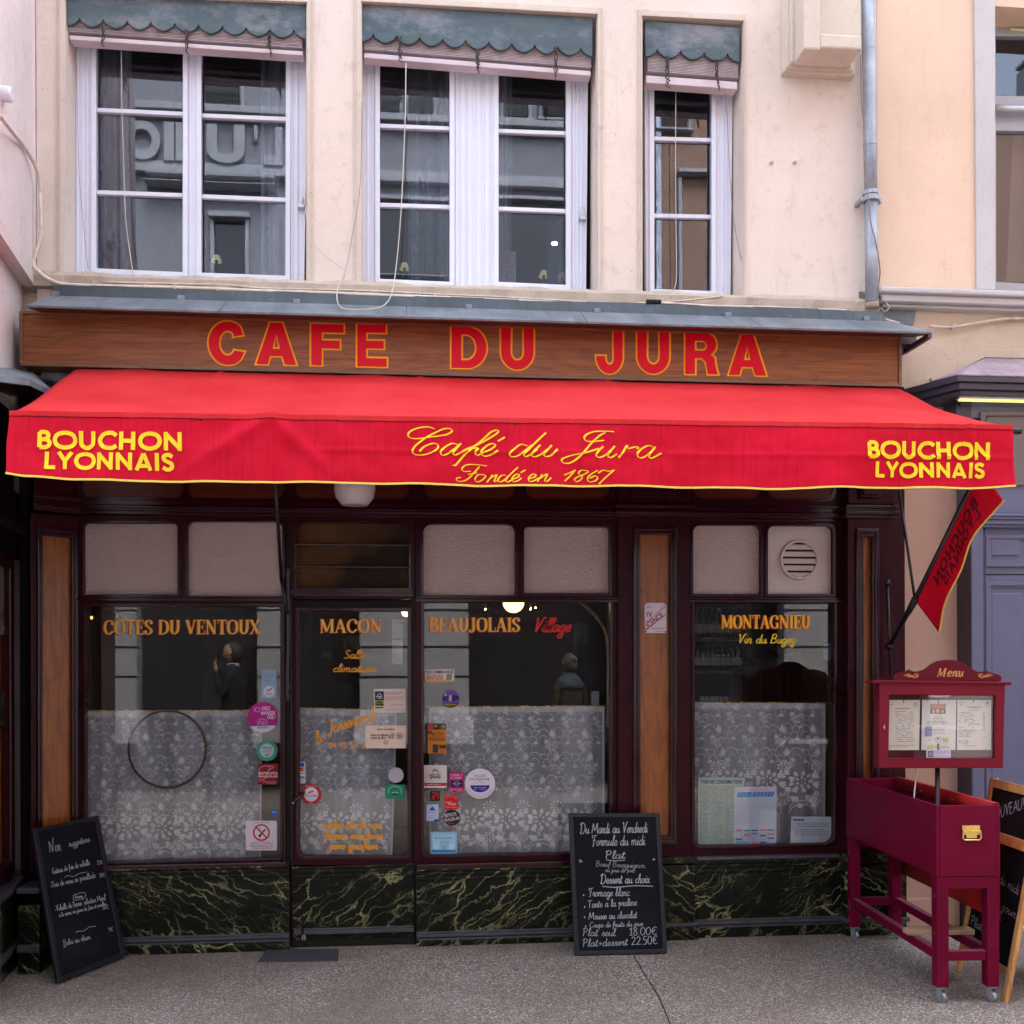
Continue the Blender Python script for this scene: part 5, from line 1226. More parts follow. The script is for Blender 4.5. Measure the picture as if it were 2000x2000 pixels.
for j in range(nv+1):
    t = j/nv
    for i in range(nu+1):
        u = i/nu
        xb = bx0+(bx1-bx0)*u; xf = fx0+(fx1-fx0)*u
        x = xb+(xf-xb)*t; y = AB+(AFY-AB)*t; z = bz+(fzat(xf)-bz)*t
        z -= .018*math.sin(math.pi*t)
        z += .012*math.sin(u*9+1.1+t*1.6)*math.sin(math.pi*min(1, t*1.1))*.6 + .006*math.sin(u*37+2*t)*(t**2)*(1-t)*3
        z -= .018*math.exp(-((xf-pinx-.16*(1-t))/(.05+.25*(1-t)))**2)*t**3*(1 if t < .999 else .2)
        for s_ in seams: z += .008*math.exp(-((x-s_-(xf-xb)*t*.1)/.012)**2)
        z += (.022*noise.noise(Vector((x*1.9, t*2.2, 1))) + .011*noise.noise(Vector((x*5.5, t*2.0+x, 7))) + .004*noise.noise(Vector((x*15, t*4, 3))))*math.sin(math.pi*min(1, t*1.05))
        z -= .02*math.exp(-((u-.985)/.012)**2)*t*(1-t)*2
        if j == 0: z += .006*max(0, math.sin(u*23))**8
        V.append((x, y, z))
fs = [(j*(nu+1)+i, (j+1)*(nu+1)+i, (j+1)*(nu+1)+i+1, j*(nu+1)+i+1) for j in range(nv) for i in range(nu)]
g.add(V, fs); g.build('canopy_cloth', m_redtop, aw, smooth=True, solid=.002)
zref = lambda x: fzat(x)
VH = (fz0-at(17, 930, AFY-.02).z)*1.04
def vdisp(p):
    """outward sway of the hanging valance at a point"""
    x = p.x; d = max(0, min(1, (fzat(x)-p.z)/VH)); u = (x-fx0)/(fx1-fx0)
    a = .010*math.sin(u*24+.6)*d + .006*math.sin(u*61+1.9*d)*d + .0035*math.sin(u*130+3*d)*(.3+d*.5)
    q = (x-pinx)/.12
    a += .016*math.exp(-abs(q*.8)**1.5)*(1-d)**1.5*math.cos(q*3.2)
    a += .026*math.exp(-abs((x-pinx-.30*d)/.05)**2)*(1-d)*(d+.25)*1.6 + .022*math.exp(-abs((x-pinx+.45*d)/.06)**2)*(1-d)*(d+.25)*1.6
    a += .006*math.exp(-((d-.52)/.03)**2)*(1 if x > pinx+.2 else .3)
    e0 = (x-fx0); a += .02*math.exp(-e0/.15)*d
    a += .014*math.exp(-abs((fx1-x-.22)/.05)**2)*(1-d)*math.cos((fx1-x-.22)*60)
    # small stretch wrinkles radiating under the bar
    a += .0025*math.sin(x*90+4*d)*math.exp(-d*6)
    a += .016*noise.noise(Vector((x*3.1, d*1.6, 0)))*(.25+d) + .006*noise.noise(Vector((x*11, d*3.0, 4))) + .0028*noise.noise(Vector((x*30, d*5+x*6, 9)))
    return a
pV = Pl((0, AFY-.022, 0), (0, -1, 0), vdisp)
nu, nv = 340, 26
g = G(); V = []
BOT = [(at(px, py, AFY-.022).x, at(px, py, AFY-.022).z) for px, py in ((10, 926), (60, 931), (155, 938), (320, 939), (500, 941), (760, 945), (1000, 948), (1240, 950), (1466, 953), (1700, 952), (1860, 953), (1990, 950))]
def vbot(u):
    x = fx0+(fx1-fx0)*u
    for (xa_, za_), (xb_, zb__) in zip(BOT, BOT[1:]):
        if x <= xb_: break
    t_ = max(0, min(1, (x-xa_)/(xb_-xa_))); return fzat(x)-(za_+(zb__-za_)*(t_*t_*(3-2*t_)))+.002*math.sin(u*61)
for j in range(nv+1):
    for i in range(nu+1):
        u = i/nu; d = j/nv; x = fx0+(fx1-fx0)*u
        xo = x + (-.006+.014*u)*d + .002*math.sin(d*9)*(1 if i in (0, nu) else 0)
        z = fzat(x)-vbot(u)*d
        p = Vector((xo, AFY-.022, z)); p.y -= vdisp(Vector((x, 0, z)))
        V.append(p)
fs = [(j*(nu+1)+i, (j+1)*(nu+1)+i, (j+1)*(nu+1)+i+1, j*(nu+1)+i+1) for j in range(nv) for i in range(nu)]
g.add(V, fs); vl = g.build('valance', m_red, aw, smooth=True, solid=.002)
g = G(); bot = V[-(nu+1):]
for a, b in zip(bot, bot[1:]): 
    a1, b1 = a+Vector((0, -.003, -.004)), b+Vector((0, -.003, -.004))
    g.add([a1, b1, b1+Vector((0, 0, .009)), a1+Vector((0, 0, .009)), a1+Vector((0, .006, 0)), b1+Vector((0, .006, 0))], [(0, 1, 2, 3), (0, 4, 5, 1)])
g.build('piping', m_trim, vl)
g = G()
for i in range(nu):
    x0_, x1_ = fx0+(fx1-fx0)*i/nu, fx0+(fx1-fx0)*(i+1)/nu
    ya, yb_ = -vdisp(Vector((x0_, 0, fzat(x0_)-.012))), -vdisp(Vector((x1_, 0, fzat(x1_)-.012)))
    g.add([(x0_, AFY-.026+ya, fzat(x0_)-.016), (x1_, AFY-.026+yb_, fzat(x1_)-.016), (x1_, AFY-.024+yb_, fzat(x1_)+.008), (x0_, AFY-.024+ya, fzat(x0_)+.008)], [(0, 1, 2, 3)])
g.build('hem_flap', m_redtop, vl, smooth=True)
g = G()
for i in range(nu):
    x0_, x1_ = fx0+(fx1-fx0)*i/nu, fx0+(fx1-fx0)*(i+1)/nu
    z0_, z1_ = fzat(x0_)-.0165, fzat(x1_)-.0165
    g.add([(x0_, AFY-.0265-vdisp(Vector((x0_, 0, z0_))), z0_-.0015), (x1_, AFY-.0265-vdisp(Vector((x1_, 0, z1_))), z1_-.0015), (x1_, AFY-.0275-vdisp(Vector((x1_, 0, z1_))), z1_+.0015), (x0_, AFY-.0275-vdisp(Vector((x0_, 0, z0_))), z0_+.0015)], [(0, 1, 2, 3)])
g.build('stitched_seam', m_darkprint, vl)
g = G(); g.tube([Vector((fx0+.01, AFY, fz0-.022)), Vector((fx1+.05, AFY, fz1-.016))], .016, 14); g.build('front_bar', m_iron, aw, smooth=True)
g = G(); g.box(bx0-.04, bx1+.05, AB+.03, .08, bz-.13, bz-.03); g.tube([Vector((bx0-.03, AB+.05, bz-.03)), Vector((bx1+.03, AB+.05, bz-.03))], .04, 14); g.build('roller', m_gap, aw)
# lettering
def vtext(s, x0, x1, yt, yb_, bold, tilt, gap):
    g = G(); sans(g, pV, s, x0, x1, yt, yb_, bold, .0055, tilt=tilt, gap=gap); g.build('lettering', m_yel, vl)
def geo(s, x0, x1, yt, yb_, tilt):
    """broad geometric capitals, drawn as wide strokes"""
    GL = {'B': (.62, [[(.13,.08),(.13,.92)], [(.13,.91),(.36,.91),(.47,.80),(.45,.62),(.32,.53),(.13,.53)], [(.13,.52),(.36,.52),(.51,.42),(.52,.22),(.38,.09),(.13,.09)]]),
          'O': (.98, [[(.49,.92),(.2,.80),(.09,.5),(.2,.2),(.49,.08),(.78,.2),(.89,.5),(.78,.80),(.49,.92)]]),
          'U': (.76, [[(.12,1),(.12,.6),(.14,.26),(.36,.08),(.58,.26),(.60,.6),(.60,1)]]),
          'C': (.80, [[(.76,.78),(.56,.92),(.24,.84),(.09,.5),(.24,.16),(.56,.08),(.76,.22)]]),
          'H': (.76, [[(.12,0),(.12,1)], [(.12,.5),(.6,.5)], [(.60,0),(.60,1)]]),
          'N': (.84, [[(.12,0),(.12,1)], [(.10,.92),(.68,.10)], [(.67,0),(.67,1)]]),
          'L': (.56, [[(.12,0),(.12,1)], [(.12,.09),(.52,.09)]]), 'Y': (.74, [[(.07,1),(.36,.46)], [(.65,1),(.36,.46)], [(.36,.5),(.36,0)]]),
          'A': (.84, [[(.08,0),(.40,.96)], [(.72,0),(.40,.96)], [(.2,.26),(.6,.26)]]), 'I': (.3, [[(.14,0),(.14,1)]]),
          'S': (.58, [[(.50,.80),(.34,.92),(.14,.84),(.13,.64),(.3,.52),(.46,.40),(.46,.18),(.28,.08),(.07,.2)]])}
    wd = .225; tw = sum(GL[c][0] for c in s)+.03*len(s); sx = (x1-x0)/tw; h = yb_-yt; x = 0; g = G(); n = 0
    for c in s:
        a, st = GL[c]
        for k in st:
            straight = len(k) == 2 or (len(k) == 3 and c in 'N')
            P = crom(k, 6) if not straight else [(k[0][0]+(k[1][0]-k[0][0])*t/6, k[0][1]+(k[1][1]-k[0][1])*t/6) for t in range(7)]
            PX = [(x0+(x+p[0])*sx, yb_-p[1]*h+(x+p[0])*sx*tilt) for p in P]
            g.ribbon(pV, PX, [wd*h]*len(PX), .0055+.00006*(n % 7)); n += 1
        x += a+.03
    g.build('lettering', m_yel, vl)
geo('BOUCHON', 72, 360, 841, 877, .010); geo('LYONNAIS', 88, 340, 883, 917, .008)
geo('BOUCHON', 1691, 1939, 861, 895, .012); geo('LYONNAIS', 1708, 1926, 902, 932, .008)
S1 = [[(245,62),(200,50),(130,58),(70,85),(68,120),(130,132),(230,118),(330,102),(368,78),(350,62),(300,68),(220,105),(150,150),(100,195),(95,230),(130,245),(190,240),(250,215),(272,185),(255,165),(215,170),(170,190),(140,222)],
 [(410,175),(370,165),(320,190),(288,225),(300,247),(335,240),(385,205),(430,165)],[(430,165),(395,205),(375,235),(390,247),(430,230),(470,205)],
 [(470,205),(560,165),(640,120),(690,85),(680,70),(640,85),(590,130),(520,190),(450,250),(395,315),(370,318)],[(480,206),(550,196),(530,225),(545,247),(585,228)],
 [(585,228),(640,203),(672,175),(650,163),(610,180),(575,215),(575,240),(600,251),(650,237),(690,210)],[(690,146),(738,118)],
 [(895,180),(850,170),(800,205),(772,235),(790,255),(830,248),(880,215),(925,175)],[(1025,90),(960,150),(900,210),(872,240),(885,255),(920,240),(965,205)],
 [(985,175),(940,220),(925,248),(950,257),(1000,235),(1060,185)],[(1065,178),(1030,215),(1010,245),(1030,257),(1065,245),(1105,205)],
 [(1500,84),(1420,80),(1340,88),(1293,118),(1303,148),(1350,152),(1430,143)],[(1440,90),(1400,110),(1340,165),(1290,225),(1230,282),(1180,307),(1140,300),(1138,275),(1200,253),(1300,232),(1395,200)],
 [(1425,185),(1385,225),(1375,253),(1400,264),(1450,240),(1500,190)],[(1505,183),(1470,225),(1455,252),(1475,265),(1520,240)],
 [(1530,265),(1560,230),(1590,180),(1600,200),(1650,188),(1672,192),(1660,202)],
 [(1775,192),(1740,180),(1690,205),(1662,240),(1680,266),(1720,255),(1765,218),(1790,188)],[(1790,188),(1757,228),(1745,257),(1765,267),(1828,235)]]
S2 = [[(612,318),(540,312),(470,315),(438,340),(452,360),(500,358)],[(560,325),(520,370),(480,410),(440,428),(405,425),(402,408),(430,402)],[(480,380),(545,367)],
 [(590,377),(550,382),(530,410),(545,428),(580,415),(605,387),(588,377)],[(615,430),(655,378)],[(630,408),(682,378),(675,400),(665,425),(700,416)],
 [(745,382),(715,385),(690,415),(705,430),(740,412),(765,387)],[(830,328),(770,385),(745,420),(760,430),(790,415)],[(795,412),(830,397),(838,380),(815,379),(790,405),(795,428),(825,425),(855,405)],[(848,366),(882,348)],
 [(905,412),(945,397),(955,380),(930,379),(905,405),(910,428),(940,425),(972,405)],[(965,430),(1000,380)],[(985,408),(1032,379),(1025,402),(1015,426),(1035,428),(1060,405)],
 [(1150,388),(1190,372),(1228,353)],[(1228,353),(1200,385),(1155,430)],[(1310,358),(1270,355),(1250,375),(1275,394),(1270,415),(1240,432),(1222,420),(1240,402),(1290,382),(1318,364),(1308,356)],
 [(1385,355),(1340,380),(1315,410),(1330,433),(1370,425),(1385,405),(1365,392),(1330,408)],[(1388,374),(1420,355),(1460,362),(1500,352)],[(1500,352),(1450,395),(1395,448)]]
for S, k in ((S1, 1.0), (S2, .78)):
    g = G(); n = 0
    for st in S:
        P = [(780+x*.2795, 820+y*.2795) for x, y in st]
        P = crom(P, 7)
        g.ribbon(pV, P, nibw(P, 1.5*k, 4.0*k, 118), .0055+.00006*(n % 9)); n += 1
    g.build('script_lettering', m_yel, vl)
# right arm, stay and the side valance hanging from it
piv = at(1738, 1262, -.12); ue = at(1950, 842, AFY+.14)
elb = at(1787, 1172, piv.y+(ue.y-piv.y)*.22)
g = G(); g.tube([piv, elb, ue], [.014, .014, .012], 10); g.build('arm', m_iron, aw, smooth=True)
g = G(); g.lathe(piv, [(0, -.022), (.022, -.015), (.022, .015), (0, .022)], 12, (0, 1, 0)); g.build('arm_pivot', m_iron, aw, smooth=True)
g = G(); g.tube([at(1756, 955, -.13), elb], .008, 8); 
g.lathe(at(1768, 1044, piv.y-.02), [(0, -.012), (.011, -.01), (.011, .01), (0, .012)], 8); g.build('stay', m_iron, aw, smooth=True)
g = G(); d_ = (elb-piv).normalized(); g.tube([piv.lerp(elb, .72), elb+d_*.01], [.017, .022], 10); g.build('arm_collar', m_rubber, aw, smooth=True)
g = G(); a, b = at(1733, 1138, -.12), at(1740, 1320, -.12); g.tube([a, b], .009, 10)
g.lathe(a, [(0, -.02), (.02, -.012), (.021, .008), (0, .022)], 14, (1, 0, 0)); g.build('slide_rail', m_iron, aw, smooth=True)
# side valance: cloth in the plane of the arm, seen from inside
q = [elb+Vector((0, -.01, .0)), ue]
dirA = (ue-elb); LA = dirA.length; dirA.normalize()
T0 = at(1833, 1236, elb.y-.03); 
hang = (T0-elb)
g = G(); nu, nv = 44, 14; V = []
def side_pt(u, v):
    u *= .80; p = elb+dirA*LA*(u) + hang*v*(1-.14*u)
    # lower edge sways inwards along its length
    k = math.sin(u*math.pi*1.25)
    p = p + Vector((-.055*v*max(0, k)*(.5+u), .0, .03*v*max(0, k)))
    p = p + Vector((.010*math.sin(u*16+v*2)*v, .012*math.sin(u*9+1)*v, 0))
    return p
for j in range(nv+1):
    for i in range(nu+1): V.append(side_pt(i/nu, j/nv))
g.add(V, [(j*(nu+1)+i, (j+1)*(nu+1)+i, (j+1)*(nu+1)+i+1, j*(nu+1)+i+1) for j in range(nv) for i in range(nu)])
sv = g.build('side_valance', m_red, aw, smooth=True, solid=.002)
g = G(); P = [side_pt(i/nu, 1.0) for i in range(nu+1)]; g.tube(P, .005, 6); g.build('piping', m_trim, sv)
g = G(); V = []
for j in range(4):
    for i in range(nu+1): 
        p = side_pt(i/nu, j/3*.17); n_ = (CAM-p).normalized(); V.append(p+n_*.004)
g.add(V, [(j*(nu+1)+i, (j+1)*(nu+1)+i, (j+1)*(nu+1)+i+1, j*(nu+1)+i+1) for j in range(3) for i in range(nu)]); g.build('hem_flap', m_red, sv, smooth=True)
class SideMap:
    n = Vector((0, -1, 0))
    def map(s, x, y, off=0):
        p = side_pt(x, y); e1 = side_pt(x+.01, y)-p; e2 = side_pt(x, y+.01)-p; n = e1.cross(e2).normalized()
        if n.dot(CAM-p) < 0: n = -n
        return p+n*(.0035+off)
sm = SideMap()
for s_, v0, v1, u0, u1 in (('BOUCHON', .24, .52, .86, .24), ('LYONNAIS', .56, .80, .84, .30)):
    g = G(); x = 0; items = []
    for ch in s_:
        vs, f_, a, b = bchar(ch, .045); items.append((x-a, vs, f_)); x += b-a+.10
    tw = x-.1
    for dx, vs, f_ in items:
        g.add([sm.map(u0+(u1-u0)*(vx+dx)/tw, v1-(v1-v0)*vy/.7) for vx, vy in vs], f_)
    g.build('seen_through_lettering', m_darkprint, sv)
# left inner rod of the awning mechanism
g = G(); g.tube([at(538, 945, -.55), at(544, 1040, -.3), at(549, 1130, -.06)], .009, 8); g.tube([at(549, 1130, -.06), at(562, 1200, -.03)], .009, 8); g.build('folding_rod', m_iron, aw, smooth=True)
# ------------------------------------------------------------------ gold lettering on the glass (film on the outer face)
pgl = W(YG-.001)
def glass_word(parent, fn, mat, name='lettering'):
    g = G(); fn(g); return g.build(name, mat, parent)
def two(parent, s, x0, x1, yt, yb_, mat, tilt=0):
    glass_word(parent, lambda g: serif(g, pgl, s, x0-1.9, x1-1.9, yt+.8, yb_+1.3, .0008, tilt=tilt, k=1.08), m_goldr, 'letter_shade')
    glass_word(parent, lambda g: serif(g, pgl, s, x0, x1, yt, yb_, .0016, tilt=tilt), mat)
two(w1, 'CÔTES DU VENTOUX', 202, 508, 1211, 1239.5, m_gold, -.003)
two(dr, 'MACON', 625, 747, 1209, 1236, m_gold, -.001)
two(w3, 'BEAUJOLAIS', 838, 1016, 1206, 1234, m_gold)
two(w4, 'MONTAGNIEU', 1409, 1583, 1201, 1227.5, m_mont, .002)
def hw(parent, s, x0, yb_, h, mat, width, wid, slant=.3, rot=0, off=.0016, thin=None, gap=0.0):
    return glass_word(parent, lambda g: write(g, pgl, s, x0, yb_, h, width=width, wid=wid, slant=slant, rot=rot, off=off, thin=thin, gap=gap), mat)
hw(w3, 'Village', 1040, 1234, 27, m_red3, 74, 3.4, .35, 0, gap=.02, thin=2.0)
hw(w4, 'Vin du Bugey', 1440, 1256, 17, m_yel2, 114, 2.6, .25, thin=1.8)
hw(dr, 'Salle', 672, 1286, 16, m_ochre, 40, 2.3, .25, thin=1.6)
hw(dr, 'climatisée', 650, 1312, 15, m_ochre, 84, 2.2, .3, thin=1.5)
hw(dr, 'h', 617, 1452, 24, m_ochre, 15, 3.0, .1, -12); hw(dr, '.', 634, 1441, 16, m_ochre, 4, 3.2)
hw(dr, 'Josserand', 641, 1434, 25, m_ochre, 96, 3.0, .2, -18, thin=2.0)
hw(dr, '04 78 42 20 57', 642, 1461, 11, m_ochre, 101, 2.1, .1, 0, thin=1.5)
for s, x, y, w_ in (('ordre de la rue', 629, 1617, 116), ('francs machons', 632, 1638, 114), ('pere gnafron', 643, 1658, 94)):
    hw(dr, s, x+1.2, y+.8, 16, m_gold, w_, 2.4, .2, 0, .0008, 2.0); hw(dr, s, x, y, 16, m_ochre, w_, 1.8, .2, 0, .0018, 1.4)

# ------------------------------------------------------------------ lace curtains
CY = .16
def leaf(cx, cy, l, a, wd=.22, n=8):
    P = []
    for i in range(n):
        t = 2*math.pi*i/n; x, y = l*(.5+.5*math.cos(t)), l*wd*math.sin(t)*.5; c, q = math.cos(a), math.sin(a); P.append((cx+x*c-y*q, cy+x*q+y*c))
    return P
def blossom(cx, cy, r, n=5): return [leaf(cx+r*.25*math.cos(2*math.pi*k/n), cy+r*.25*math.sin(2*math.pi*k/n), r, 2*math.pi*k/n+.3, .62, 6) for k in range(n)]
def spray():
    L = [([(0, 16), (4, 6), (12, 1), (21, 4), (26, 12)], 1.1), ([(26, 12), (27, 20), (23, 30), (24, 40), (30, 52)], .8), ([(5, 22), (9, 15), (16, 14), (20, 19)], .9), ([(30, 30), (36, 26), (42, 30)], .9), ([(33, 34), (40, 34), (43, 40)], .8)]
    Fl = [leaf(26, 12, 13, -1.15+.36*k, .2) for k in range(6)]+[leaf(24, 24, 9, 2.4+.4*k, .22) for k in range(3)]
    for x, y, r in ((19, 27, 4.2), (26, 33, 3.8), (20, 37, 3.4), (27, 42, 3.0)): Fl += blossom(x, y, r)
    return L, Fl
def vine():
    L = [([(2, 0), (10, -2), (18, 4), (20, 14), (14, 26), (4, 36), (0, 46)], .8), ([(19, 9), (25, 4), (32, 6)], .9), ([(18, 16), (26, 16), (30, 22), (29, 28)], .9), ([(10, 31), (3, 28), (-2, 33), (0, 40)], .9), ([(13, 28), (20, 32), (22, 40)], .8), ([(17, 20), (10, 16), (5, 20)], .8)]
    Fl = [leaf(28, 26, 8, a_, .34) for a_ in (.9, 1.6, 2.3)]+[leaf(31, 6, 6, a_, .3) for a_ in (-.6, .2)]+[leaf(0, 40, 6, a_, .3) for a_ in (1.2, 2.0)]
    return L, Fl
def rose(cx, cy, r):
    out = [leaf(cx+r*.55*1.1*math.cos(a_), cy+r*.55*.85*math.sin(a_), r*.44, a_, .72, 8) for a_ in [2*math.pi*k/9 for k in range(9)]]
    out += [leaf(cx+r*.2*math.cos(a_), cy+r*.2*math.sin(a_), r*.28, a_, .6, 7) for a_ in [2*math.pi*(k+.5)/6 for k in range(6)]]
    return out
def curtain(label, x0, x1, yt, yb_, x1b=None, kt=0, kb=0, hem=10, seed=1, roses=1585):
    rn = random.Random(seed)
    c = thing('lace_curtain', label, 'curtain', at((x0+x1)/2, yb_, CY), 'lace half curtains behind the shop glass')
    fold = lambda p: .010*math.sin(p.x*23+seed)+.006*math.sin(p.x*61+seed*2)
    pc_ = Pl((0, CY, 0), (0, -1, 0), fold)
    x1b = x1b or x1; n = max(8, int((x1-x0)/7)); m = 12
    def P(u, v): 
        xa = x0+(x1-x0)*u; xb = x0+(x1b-x0)*u; x = xa+(xb-xa)*v; ya = yt+(x-x0)*kt; yb2 = yb_+(x-x0)*kb; return x, ya+(yb2-ya)*v
    g = G(); V = [pc_.map(*P(i/n, j/m)) for j in range(m+1) for i in range(n+1)]
    g.add(V, [(j*(n+1)+i, (j+1)*(n+1)+i, (j+1)*(n+1)+i+1, j*(n+1)+i+1) for j in range(m) for i in range(n)]); g.build('net', m_net, c, smooth=True)
    g = G(); hv = hem/(yb_-yt)
    V = [pc_.map(*P(i/n, hv*j/2), .002) for j in range(3) for i in range(n+1)]
    g.add(V, [(j*(n+1)+i, (j+1)*(n+1)+i, (j+1)*(n+1)+i+1, j*(n+1)+i+1) for j in range(2) for i in range(n)])
    L = [P(0, 0), P(0, .5), P(0, 1)]; g.ribbon(pc_, L, [4, 4, 4], .0025); L = [P(1, 0), P(1, .5), P(1, 1)]; g.ribbon(pc_, L, [4, 4, 4], .0025)
    g.build('hem', m_hem, c)
    g = G()
    def inside(Q): return all(x0+2 < x < (x1+(x1b-x1)*(y-yt)/(yb_-yt))-2 and yt+(x-x0)*kt < y < yb_+(x-x0)*kb for x, y in Q)
    SP, VI = spray(), vine(); row = 0; y = yt+hem-14
    while y < roses-22:
        x = x0-70+(row % 2)*31; k = 0; fl = -1 if row % 4 > 1 else 1
        while x < x1:
            L_, F_ = SP if k % 2 == 0 else VI
            tf = lambda Q: [(x+(px if fl > 0 else 40-px)+1.5*math.sin(k*2.1+row), y+py*.96) for px, py in Q]
            for pts, w in L_:
                Q = crom(tf(pts), 3)
                if inside(Q): g.ribbon(pc_, Q, [w*(.5+.8*math.sin(math.pi*(i+1)/(len(Q)+1))) for i in range(len(Q))], .0032)
            for q in F_:
                Q = tf(q)
                if inside(Q): g.flat(pc_, Q, off=.0034)
            x += 31; k += 1
        y += 45; row += 1
    x = x0+16
    while x < x1-10 and roses < 1700:
        Fl = rose(x, roses+24+rn.uniform(-2, 2), 24)+rose(x+34, roses-2, 13)+rose(x+33, roses+58, 12)
        for (dx, dy, l, a_) in ((22, 18, 16, -.5), (24, 30, 15, .3), (-22, 12, 12, 3.6), (-20, 38, 14, 2.6), (8, 52, 14, .9), (14, 62, 12, .2), (-6, 56, 12, 2.3), (44, 18, 12, .7), (48, 44, 12, -.2), (46, 56, 12, .6), (20, 74, 12, -.3), (2, 74, 10, 3.3)):
            Fl += [leaf(x+dx, roses+dy, l, a_+e_, .32) for e_ in (-.45, 0, .45)]
        for q in range(7): Fl += blossom(x+rn.uniform(-26, 40), roses+rn.uniform(36, 84), 3.4)
        for Q in Fl:
            if inside(Q): g.flat(pc_, Q, off=.0033+rn.random()*.0006)
        for dy_ in (66, 74):
            Q = crom([(x-24, roses+dy_+14), (x-12, roses+dy_), (x+8, roses+dy_-3), (x+24, roses+dy_+5), (x+30, roses+dy_+16)], 4)
            if inside(Q): g.ribbon(pc_, Q, [1.5]*len(Q), .0036)
        x += 66
    g.build('lace_flowers', m_lace, c, kind='stuff')
    g = G(); a, b = P(0, 0), P(1, 0); g.tube([at(a[0]-9, a[1]-.3, CY), at(b[0]+14, b[1]-.5, CY)], .004, 6); g.build('curtain_rod', m_brass, c)
    return c
curtain('lace half curtain with bottom roses in the wide left window under CÔTES DU VENTOUX', 168, 510, 1388, 1692, 508, 0, -.01, 11, 1, 1592)
curtain('lace half curtain behind the door glass, its right edge slanting inward', 580, 774, 1383, 1682, 764, .02, 0, 12, 2, 1582)
curtain('lace half curtain in the window under BEAUJOLAIS, beside the round white sticker', 840, 1179, 1381, 1680, 1179, -.006, -.01, 11, 3, 1576)
curtain('lace half curtain in the right window behind the price list', 1350, 1612, 1372, 1664, 1611, .004, -.02, 11, 4, 1500)
# dark ring and reflected seams
g = G(); c_ = at(327, 1463, .12); r_ = c_-at(327, 1538, .12); rad = r_.length
P = [c_+Vector((math.cos(2*math.pi*i/72)*rad*.98, 0, math.sin(2*math.pi*i/72)*rad)) for i in range(73)]
g.tube(P, [.0055+.002*(1+math.cos(2*math.pi*i/72+.6))/2+.0012*(i % 2) for i in range(73)], 7, caps=False); g.build('twig_ring', plain('dark_twig', (.045, .035, .028), .8), label='large thin dark twig ring hanging against the lace in the left window', cat='ring')

# ------------------------------------------------------------------ stickers and notices on the glass
pk = W(YG-.003)
def sticker(name, label, cat, base, items, parent=None, plane=None, group=None, th=.0008):
    """base: (poly, colour); items: list of (fn, colour)"""
    mats = []; g = G(); pl = plane or pk
    def mi(c):
        m = c if not isinstance(c, tuple) else pr(*c)
        if m not in mats: mats.append(m)
        return mats.index(m)
    g.plate(pl, base[0], [], 0, th, mi(base[1]))
    for i, (fn, c) in enumerate(items): fn(g, mi(c), .0006+.00045*i)
    return g.build(name, mats, parent, label=label, cat=cat, group=group)
def sh(poly): return lambda g, m, o: g.flat(sticker.pl, poly, off=o, mi=m)
def tx(s, x0, x1, yt, yb_, b=.0, rot=0): return lambda g, m, o: sans(g, sticker.pl, s, x0, x1, yt, yb_, b, o, m, rot=rot)
def ds(x0, y0, x1, y1, n, th=1, dens=.85, center=False, seed=1): return lambda g, m, o: dashes(g, sticker.pl, x0, y0, x1, y1, n, th, o, m, dens, center, seed)
def rb_(pts, w, sub=4): return lambda g, m, o: g.ribbon(sticker.pl, crom(pts, sub), [w]*(len(crom(pts, sub))), o, m)
def hwx(s, x0, yb_, h, width, wid, rot=0): return lambda g, m, o: write(g, sticker.pl, s, x0, yb_, h, width=width, wid=wid, rot=rot, off=o, mi=m)
def ring(cx, cy, r, w): return lambda g, m, o: g.ribbon(sticker.pl, circ(cx, cy, r, 36)+[(cx+r, cy)], [w]*37, o, m)
sticker.pl = pk
WHT = (196, 190, 200)
sticker('window_sticker', 'pale blue upright sticker with a red chilli, highest on the left window edge', 'sticker', (rect(511, 1308, 540, 1365), (128, 150, 176)),
        [(sh(circ(525.5, 1351, 11, 24)), (190, 190, 205)), (ds(515, 1314, 537, 1332, 4, 1.6, .9, True, 3), (110, 125, 160)), (rb_([(521, 1347), (526, 1348), (531, 1344)], 2.4), (150, 20, 50)), (ds(517, 1350, 534, 1358, 3, 1, .9, True, 5), (90, 80, 100))])
sticker('window_sticker', 'large magenta round sticker reading ICI OSEZ MANGER OSÉ on the left window', 'sticker', (circ(513.5, 1401, 30, 44), (152, 12, 116)),
        [(sh([(513.5+30*math.cos(a), 1401+30*math.sin(a)) for a in [R(d) for d in range(32, 152, 8)]]), (186, 184, 190)), (tx('ICI', 496, 507, 1381, 1390.5), (200, 150, 190)), (tx('OSEZ', 510, 528, 1380, 1387, .02), (215, 190, 210)), (tx('MANGER', 510, 538, 1389, 1396, .02), (215, 190, 210)), (tx('OSE !', 522, 538, 1397, 1404, .02), (215, 190, 210)),
         (ring(513, 1413, 8.5, 1.0), (200, 150, 190)), (ring(512, 1412, 10.5, 1.4), (120, 90, 150)), (ds(506, 1409, 520, 1416, 3, 1, .9, True), (210, 160, 200)), (sh([(502, 1420), (522, 1418), (526, 1422), (504, 1424)]), (120, 150, 170))])
sticker('window_sticker', 'round green ringed sticker with white centre under the magenta one', 'sticker', (circ(521.5, 1466, 20.5, 36), (52, 128, 110)),
        [(sh(circ(521.5, 1466, 14, 30)), (150, 170, 176)), (tx('AMENDOES', 512, 531, 1459, 1462, .02), (40, 50, 60)), (ds(511, 1464, 532, 1470, 2, 1.2, .9, True, 4), (110, 130, 150)), (rb_([(518, 1475), (522, 1475), (526, 1472)], 2.0), (140, 40, 60))])
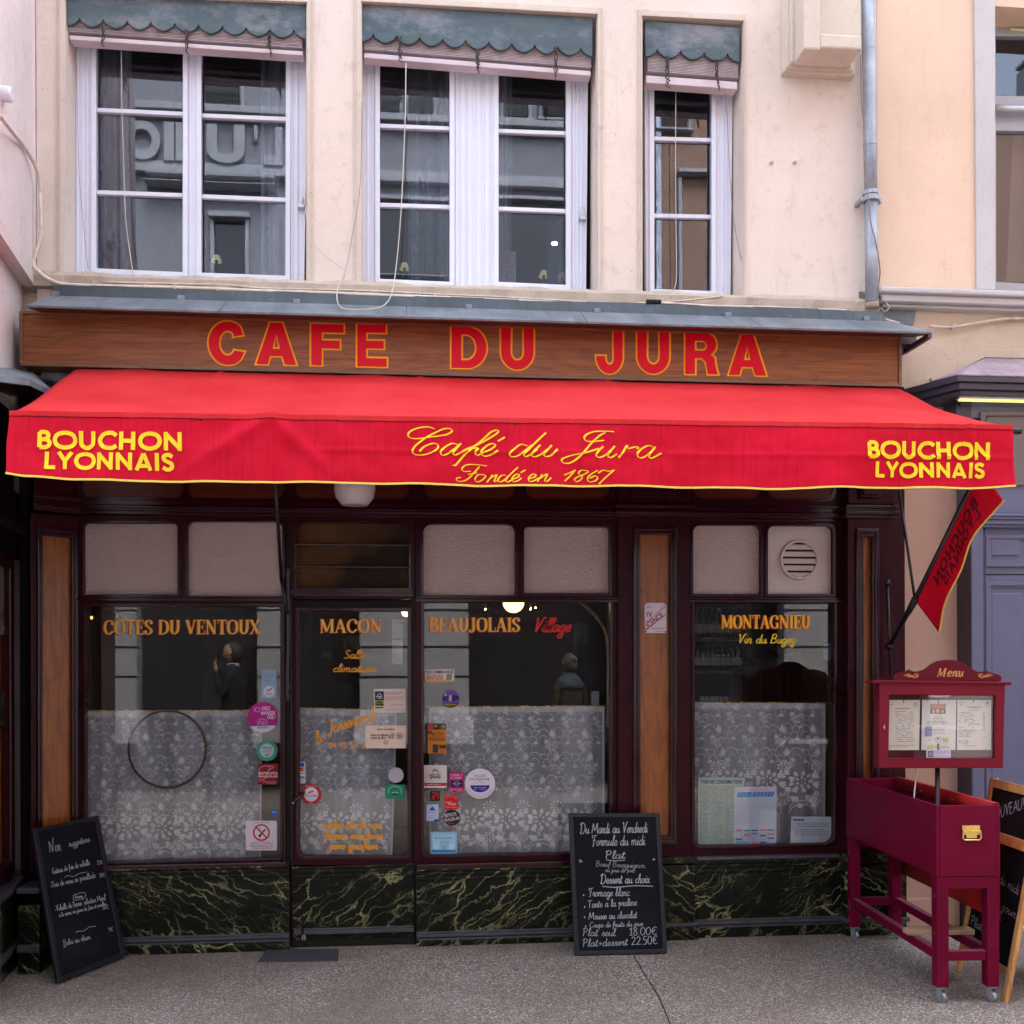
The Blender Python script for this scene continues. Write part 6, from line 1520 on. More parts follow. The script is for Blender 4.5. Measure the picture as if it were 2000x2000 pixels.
sticker('window_sticker', 'crimson square sticker reading BISTROTS BEAUJOLAIS on the left window', 'sticker', ([(504.5, 1491.5), (544, 1491.5), (543, 1532.5), (503.5, 1532)], (112, 8, 28)),
        [(rb_([(506, 1514), (508, 1500), (520, 1496), (534, 1498), (524, 1506), (516, 1522), (506, 1522)], 1.1), (196, 130, 140)), (rb_([(528, 1495), (522, 1510), (516, 1520)], 1.2), (180, 110, 120)), (tx('BISTROTS', 505, 542, 1508, 1512.5, .03), (215, 190, 200)), (tx('BEAUJOLAIS', 505, 542, 1514.5, 1518, .03), (215, 190, 200)), (ds(514, 1526, 541, 1531, 2, 1, .9, False), (190, 140, 150)), (sh([(504, 1524), (522, 1525), (504, 1527)]), (180, 60, 70))])
sticker('window_sticker', 'tiny round blue sticker low on the left window', 'sticker', (circ(536, 1587.5, 6.4, 20), (16, 92, 168)), [(tx('info', 531.5, 540.5, 1584.5, 1587.5, .02), (190, 210, 230))])
sticker('no_smoking_sign', 'white square no smoking sticker with red ring at the foot of the left window', 'sign', (rr(480, 1603, 541, 1661, 3, 3), (198, 190, 202)),
        [(ring(510.5, 1626, 15, 3.2), (168, 12, 40)), (rb_([(506, 1634), (510, 1629), (515, 1623), (519, 1620)], 3.2), (60, 60, 66)), (rb_([(506, 1634), (509, 1631)], 5), (20, 20, 24)), (rb_([(504, 1622), (508, 1618), (506, 1614)], .8), (90, 90, 96)), (rb_([(500, 1615.5), (521, 1636.5)], 2.8, 3), (168, 12, 40)), (tx('INTERDICTION DE FUMER', 494, 527, 1605.5, 1608), (110, 90, 110)), (ds(484, 1643, 538, 1658, 5, 1, .9, True, 2), (120, 90, 110))])
sticker('card_payment_strip', 'small vertical strip of card payment logos at the left edge of the door glass', 'sticker', (rect(584, 1488, 596.5, 1529.5), (200, 196, 206)),
        [(sh(rect(586, 1490, 594.5, 1498)), (30, 84, 150)), (sh(rect(586, 1499.5, 595, 1506)), (50, 28, 30)), (sh(circ(588.6, 1502.7, 2.6, 12)), (200, 40, 20)), (sh(circ(592.4, 1502.7, 2.6, 12)), (220, 130, 20)), (tx('VISA', 586, 595, 1509, 1512, .03), (40, 46, 120)), (sh(rect(586.5, 1516, 594.5, 1521)), (40, 50, 70)), (tx('CB', 588, 593, 1517.3, 1519.6, .03), (200, 200, 210)), (ds(588, 1524, 594, 1527, 1, 1.4, 1), (90, 90, 100))])
sticker('window_sticker', 'round red and white sticker reading ONLYLYON beside the door handle', 'sticker', (circ(607.5, 1551.5, 20.5, 40), (160, 24, 44)),
        [(sh(circ(607.5, 1551.5, 14, 30)), (196, 190, 204)), (tx('ONLY', 596.5, 606, 1552.5, 1556), (120, 116, 130)), (tx('LYON', 607, 618.5, 1552.5, 1556, .03), (20, 18, 26)), (rb_([(603, 1549), (607, 1546.5), (612, 1545)], 3), (170, 24, 44)), (tx('2020', 604, 612, 1568, 1570.5, .02), (215, 150, 160)), (ds(596, 1534, 619, 1537, 1, 1.4, .9, True), (210, 140, 150))])
sticker('opening_hours_card', 'cream opening hours card on the door glass beside the phone number', 'notice', (rect(714, 1417, 793, 1461.5), (208, 186, 172)),
        [(hwx("Heures d'ouverture", 736, 1426, 6, 34, .6), (110, 90, 84)), (hwx('Service du dejeuner : 12h - 13h30', 723, 1437.5, 6, 62, .55), (80, 66, 66)), (hwx('Service du diner : 19h30 - 21h30', 723, 1443, 6, 62, .55), (80, 66, 66)), (ring(754, 1450, 4.2, .9), (190, 110, 110)), (ds(750, 1447.5, 758, 1453, 3, .8, 1, True), (190, 110, 110))])
sticker('notice_card', 'cream card with dark blue house emblem on the upper right of the door glass', 'notice', (rect(730, 1345.5, 792.5, 1392), (196, 182, 172)),
        [(sh(rect(732, 1350, 750, 1367.5)), (44, 42, 66)), (sh(rect(732, 1367.5, 750, 1379)), (140, 142, 70)), (sh([(732, 1381), (748, 1380), (749, 1383), (734, 1384)]), (90, 84, 70)), (rb_([(737, 1359), (741, 1354), (745.5, 1359)], 1.2, 1), (205, 205, 215)), (rb_([(734, 1360.5), (738, 1360.5), (738, 1363.5), (745.5, 1363.5), (745.5, 1360.5), (739, 1360.5)], 1.2, 1), (205, 205, 215)), (hwx('Maitre', 736, 1373, 5, 10, .8), (50, 50, 40)), (hwx('Restaurateur', 733, 1377.5, 5, 16, .8), (50, 50, 40)), (ds(752, 1351, 791, 1357, 2, .9, .9, False, 3), (120, 100, 120)), (ds(752, 1359, 791, 1368, 3, 1.1, .95, False, 4), (190, 120, 130)), (ds(764, 1375, 790, 1378, 1, 1), (110, 96, 110)), (ds(752, 1385, 790, 1388, 1, 1), (130, 120, 120))])
sticker('window_sticker', 'plain pale grey round sticker on the right of the door glass', 'sticker', (circ(773.5, 1514, 14.8, 32), (158, 160, 172)), [(ds(766, 1505, 781, 1523, 5, 1.3, .9, True, 7), (184, 150, 160))])
sticker('window_sticker', 'green rectangular sticker with owl eyes emblem under the pale round one', 'sticker', ([(752.5, 1532.5), (791, 1532.5), (790.5, 1560.5), (753.5, 1560.5)], (22, 118, 90)),
        [(rb_([(759, 1550), (759.5, 1541), (765, 1537), (771.5, 1535.5), (778, 1537), (783.5, 1541), (784, 1550)], 1.8), (110, 180, 160)), (ring(769, 1551, 2.2, 1.1), (20, 20, 20)), (ring(774.5, 1551, 2.2, 1.1), (20, 20, 20)), (rb_([(765.5, 1549), (771.5, 1547), (778, 1549)], 1.2), (200, 200, 190)), (ds(766, 1555, 778, 1558, 1, 1), (90, 170, 140))])
sticker('window_sticker', 'cream sticker reading RECOMMANDÉ GUIDES PETIT FUTÉ at the top of its row', 'sticker', ([(829.5, 1307.5), (886.5, 1307), (887, 1332.5), (830, 1333)], (200, 190, 176)),
        [(sh([(830, 1329.5), (887, 1329), (887, 1332.5), (830, 1333)]), (190, 150, 50)), (tx('RECOMMANDÉ', 831, 885, 1309.5, 1315, .035), (40, 36, 90)), (tx('GUIDES', 833, 865, 1317.5, 1321.5, .02), (170, 50, 60)), (tx('PETIT FUTÉ', 833, 865, 1323, 1328, .035), (160, 30, 40)), (sh([(872, 1317), (883, 1316), (882, 1328), (871, 1329)]), (110, 120, 130))])
sticker('window_sticker', 'round purple sticker with dark cp letters above the middle curtain', 'sticker', (circ(880, 1365, 17.5, 36), (90, 64, 140)),
        [(sh([(880+17.4*math.cos(a), 1365+17.4*math.sin(a)) for a in [R(d) for d in range(28, 153, 8)]]), (26, 20, 30)), (tx('c', 864, 876, 1357, 1368, .05), (24, 16, 34)), (tx('p', 884, 895.5, 1355, 1366, .05), (24, 16, 34)), (sh(rect(877, 1358, 882, 1369)), (170, 160, 176)), (tx('t', 868, 872, 1352, 1359, .04), (180, 170, 186)), (ds(869, 1374, 891, 1377.5, 1, 1.8), (170, 140, 40)), (ds(873, 1378, 888, 1380.5, 1, 1.2), (150, 120, 40))])
sticker('window_sticker', 'brown orange guide sticker reading LE PETIT RENAUD on the middle window', 'sticker', (rect(829.5, 1413, 871.5, 1472), (30, 20, 24)),
        [(sh(rect(835.5, 1425, 871.5, 1472)), (186, 112, 34)), (sh(rect(835.5, 1413.5, 847, 1424.5)), (160, 60, 76)), (sh(rect(848, 1413.5, 857, 1425)), (40, 24, 20)), (sh(circ(851.5, 1418, 3, 12)), (150, 110, 50)), (sh(rect(858, 1413.5, 871, 1425)), (80, 66, 60)), (sh(circ(866, 1419, 4, 12)), (130, 120, 116)), (sh(rect(835.5, 1427, 844, 1434)), (90, 70, 50)), (tx('LE', 851, 858, 1427.5, 1430), (60, 40, 30)), (tx('PETIT', 844, 866, 1431, 1438.5, .0), (40, 26, 24)), (tx('RENAUD', 838, 869, 1440, 1447, .0), (40, 26, 24)), (sh(rect(845, 1454, 856, 1470)), (40, 46, 44)), (sh(rect(858, 1455, 871, 1462)), (70, 40, 20)), (sh(circ(864, 1467, 4.6, 14)), (190, 80, 40)), (tx('SELECTIONNE PAR', 831.3, 877, 1468, 1471.2, .0, -90), (150, 140, 140))])
sticker('window_sticker', 'white square sticker with chef emblem and red band on the middle window', 'sticker', (rect(828, 1494.5, 872.5, 1539), (194, 186, 186)),
        [(sh(rect(829, 1529, 872, 1535)), (160, 20, 40)), (ds(833, 1530.5, 868, 1533.5, 1, 1.4, .9, True), (215, 150, 160)), (ring(850.5, 1512, 7, 1.2), (90, 90, 80)), (rb_([(841, 1517), (847, 1512), (850, 1515), (854, 1512), (860, 1517)], 1.2), (50, 44, 44)), (rb_([(841, 1521), (846, 1517), (851, 1519)], 2.2), (40, 36, 36)), (rb_([(860, 1521), (855, 1517), (851, 1519)], 2.2), (40, 36, 36)), (rb_([(845, 1506), (850, 1502.5), (856, 1506)], 1.6), (90, 90, 90)), (sh(circ(840, 1514, 1.8, 10)), (150, 20, 30)), (rb_([(840, 1515), (840.5, 1520)], 1), (150, 60, 60)), (rb_([(861, 1509), (861.5, 1520)], 1), (160, 140, 70))])
sticker('window_sticker', 'magenta upright sticker reading LONELY PLANET beside the round white one', 'sticker', (rect(877.5, 1508, 906.5, 1548), (160, 20, 96)),
        [(tx('LONELY', 880, 904, 1511.5, 1516, .03), (214, 150, 180)), (tx('PLANET', 880, 903, 1517.5, 1521.5, .03), (214, 150, 180)), (sh(rect(880, 1524, 904, 1537)), (24, 24, 66)), (tx('lonely planet', 884, 901, 1529, 1531.5), (170, 180, 200)), (ring(892, 1530.3, 4.2, .9), (150, 160, 190)), (ds(880, 1540, 905, 1546.5, 2, 1.5, .9, False), (220, 150, 190))])
sticker('window_sticker', 'large round white sticker reading VALLÉE GASTRONOMIE on the middle window', 'sticker', (circ(937.5, 1530.5, 29.5, 48), (206, 200, 216)),
        [(tx('VALLÉE', 925, 948, 1512.5, 1517.5), (50, 50, 90)), (tx('GASTRONOMIE', 917, 956, 1519.5, 1524), (50, 50, 90)), (tx('F R A N C E', 926, 948, 1527.5, 1530), (150, 146, 160)), (sh([(918.5, 1534)]+[(937.5+19*math.cos(R(a)), 1534+13.5*math.sin(R(a))) for a in range(172, 7, -11)]+[(956.5, 1533.5)]), (50, 40, 120)), (ds(926, 1537, 950, 1543, 2, 1, .9, True), (180, 170, 210)), (ring(937.5, 1523, 3, .6), (110, 100, 140)), (rb_([(914, 1540), (919, 1548), (928, 1554), (937, 1555.5), (947, 1554), (956, 1548), (961, 1540)], .7), (110, 110, 130))])
sticker('window_sticker', 'small black square sticker with a red emblem on the middle window', 'sticker', (rr(839.5, 1545, 859.5, 1564.5, 2, 3), (22, 14, 18)), [(rb_([(844, 1549), (853, 1549), (853, 1553), (846, 1555), (846, 1559), (849, 1561)], 2.6, 2), (180, 20, 36)), (rb_([(856, 1548), (856, 1561)], 2.4, 2), (180, 20, 36)), (rb_([(842, 1561), (850, 1557)], 2.4, 2), (180, 20, 36))])
sticker('window_sticker', 'bright red square sticker below the magenta one', 'sticker', ([(867.5, 1553.5), (894, 1552.5), (895, 1580), (869, 1581)], (190, 22, 30)),
        [(tx('sorties', 869, 883, 1565, 1568, .02), (220, 160, 160)), (tx('Progrès', 875, 891, 1568, 1572, .03), (225, 180, 180)), (ds(869, 1555, 886, 1557.5, 1, 1.2), (220, 120, 120)), (ring(890, 1557.5, 2.4, .8), (220, 130, 130)), (ds(871, 1575, 893, 1578, 1, 1.6), (220, 130, 130))])
sticker('window_sticker', 'small pale sticker with a blue triangle at the left edge of the middle window', 'sticker', (rect(832, 1570, 857.5, 1605), (52, 76, 150)),
        [(sh(rect(833, 1571, 856.5, 1603.5)), (172, 184, 208)), (sh([(838, 1583), (844.5, 1574.5), (851, 1583)]), (24, 60, 150)), (ds(835, 1586, 854, 1588.5, 1, 1.2), (90, 120, 170)), (ds(835, 1592, 853, 1600, 3, .8, .9, True), (140, 150, 180)), (sh(rect(848, 1600.5, 857, 1604.5)), (36, 60, 140))])
sticker('window_sticker', 'round black sticker reading BISTROTS BEAUJOLAIS below the small red square', 'sticker', (circ(882.5, 1597, 16, 36), (28, 26, 30)), [(tx('BISTROTS', 869, 892, 1590, 1596.5, .03, -9), (196, 190, 196)), (tx('BEAUJOLAIS', 869.5, 898, 1599, 1604.5, .03, -9), (196, 190, 196)), (rb_([(874, 1607), (880, 1605.5)], 1.2, 2), (170, 30, 30)), (ds(876, 1608, 889, 1610, 1, .9), (120, 116, 120))])
sticker('window_sticker', 'light blue square sticker with a 2021 oval at the foot of the middle window', 'sticker', (rect(841, 1625, 893, 1667), (130, 176, 206)),
        [(sh(rect(843, 1627, 891, 1665)), (120, 170, 204)), (sh(rect(844.5, 1628.5, 889.5, 1663.5)), (156, 194, 218)), (sh(rect(843.5, 1660, 890.5, 1664.5)), (30, 120, 176)), (tx('Ils proviennent', 849, 884, 1634, 1638.5, .01), (70, 110, 140)), (ds(850, 1630, 884, 1632.5, 1, .9), (110, 140, 160)), (ring(868, 1645.5, 8, .8), (110, 160, 190)), (tx('2021', 860, 876, 1642, 1648.5, .0), (96, 140, 170)), (sh(circ(852, 1654, 5, 14)), (180, 208, 224)), (sh(circ(882, 1654, 5, 14)), (180, 208, 224)), (sh(rect(862, 1650, 873, 1659)), (120, 176, 206))])
# papers in the right window
sticker.pl = W(YG+.014)
sticker('price_list', 'tall TARIF DES CONSOMMATIONS price sheet leaning inside the right window', 'notice', (rect(1363.5, 1518, 1454, 1655), (150, 166, 160)),
        [(sh(rect(1364.5, 1519, 1453, 1533)), (170, 186, 184)), (tx('TARIF DES CONSOMMATIONS', 1368.5, 1449, 1523.5, 1530.5, .035), (30, 66, 120)), (ds(1367, 1537, 1388, 1652, 46, .9, .75, False, 1), (90, 110, 140)), (ds(1395, 1537, 1415, 1652, 44, .9, .7, False, 2), (90, 110, 140)), (ds(1421, 1537, 1434, 1652, 40, .9, .6, False, 3), (90, 110, 140))]+[(rb_([(x, 1536), (x, 1652)], .6, 2), (104, 124, 130)) for x in (1390, 1393, 1417, 1420, 1436)], plane=sticker.pl)
sticker.pl = W(YG+.008)
sticker('notice_sheet', 'white notice sheet with slanted blue header and coloured boxes below', 'notice', ([(1434.5, 1537.5), (1517, 1536.5), (1516, 1649), (1433, 1650)], (184, 190, 212)),
        [(ds(1448, 1540, 1504, 1545, 2, 1.4, .95, True), (205, 150, 165)), (sh([(1439, 1557.5), (1441, 1547.5), (1469, 1546.5), (1465, 1557)]), (20, 130, 190)), (sh([(1466, 1557), (1470, 1546.5), (1513, 1546), (1509, 1556)]), (110, 150, 200))]+[(rb_([(x, 1556), (x+4, 1547)], 2, 2), (60, 110, 180)) for x in range(1472, 1508, 7)]+[(rb_([(1438, y), (1510, y-1)], .45, 2), (156, 164, 190)) for y in range(1562, 1610, 4)]+[(rb_([(x, 1562), (x, 1609)], .45, 2), (156, 164, 190)) for x in range(1440, 1512, 5)]+
        [(sh(rect(x, y, x+13, y+2.4)), c) for x, y, c in ((1437, 1621, (190, 90, 100)), (1453, 1621, (50, 130, 150)), (1468, 1620.5, (30, 60, 130)), (1484, 1620, (190, 80, 90)), (1499, 1620, (40, 120, 150)), (1453, 1629, (200, 80, 90)), (1468, 1627, (60, 130, 150)), (1484, 1631, (30, 50, 110)), (1499, 1628, (200, 90, 100)), (1499, 1636, (40, 60, 120)), (1437, 1638, (40, 80, 120)), (1437, 1644, (90, 150, 180)), (1451, 1644, (90, 150, 180)), (1467, 1644, (200, 110, 110)), (1484, 1644, (40, 60, 120)))]+[(ds(1437, 1625, 1511, 1642, 5, .8, .6, False, 6), (120, 130, 160))], plane=sticker.pl)
sticker.pl = W(YG+.010)
sticker('notice_sheet', 'small landscape notice at the lower right corner inside the right window', 'notice', ([(1545.5, 1595), (1627, 1595), (1625.5, 1645), (1544, 1648.5)], (176, 182, 200)),
        [(sh(rect(1549, 1599.5, 1571, 1603)), (40, 90, 150)), (ds(1551, 1606, 1622, 1616, 3, 1, .95, True, 1), (80, 90, 110)), (ds(1551, 1619, 1622, 1634, 4, 1, .95, True, 2), (80, 90, 110)), (ds(1600, 1638, 1615, 1641, 1, 1), (90, 96, 120))], plane=sticker.pl)
sticker.pl = W(.20)
sticker('notice_sheet', 'narrow white notices on the door glass, right edge, under the lamp', 'notice', ([(766, 1210), (788, 1210), (786, 1298), (766, 1297)], (150, 150, 160)),
        [(tx('ACON', 768, 787, 1214, 1219.5, .02), (100, 40, 50)), (ds(771, 1228, 783, 1232, 1, 1.4), (120, 110, 120)), (ds(767, 1235, 786, 1238, 1, 1.6), (120, 100, 110)), (sh(rect(767, 1247, 784, 1249.5)), (60, 60, 66)), (ds(767, 1256, 785, 1270, 4, 1.4), (110, 100, 116)), (ds(772, 1286, 784, 1291, 2, 1.2), (80, 80, 90))], plane=sticker.pl)
sticker.pl = W(.22)
sticker('notice_sheet', 'small blank pale card in the far right of the middle window', 'notice', (rect(1155, 1350, 1170, 1378), (110, 110, 122)), [], plane=sticker.pl)
sticker('notice_sheet', 'pale blue sheet inside the right edge of the MONTAGNIEU window', 'notice', ([(1608, 1256), (1628, 1257), (1628, 1291), (1609, 1288)], (86, 92, 116)), [(ds(1610, 1260, 1627, 1284, 8, .8), (120, 124, 150))], plane=sticker.pl)
sticker.pl = pk

# ------------------------------------------------------------------ chalkboards
def board_plane(tl, tr, br, bl):
    P = [pt(*q) for q in (tl, tr, br, bl)]
    o = P[3]; u = (P[2]-P[3]); v = (P[0]-P[3]); n = u.cross(v).normalized()
    if n.dot(CAM-o) < 0: n = -n
    return P, Pl(o, n)
def board(label, quad, fw, lines, underl=(), cat='chalkboard'):
    P, pl = board_plane(*quad)
    px4 = [(q[0], q[1]) for q in quad]
    t = thing('chalkboard', label, cat, Vector((sum(p.x for p in P)/4, sum(p.y for p in P)/4, 0)))
    cx = sum(q[0] for q in px4)/4; cy = sum(q[1] for q in px4)/4
    inn = []
    n = 4
    for i in range(4):       # inset by frame width
        a, b, c = px4[i-1], px4[i], px4[(i+1) % 4]
        d1 = ((a[0]-b[0]), (a[1]-b[1])); d2 = ((c[0]-b[0]), (c[1]-b[1])); l1 = math.hypot(*d1); l2 = math.hypot(*d2)
        inn.append((b[0]+d1[0]/l1*fw+d2[0]/l2*fw, b[1]+d1[1]/l1*fw+d2[1]/l2*fw))
    g = G(); g.plate(pl, px4, [inn], .0, .022); g.build('frame', m_bframe, t, bevel=.004)
    g = G(); g.plate(pl, [(x+(1 if x < cx else -1)*-3, y+(1 if y < cy else -1)*-3) for x, y in inn], [], -.007, .006); g.build('board', m_board, t)
    g = G(); gf = G()
    for (s, x, y, h, w_, wd, rot, *fa) in lines:
        write(gf if fa else g, pl, s, x, y, h, width=w_, wid=wd*.82, slant=.08, rot=rot, off=-.0062, thin=wd*.6)
    for pts, wd in underl: 
        Q = crom(pts, 5); g.ribbon(pl, Q, [wd]*len(Q), -.0062)
    g.build('chalk_writing', m_chalk, t, kind='stuff')
    if gf.v: gf.build('faint_writing', m_chalkd, t, kind='stuff')
    return t
b1 = board('tilted blackboard headed Nos suggestions leaning at the left corner of the shopfront', ((64.5, 1619, 5.32), (193, 1592, 5.72), (247, 1866, 5.60), (114, 1919.5, 5.14)), 9,
 [('Nos', 97, 1665, 24, 22, 1.3, -10), ('suggestions', 135, 1654, 13, 42, 1.0, -14), ('Gateau de foie de volaille', 103, 1707, 11, 75, 1.0, -14), ('13€', 190, 1689, 8, 12, .9, -10),
  ('•Foie de veau en persillade', 99, 1734, 11, 90, 1.0, -13), ('18€', 195, 1714, 8, 12, .9, -12), ('Nouveau', 147, 1755, 6, 15, .9, -10), ('•Volaille de Bresse "selection Miral"', 108, 1780, 11, 103, .95, -13), ('a la creme, vin jaune du Jura et morilles', 116, 1791, 8, 94, .9, -14),
  ('36€', 200, 1777, 8, 13, .9, -12), ('9€', 212, 1820, 8, 10, .9, -12), ('Baba au rhum', 125, 1847, 11, 54, 1.0, -14)],
 [([(126, 1714), (133, 1710), (143, 1712), (155, 1706), (170, 1703)], .9), ([(148, 1822), (152, 1819), (164, 1818), (174, 1811), (187, 1809)], .9), ([(143.5, 1748), (164, 1743), (165.5, 1753), (145, 1758), (143.5, 1748)], .9), ([(124, 1851), (130, 1847)], 1.2)])
for k, v_ in (('', 0),): pass
board('upright blackboard with the midday set menu and prices 18.00 and 22.50 euro', ((1110.5, 1588, 5.80), (1288.5, 1588, 5.83), (1304, 1862, 5.66), (1122.5, 1867, 5.63)), 9,
 [('Du Mardi au Vendredi', 1133, 1628, 20, 132, 1.8, -1), ('Formule du midi', 1156, 1652, 20, 104, 1.7, -1), ('Plat', 1182, 1677, 15, 39, 2.0, -1), ('Boeuf Bourguignon', 1164, 1692, 11, 96, 1.0, 2, 1), ('ou joue de porc', 1182, 1703, 9, 58, 1.0, 1, 1),
  ('Dessert au choix', 1173, 1726, 18, 96, 1.9, -1), ('•', 1137, 1751, 12, 7, 3, 0), ('Fromage blanc', 1150, 1751, 16, 80, 1.5, -1), ('•', 1139, 1774, 12, 7, 3, 0), ('Tarte a la praline', 1148, 1773, 14, 96, 1.5, -3),
  ('•', 1139, 1794, 12, 7, 3, 0), ('Mousse au chocolat', 1150, 1796, 14, 94, 1.5, -2), ('•', 1141, 1812, 12, 7, 3, 0), ('Coupe de fruits du jour', 1152, 1812, 11, 104, 1.2, -2), ('Plat seul', 1138, 1828, 15, 64, 1.4, 0), ('18.00€', 1229, 1827, 15, 55, 1.7, -2), ('Plat+dessert', 1138, 1849, 15, 88, 1.4, -2), ('22.50€', 1233, 1846, 16, 52, 1.7, -3)],
 [([(1184, 1679), (1200, 1681), (1221, 1680)], 1.2), ([(1176, 1731), (1200, 1733), (1240, 1730), (1275, 1731)], 1.5), ([(1131, 1679), (1134, 1685)], 1.5), ([(1134, 1679), (1137, 1684)], 1.5), ([(1275, 1679), (1279, 1678)], 3)])

# ------------------------------------------------------------------ planter cart
gl = ground(1667, 1834); gn = ground(1836, 1957); gr = ground(1930, 1954)
ax_ = (gn-gl); L_ = ax_.length; ax_.normalize(); sd = Vector((-ax_.y, ax_.x, 0)); sd = sd if sd.dot(gr-gn) > 0 else -sd
Wd = (gr-gn).dot(sd)+.02
leg = .058
o_ = gl - ax_*.03 - sd*.03      # back left outer corner
Lc = L_+.06; Wc = Wd+.05
cart = thing('planter_cart', 'narrow raspberry red wooden planter box on tall castor legs with a brass handle', 'cart', o_)
def cb(a0, a1, b0, b1, z0, z1, mat, name, bev=.003, g=None):
    gg = g or G(); gg.obox(o_+ax_*a0+sd*b0+Vector((0, 0, z0)), ax_*(a1-a0), sd*(b1-b0), (0, 0, z1-z0))
    if g is None: return gg.build(name, mat, cart, bevel=bev)
zt_, zbx, th = .935, .60, .018
cb(0, Lc, 0, th, zbx, zt_, m_cart, 'side_board'); cb(0, Lc, Wc-th, Wc, zbx, zt_, m_cart, 'side_board'); cb(Lc-th, Lc+.001, th, Wc-th, zbx, zt_, m_cart, 'end_board'); cb(0, th, th, Wc-th, zbx, zt_, m_cart, 'end_board')
cb(th, Lc-th, th, Wc-th, zbx+.02, zbx+.035, m_menud, 'floor_board')
for a in (.004, Lc-leg-.004):
    for b in (.004, Wc-leg-.004):
        g = G(); g.obox(o_+ax_*a+sd*b+Vector((0, 0, .075)), ax_*leg, sd*leg, (0, 0, zbx-.076)); lg = g.build('leg', m_cart, cart, bevel=.003)
        c = o_+ax_*(a+leg/2)+sd*(b+leg/2)
        g = G(); g.lathe(c+Vector((0, 0, .064)), [(0, .012), (.03, .011), (.028, .004), (.012, 0), (0, 0)], 14); w_ = (ax_+sd*.4).normalized(); s_ = Vector((-w_.y, w_.x, 0))
        for k in (-1, 1): g.obox(c+s_*(k*.014-.001)-w_*.012+Vector((0, 0, .02)), s_*.003, w_*.03, (0, 0, .046))
        g.build('castor_fork', m_steel, lg)
        g = G(); wc = c+w_*.008+Vector((0, 0, .025)); g.lathe(wc, [(0, -.009), (.022, -.009), (.025, -.006), (.025, .006), (.022, .009), (0, .009)], 18, s_); g.build('castor_wheel', m_steel, lg)
cb(Lc-leg*.8, Lc-.004, leg, Wc-leg, zbx-.06, zbx-.001, m_cart, 'end_apron')
cb(.01, leg*.8, leg, Wc-leg, zbx-.06, zbx-.001, m_cart, 'end_apron')
for b in (.008, Wc-.045): 
    cb(leg, Lc-leg, b, b+.037, .20, .245, m_cart, 'lower_rail'); cb(leg, Lc-leg, b+.001, b+.036, .2452, .2462, m_dust, 'dust_layer', 0)
for a in (.01, Lc-.05):
    cb(a, a+.037, leg*.6, Wc-leg*.6, .198, .243, m_cart, 'lower_rail'); cb(a+.001, a+.036, leg*.6, Wc-leg*.6, .2432, .2442, m_dust, 'dust_layer', 0)
# red cloth banner over the far side with pins
g = G(); nb = 1
for i in range(nb):
    a0, a1 = .02+(Lc-.04)*i/nb, .02+(Lc-.04)*(i+1)/nb
    w0 = w1 = 0
    def q(a, b, z): return o_+ax_*a+sd*b+Vector((0, 0, z))
    g.add([q(a0, Wc-th-.004+w0, zt_-.055), q(a1, Wc-th-.004+w1, zt_-.055), q(a1, Wc-th-.006, zt_+.006), q(a0, Wc-th-.006, zt_+.006), q(a1, Wc+.004, zt_+.006), q(a0, Wc+.004, zt_+.006), q(a1, Wc+.008+w1, .38), q(a0, Wc+.008+w0, .38)], [(0, 1, 2, 3), (3, 2, 4, 5), (5, 4, 6, 7)])
g.build('cloth_banner', m_cloth, cart, smooth=True, solid=.002)
for a in (.32*Lc, .64*Lc):
    g = G(); g.lathe(o_+ax_*a+sd*(Wc-th-.010)+Vector((0, 0, zt_-.03)), [(0, .004), (.006, .003), (.007, 0)], 10, -sd); g.build('pin', m_steel, cart)
# handle on the near end
hc = o_+ax_*(Lc+.001)+sd*(Wc*.55)+Vector((0, 0, .80))
hn = thing('case_handle', 'x', 'x') if 0 else None
g = G(); g.obox(hc-sd*.045-Vector((0, 0, .005)), ax_*.002, sd*.085, (0, 0, .045)); pl_ = g.build('handle_plate', m_brass, cart, bevel=.001)
g = G(); P = [hc+ax_*.006+sd*x_+Vector((0, 0, z_)) for x_, z_ in ((-.043, .012), (-.044, -.02), (-.036, -.028), (.034, -.028), (.042, -.02), (.041, .012))]; g.tube(P, .004, 8); g.obox(hc-sd*.046+ax_*.002+Vector((0, 0, .004)), ax_*.010, sd*.087, (0, 0, .014)); g.obox(hc-sd*.026+ax_*.001+Vector((0, 0, -.02)), ax_*.003, sd*.05, (0, 0, .024)); g.build('bail_handle', m_brass, pl_, bevel=.001)
# chips of bare wood on the legs
g = G()
for (a, b, z, w, h) in ((.0, .03, .47, .007, .03), (.0, .028, .13, .006, .05), (.0, .032, .10, .004, .02)):
    p = o_+ax_*(a+.003)+sd*(-.0)+Vector((0, 0, z)); 
for (al, z, h) in ((.028, .49, .032), (.036, .17, .06), (.03, .10, .03), (Lc-.03, .32, .012), (Lc-.03, .50, .01)):
    p = o_+ax_*al+sd*.0032+Vector((0, 0, z)); g.add([p, p+ax_*.006, p+ax_*.004+Vector((0, 0, h)), p+Vector((0, 0, h*.8))], [(0, 1, 2, 3)])
g.build('paint_chip', m_block, cart)
wb = cb  # wooden block lies across the lower rails
pA, pB = at(1771, 1820, 0), 0
fr = .735*Lc
g = G(); g.obox(o_+ax_*(fr-.045)-sd*.012+Vector((0, 0, .247)), ax_*.07, sd*(Wc+.03), (0, 0, .026)); g.build('wood_block', m_block, label='raw wooden batten lying across the lower rails of the red cart', cat='batten', bevel=.002)

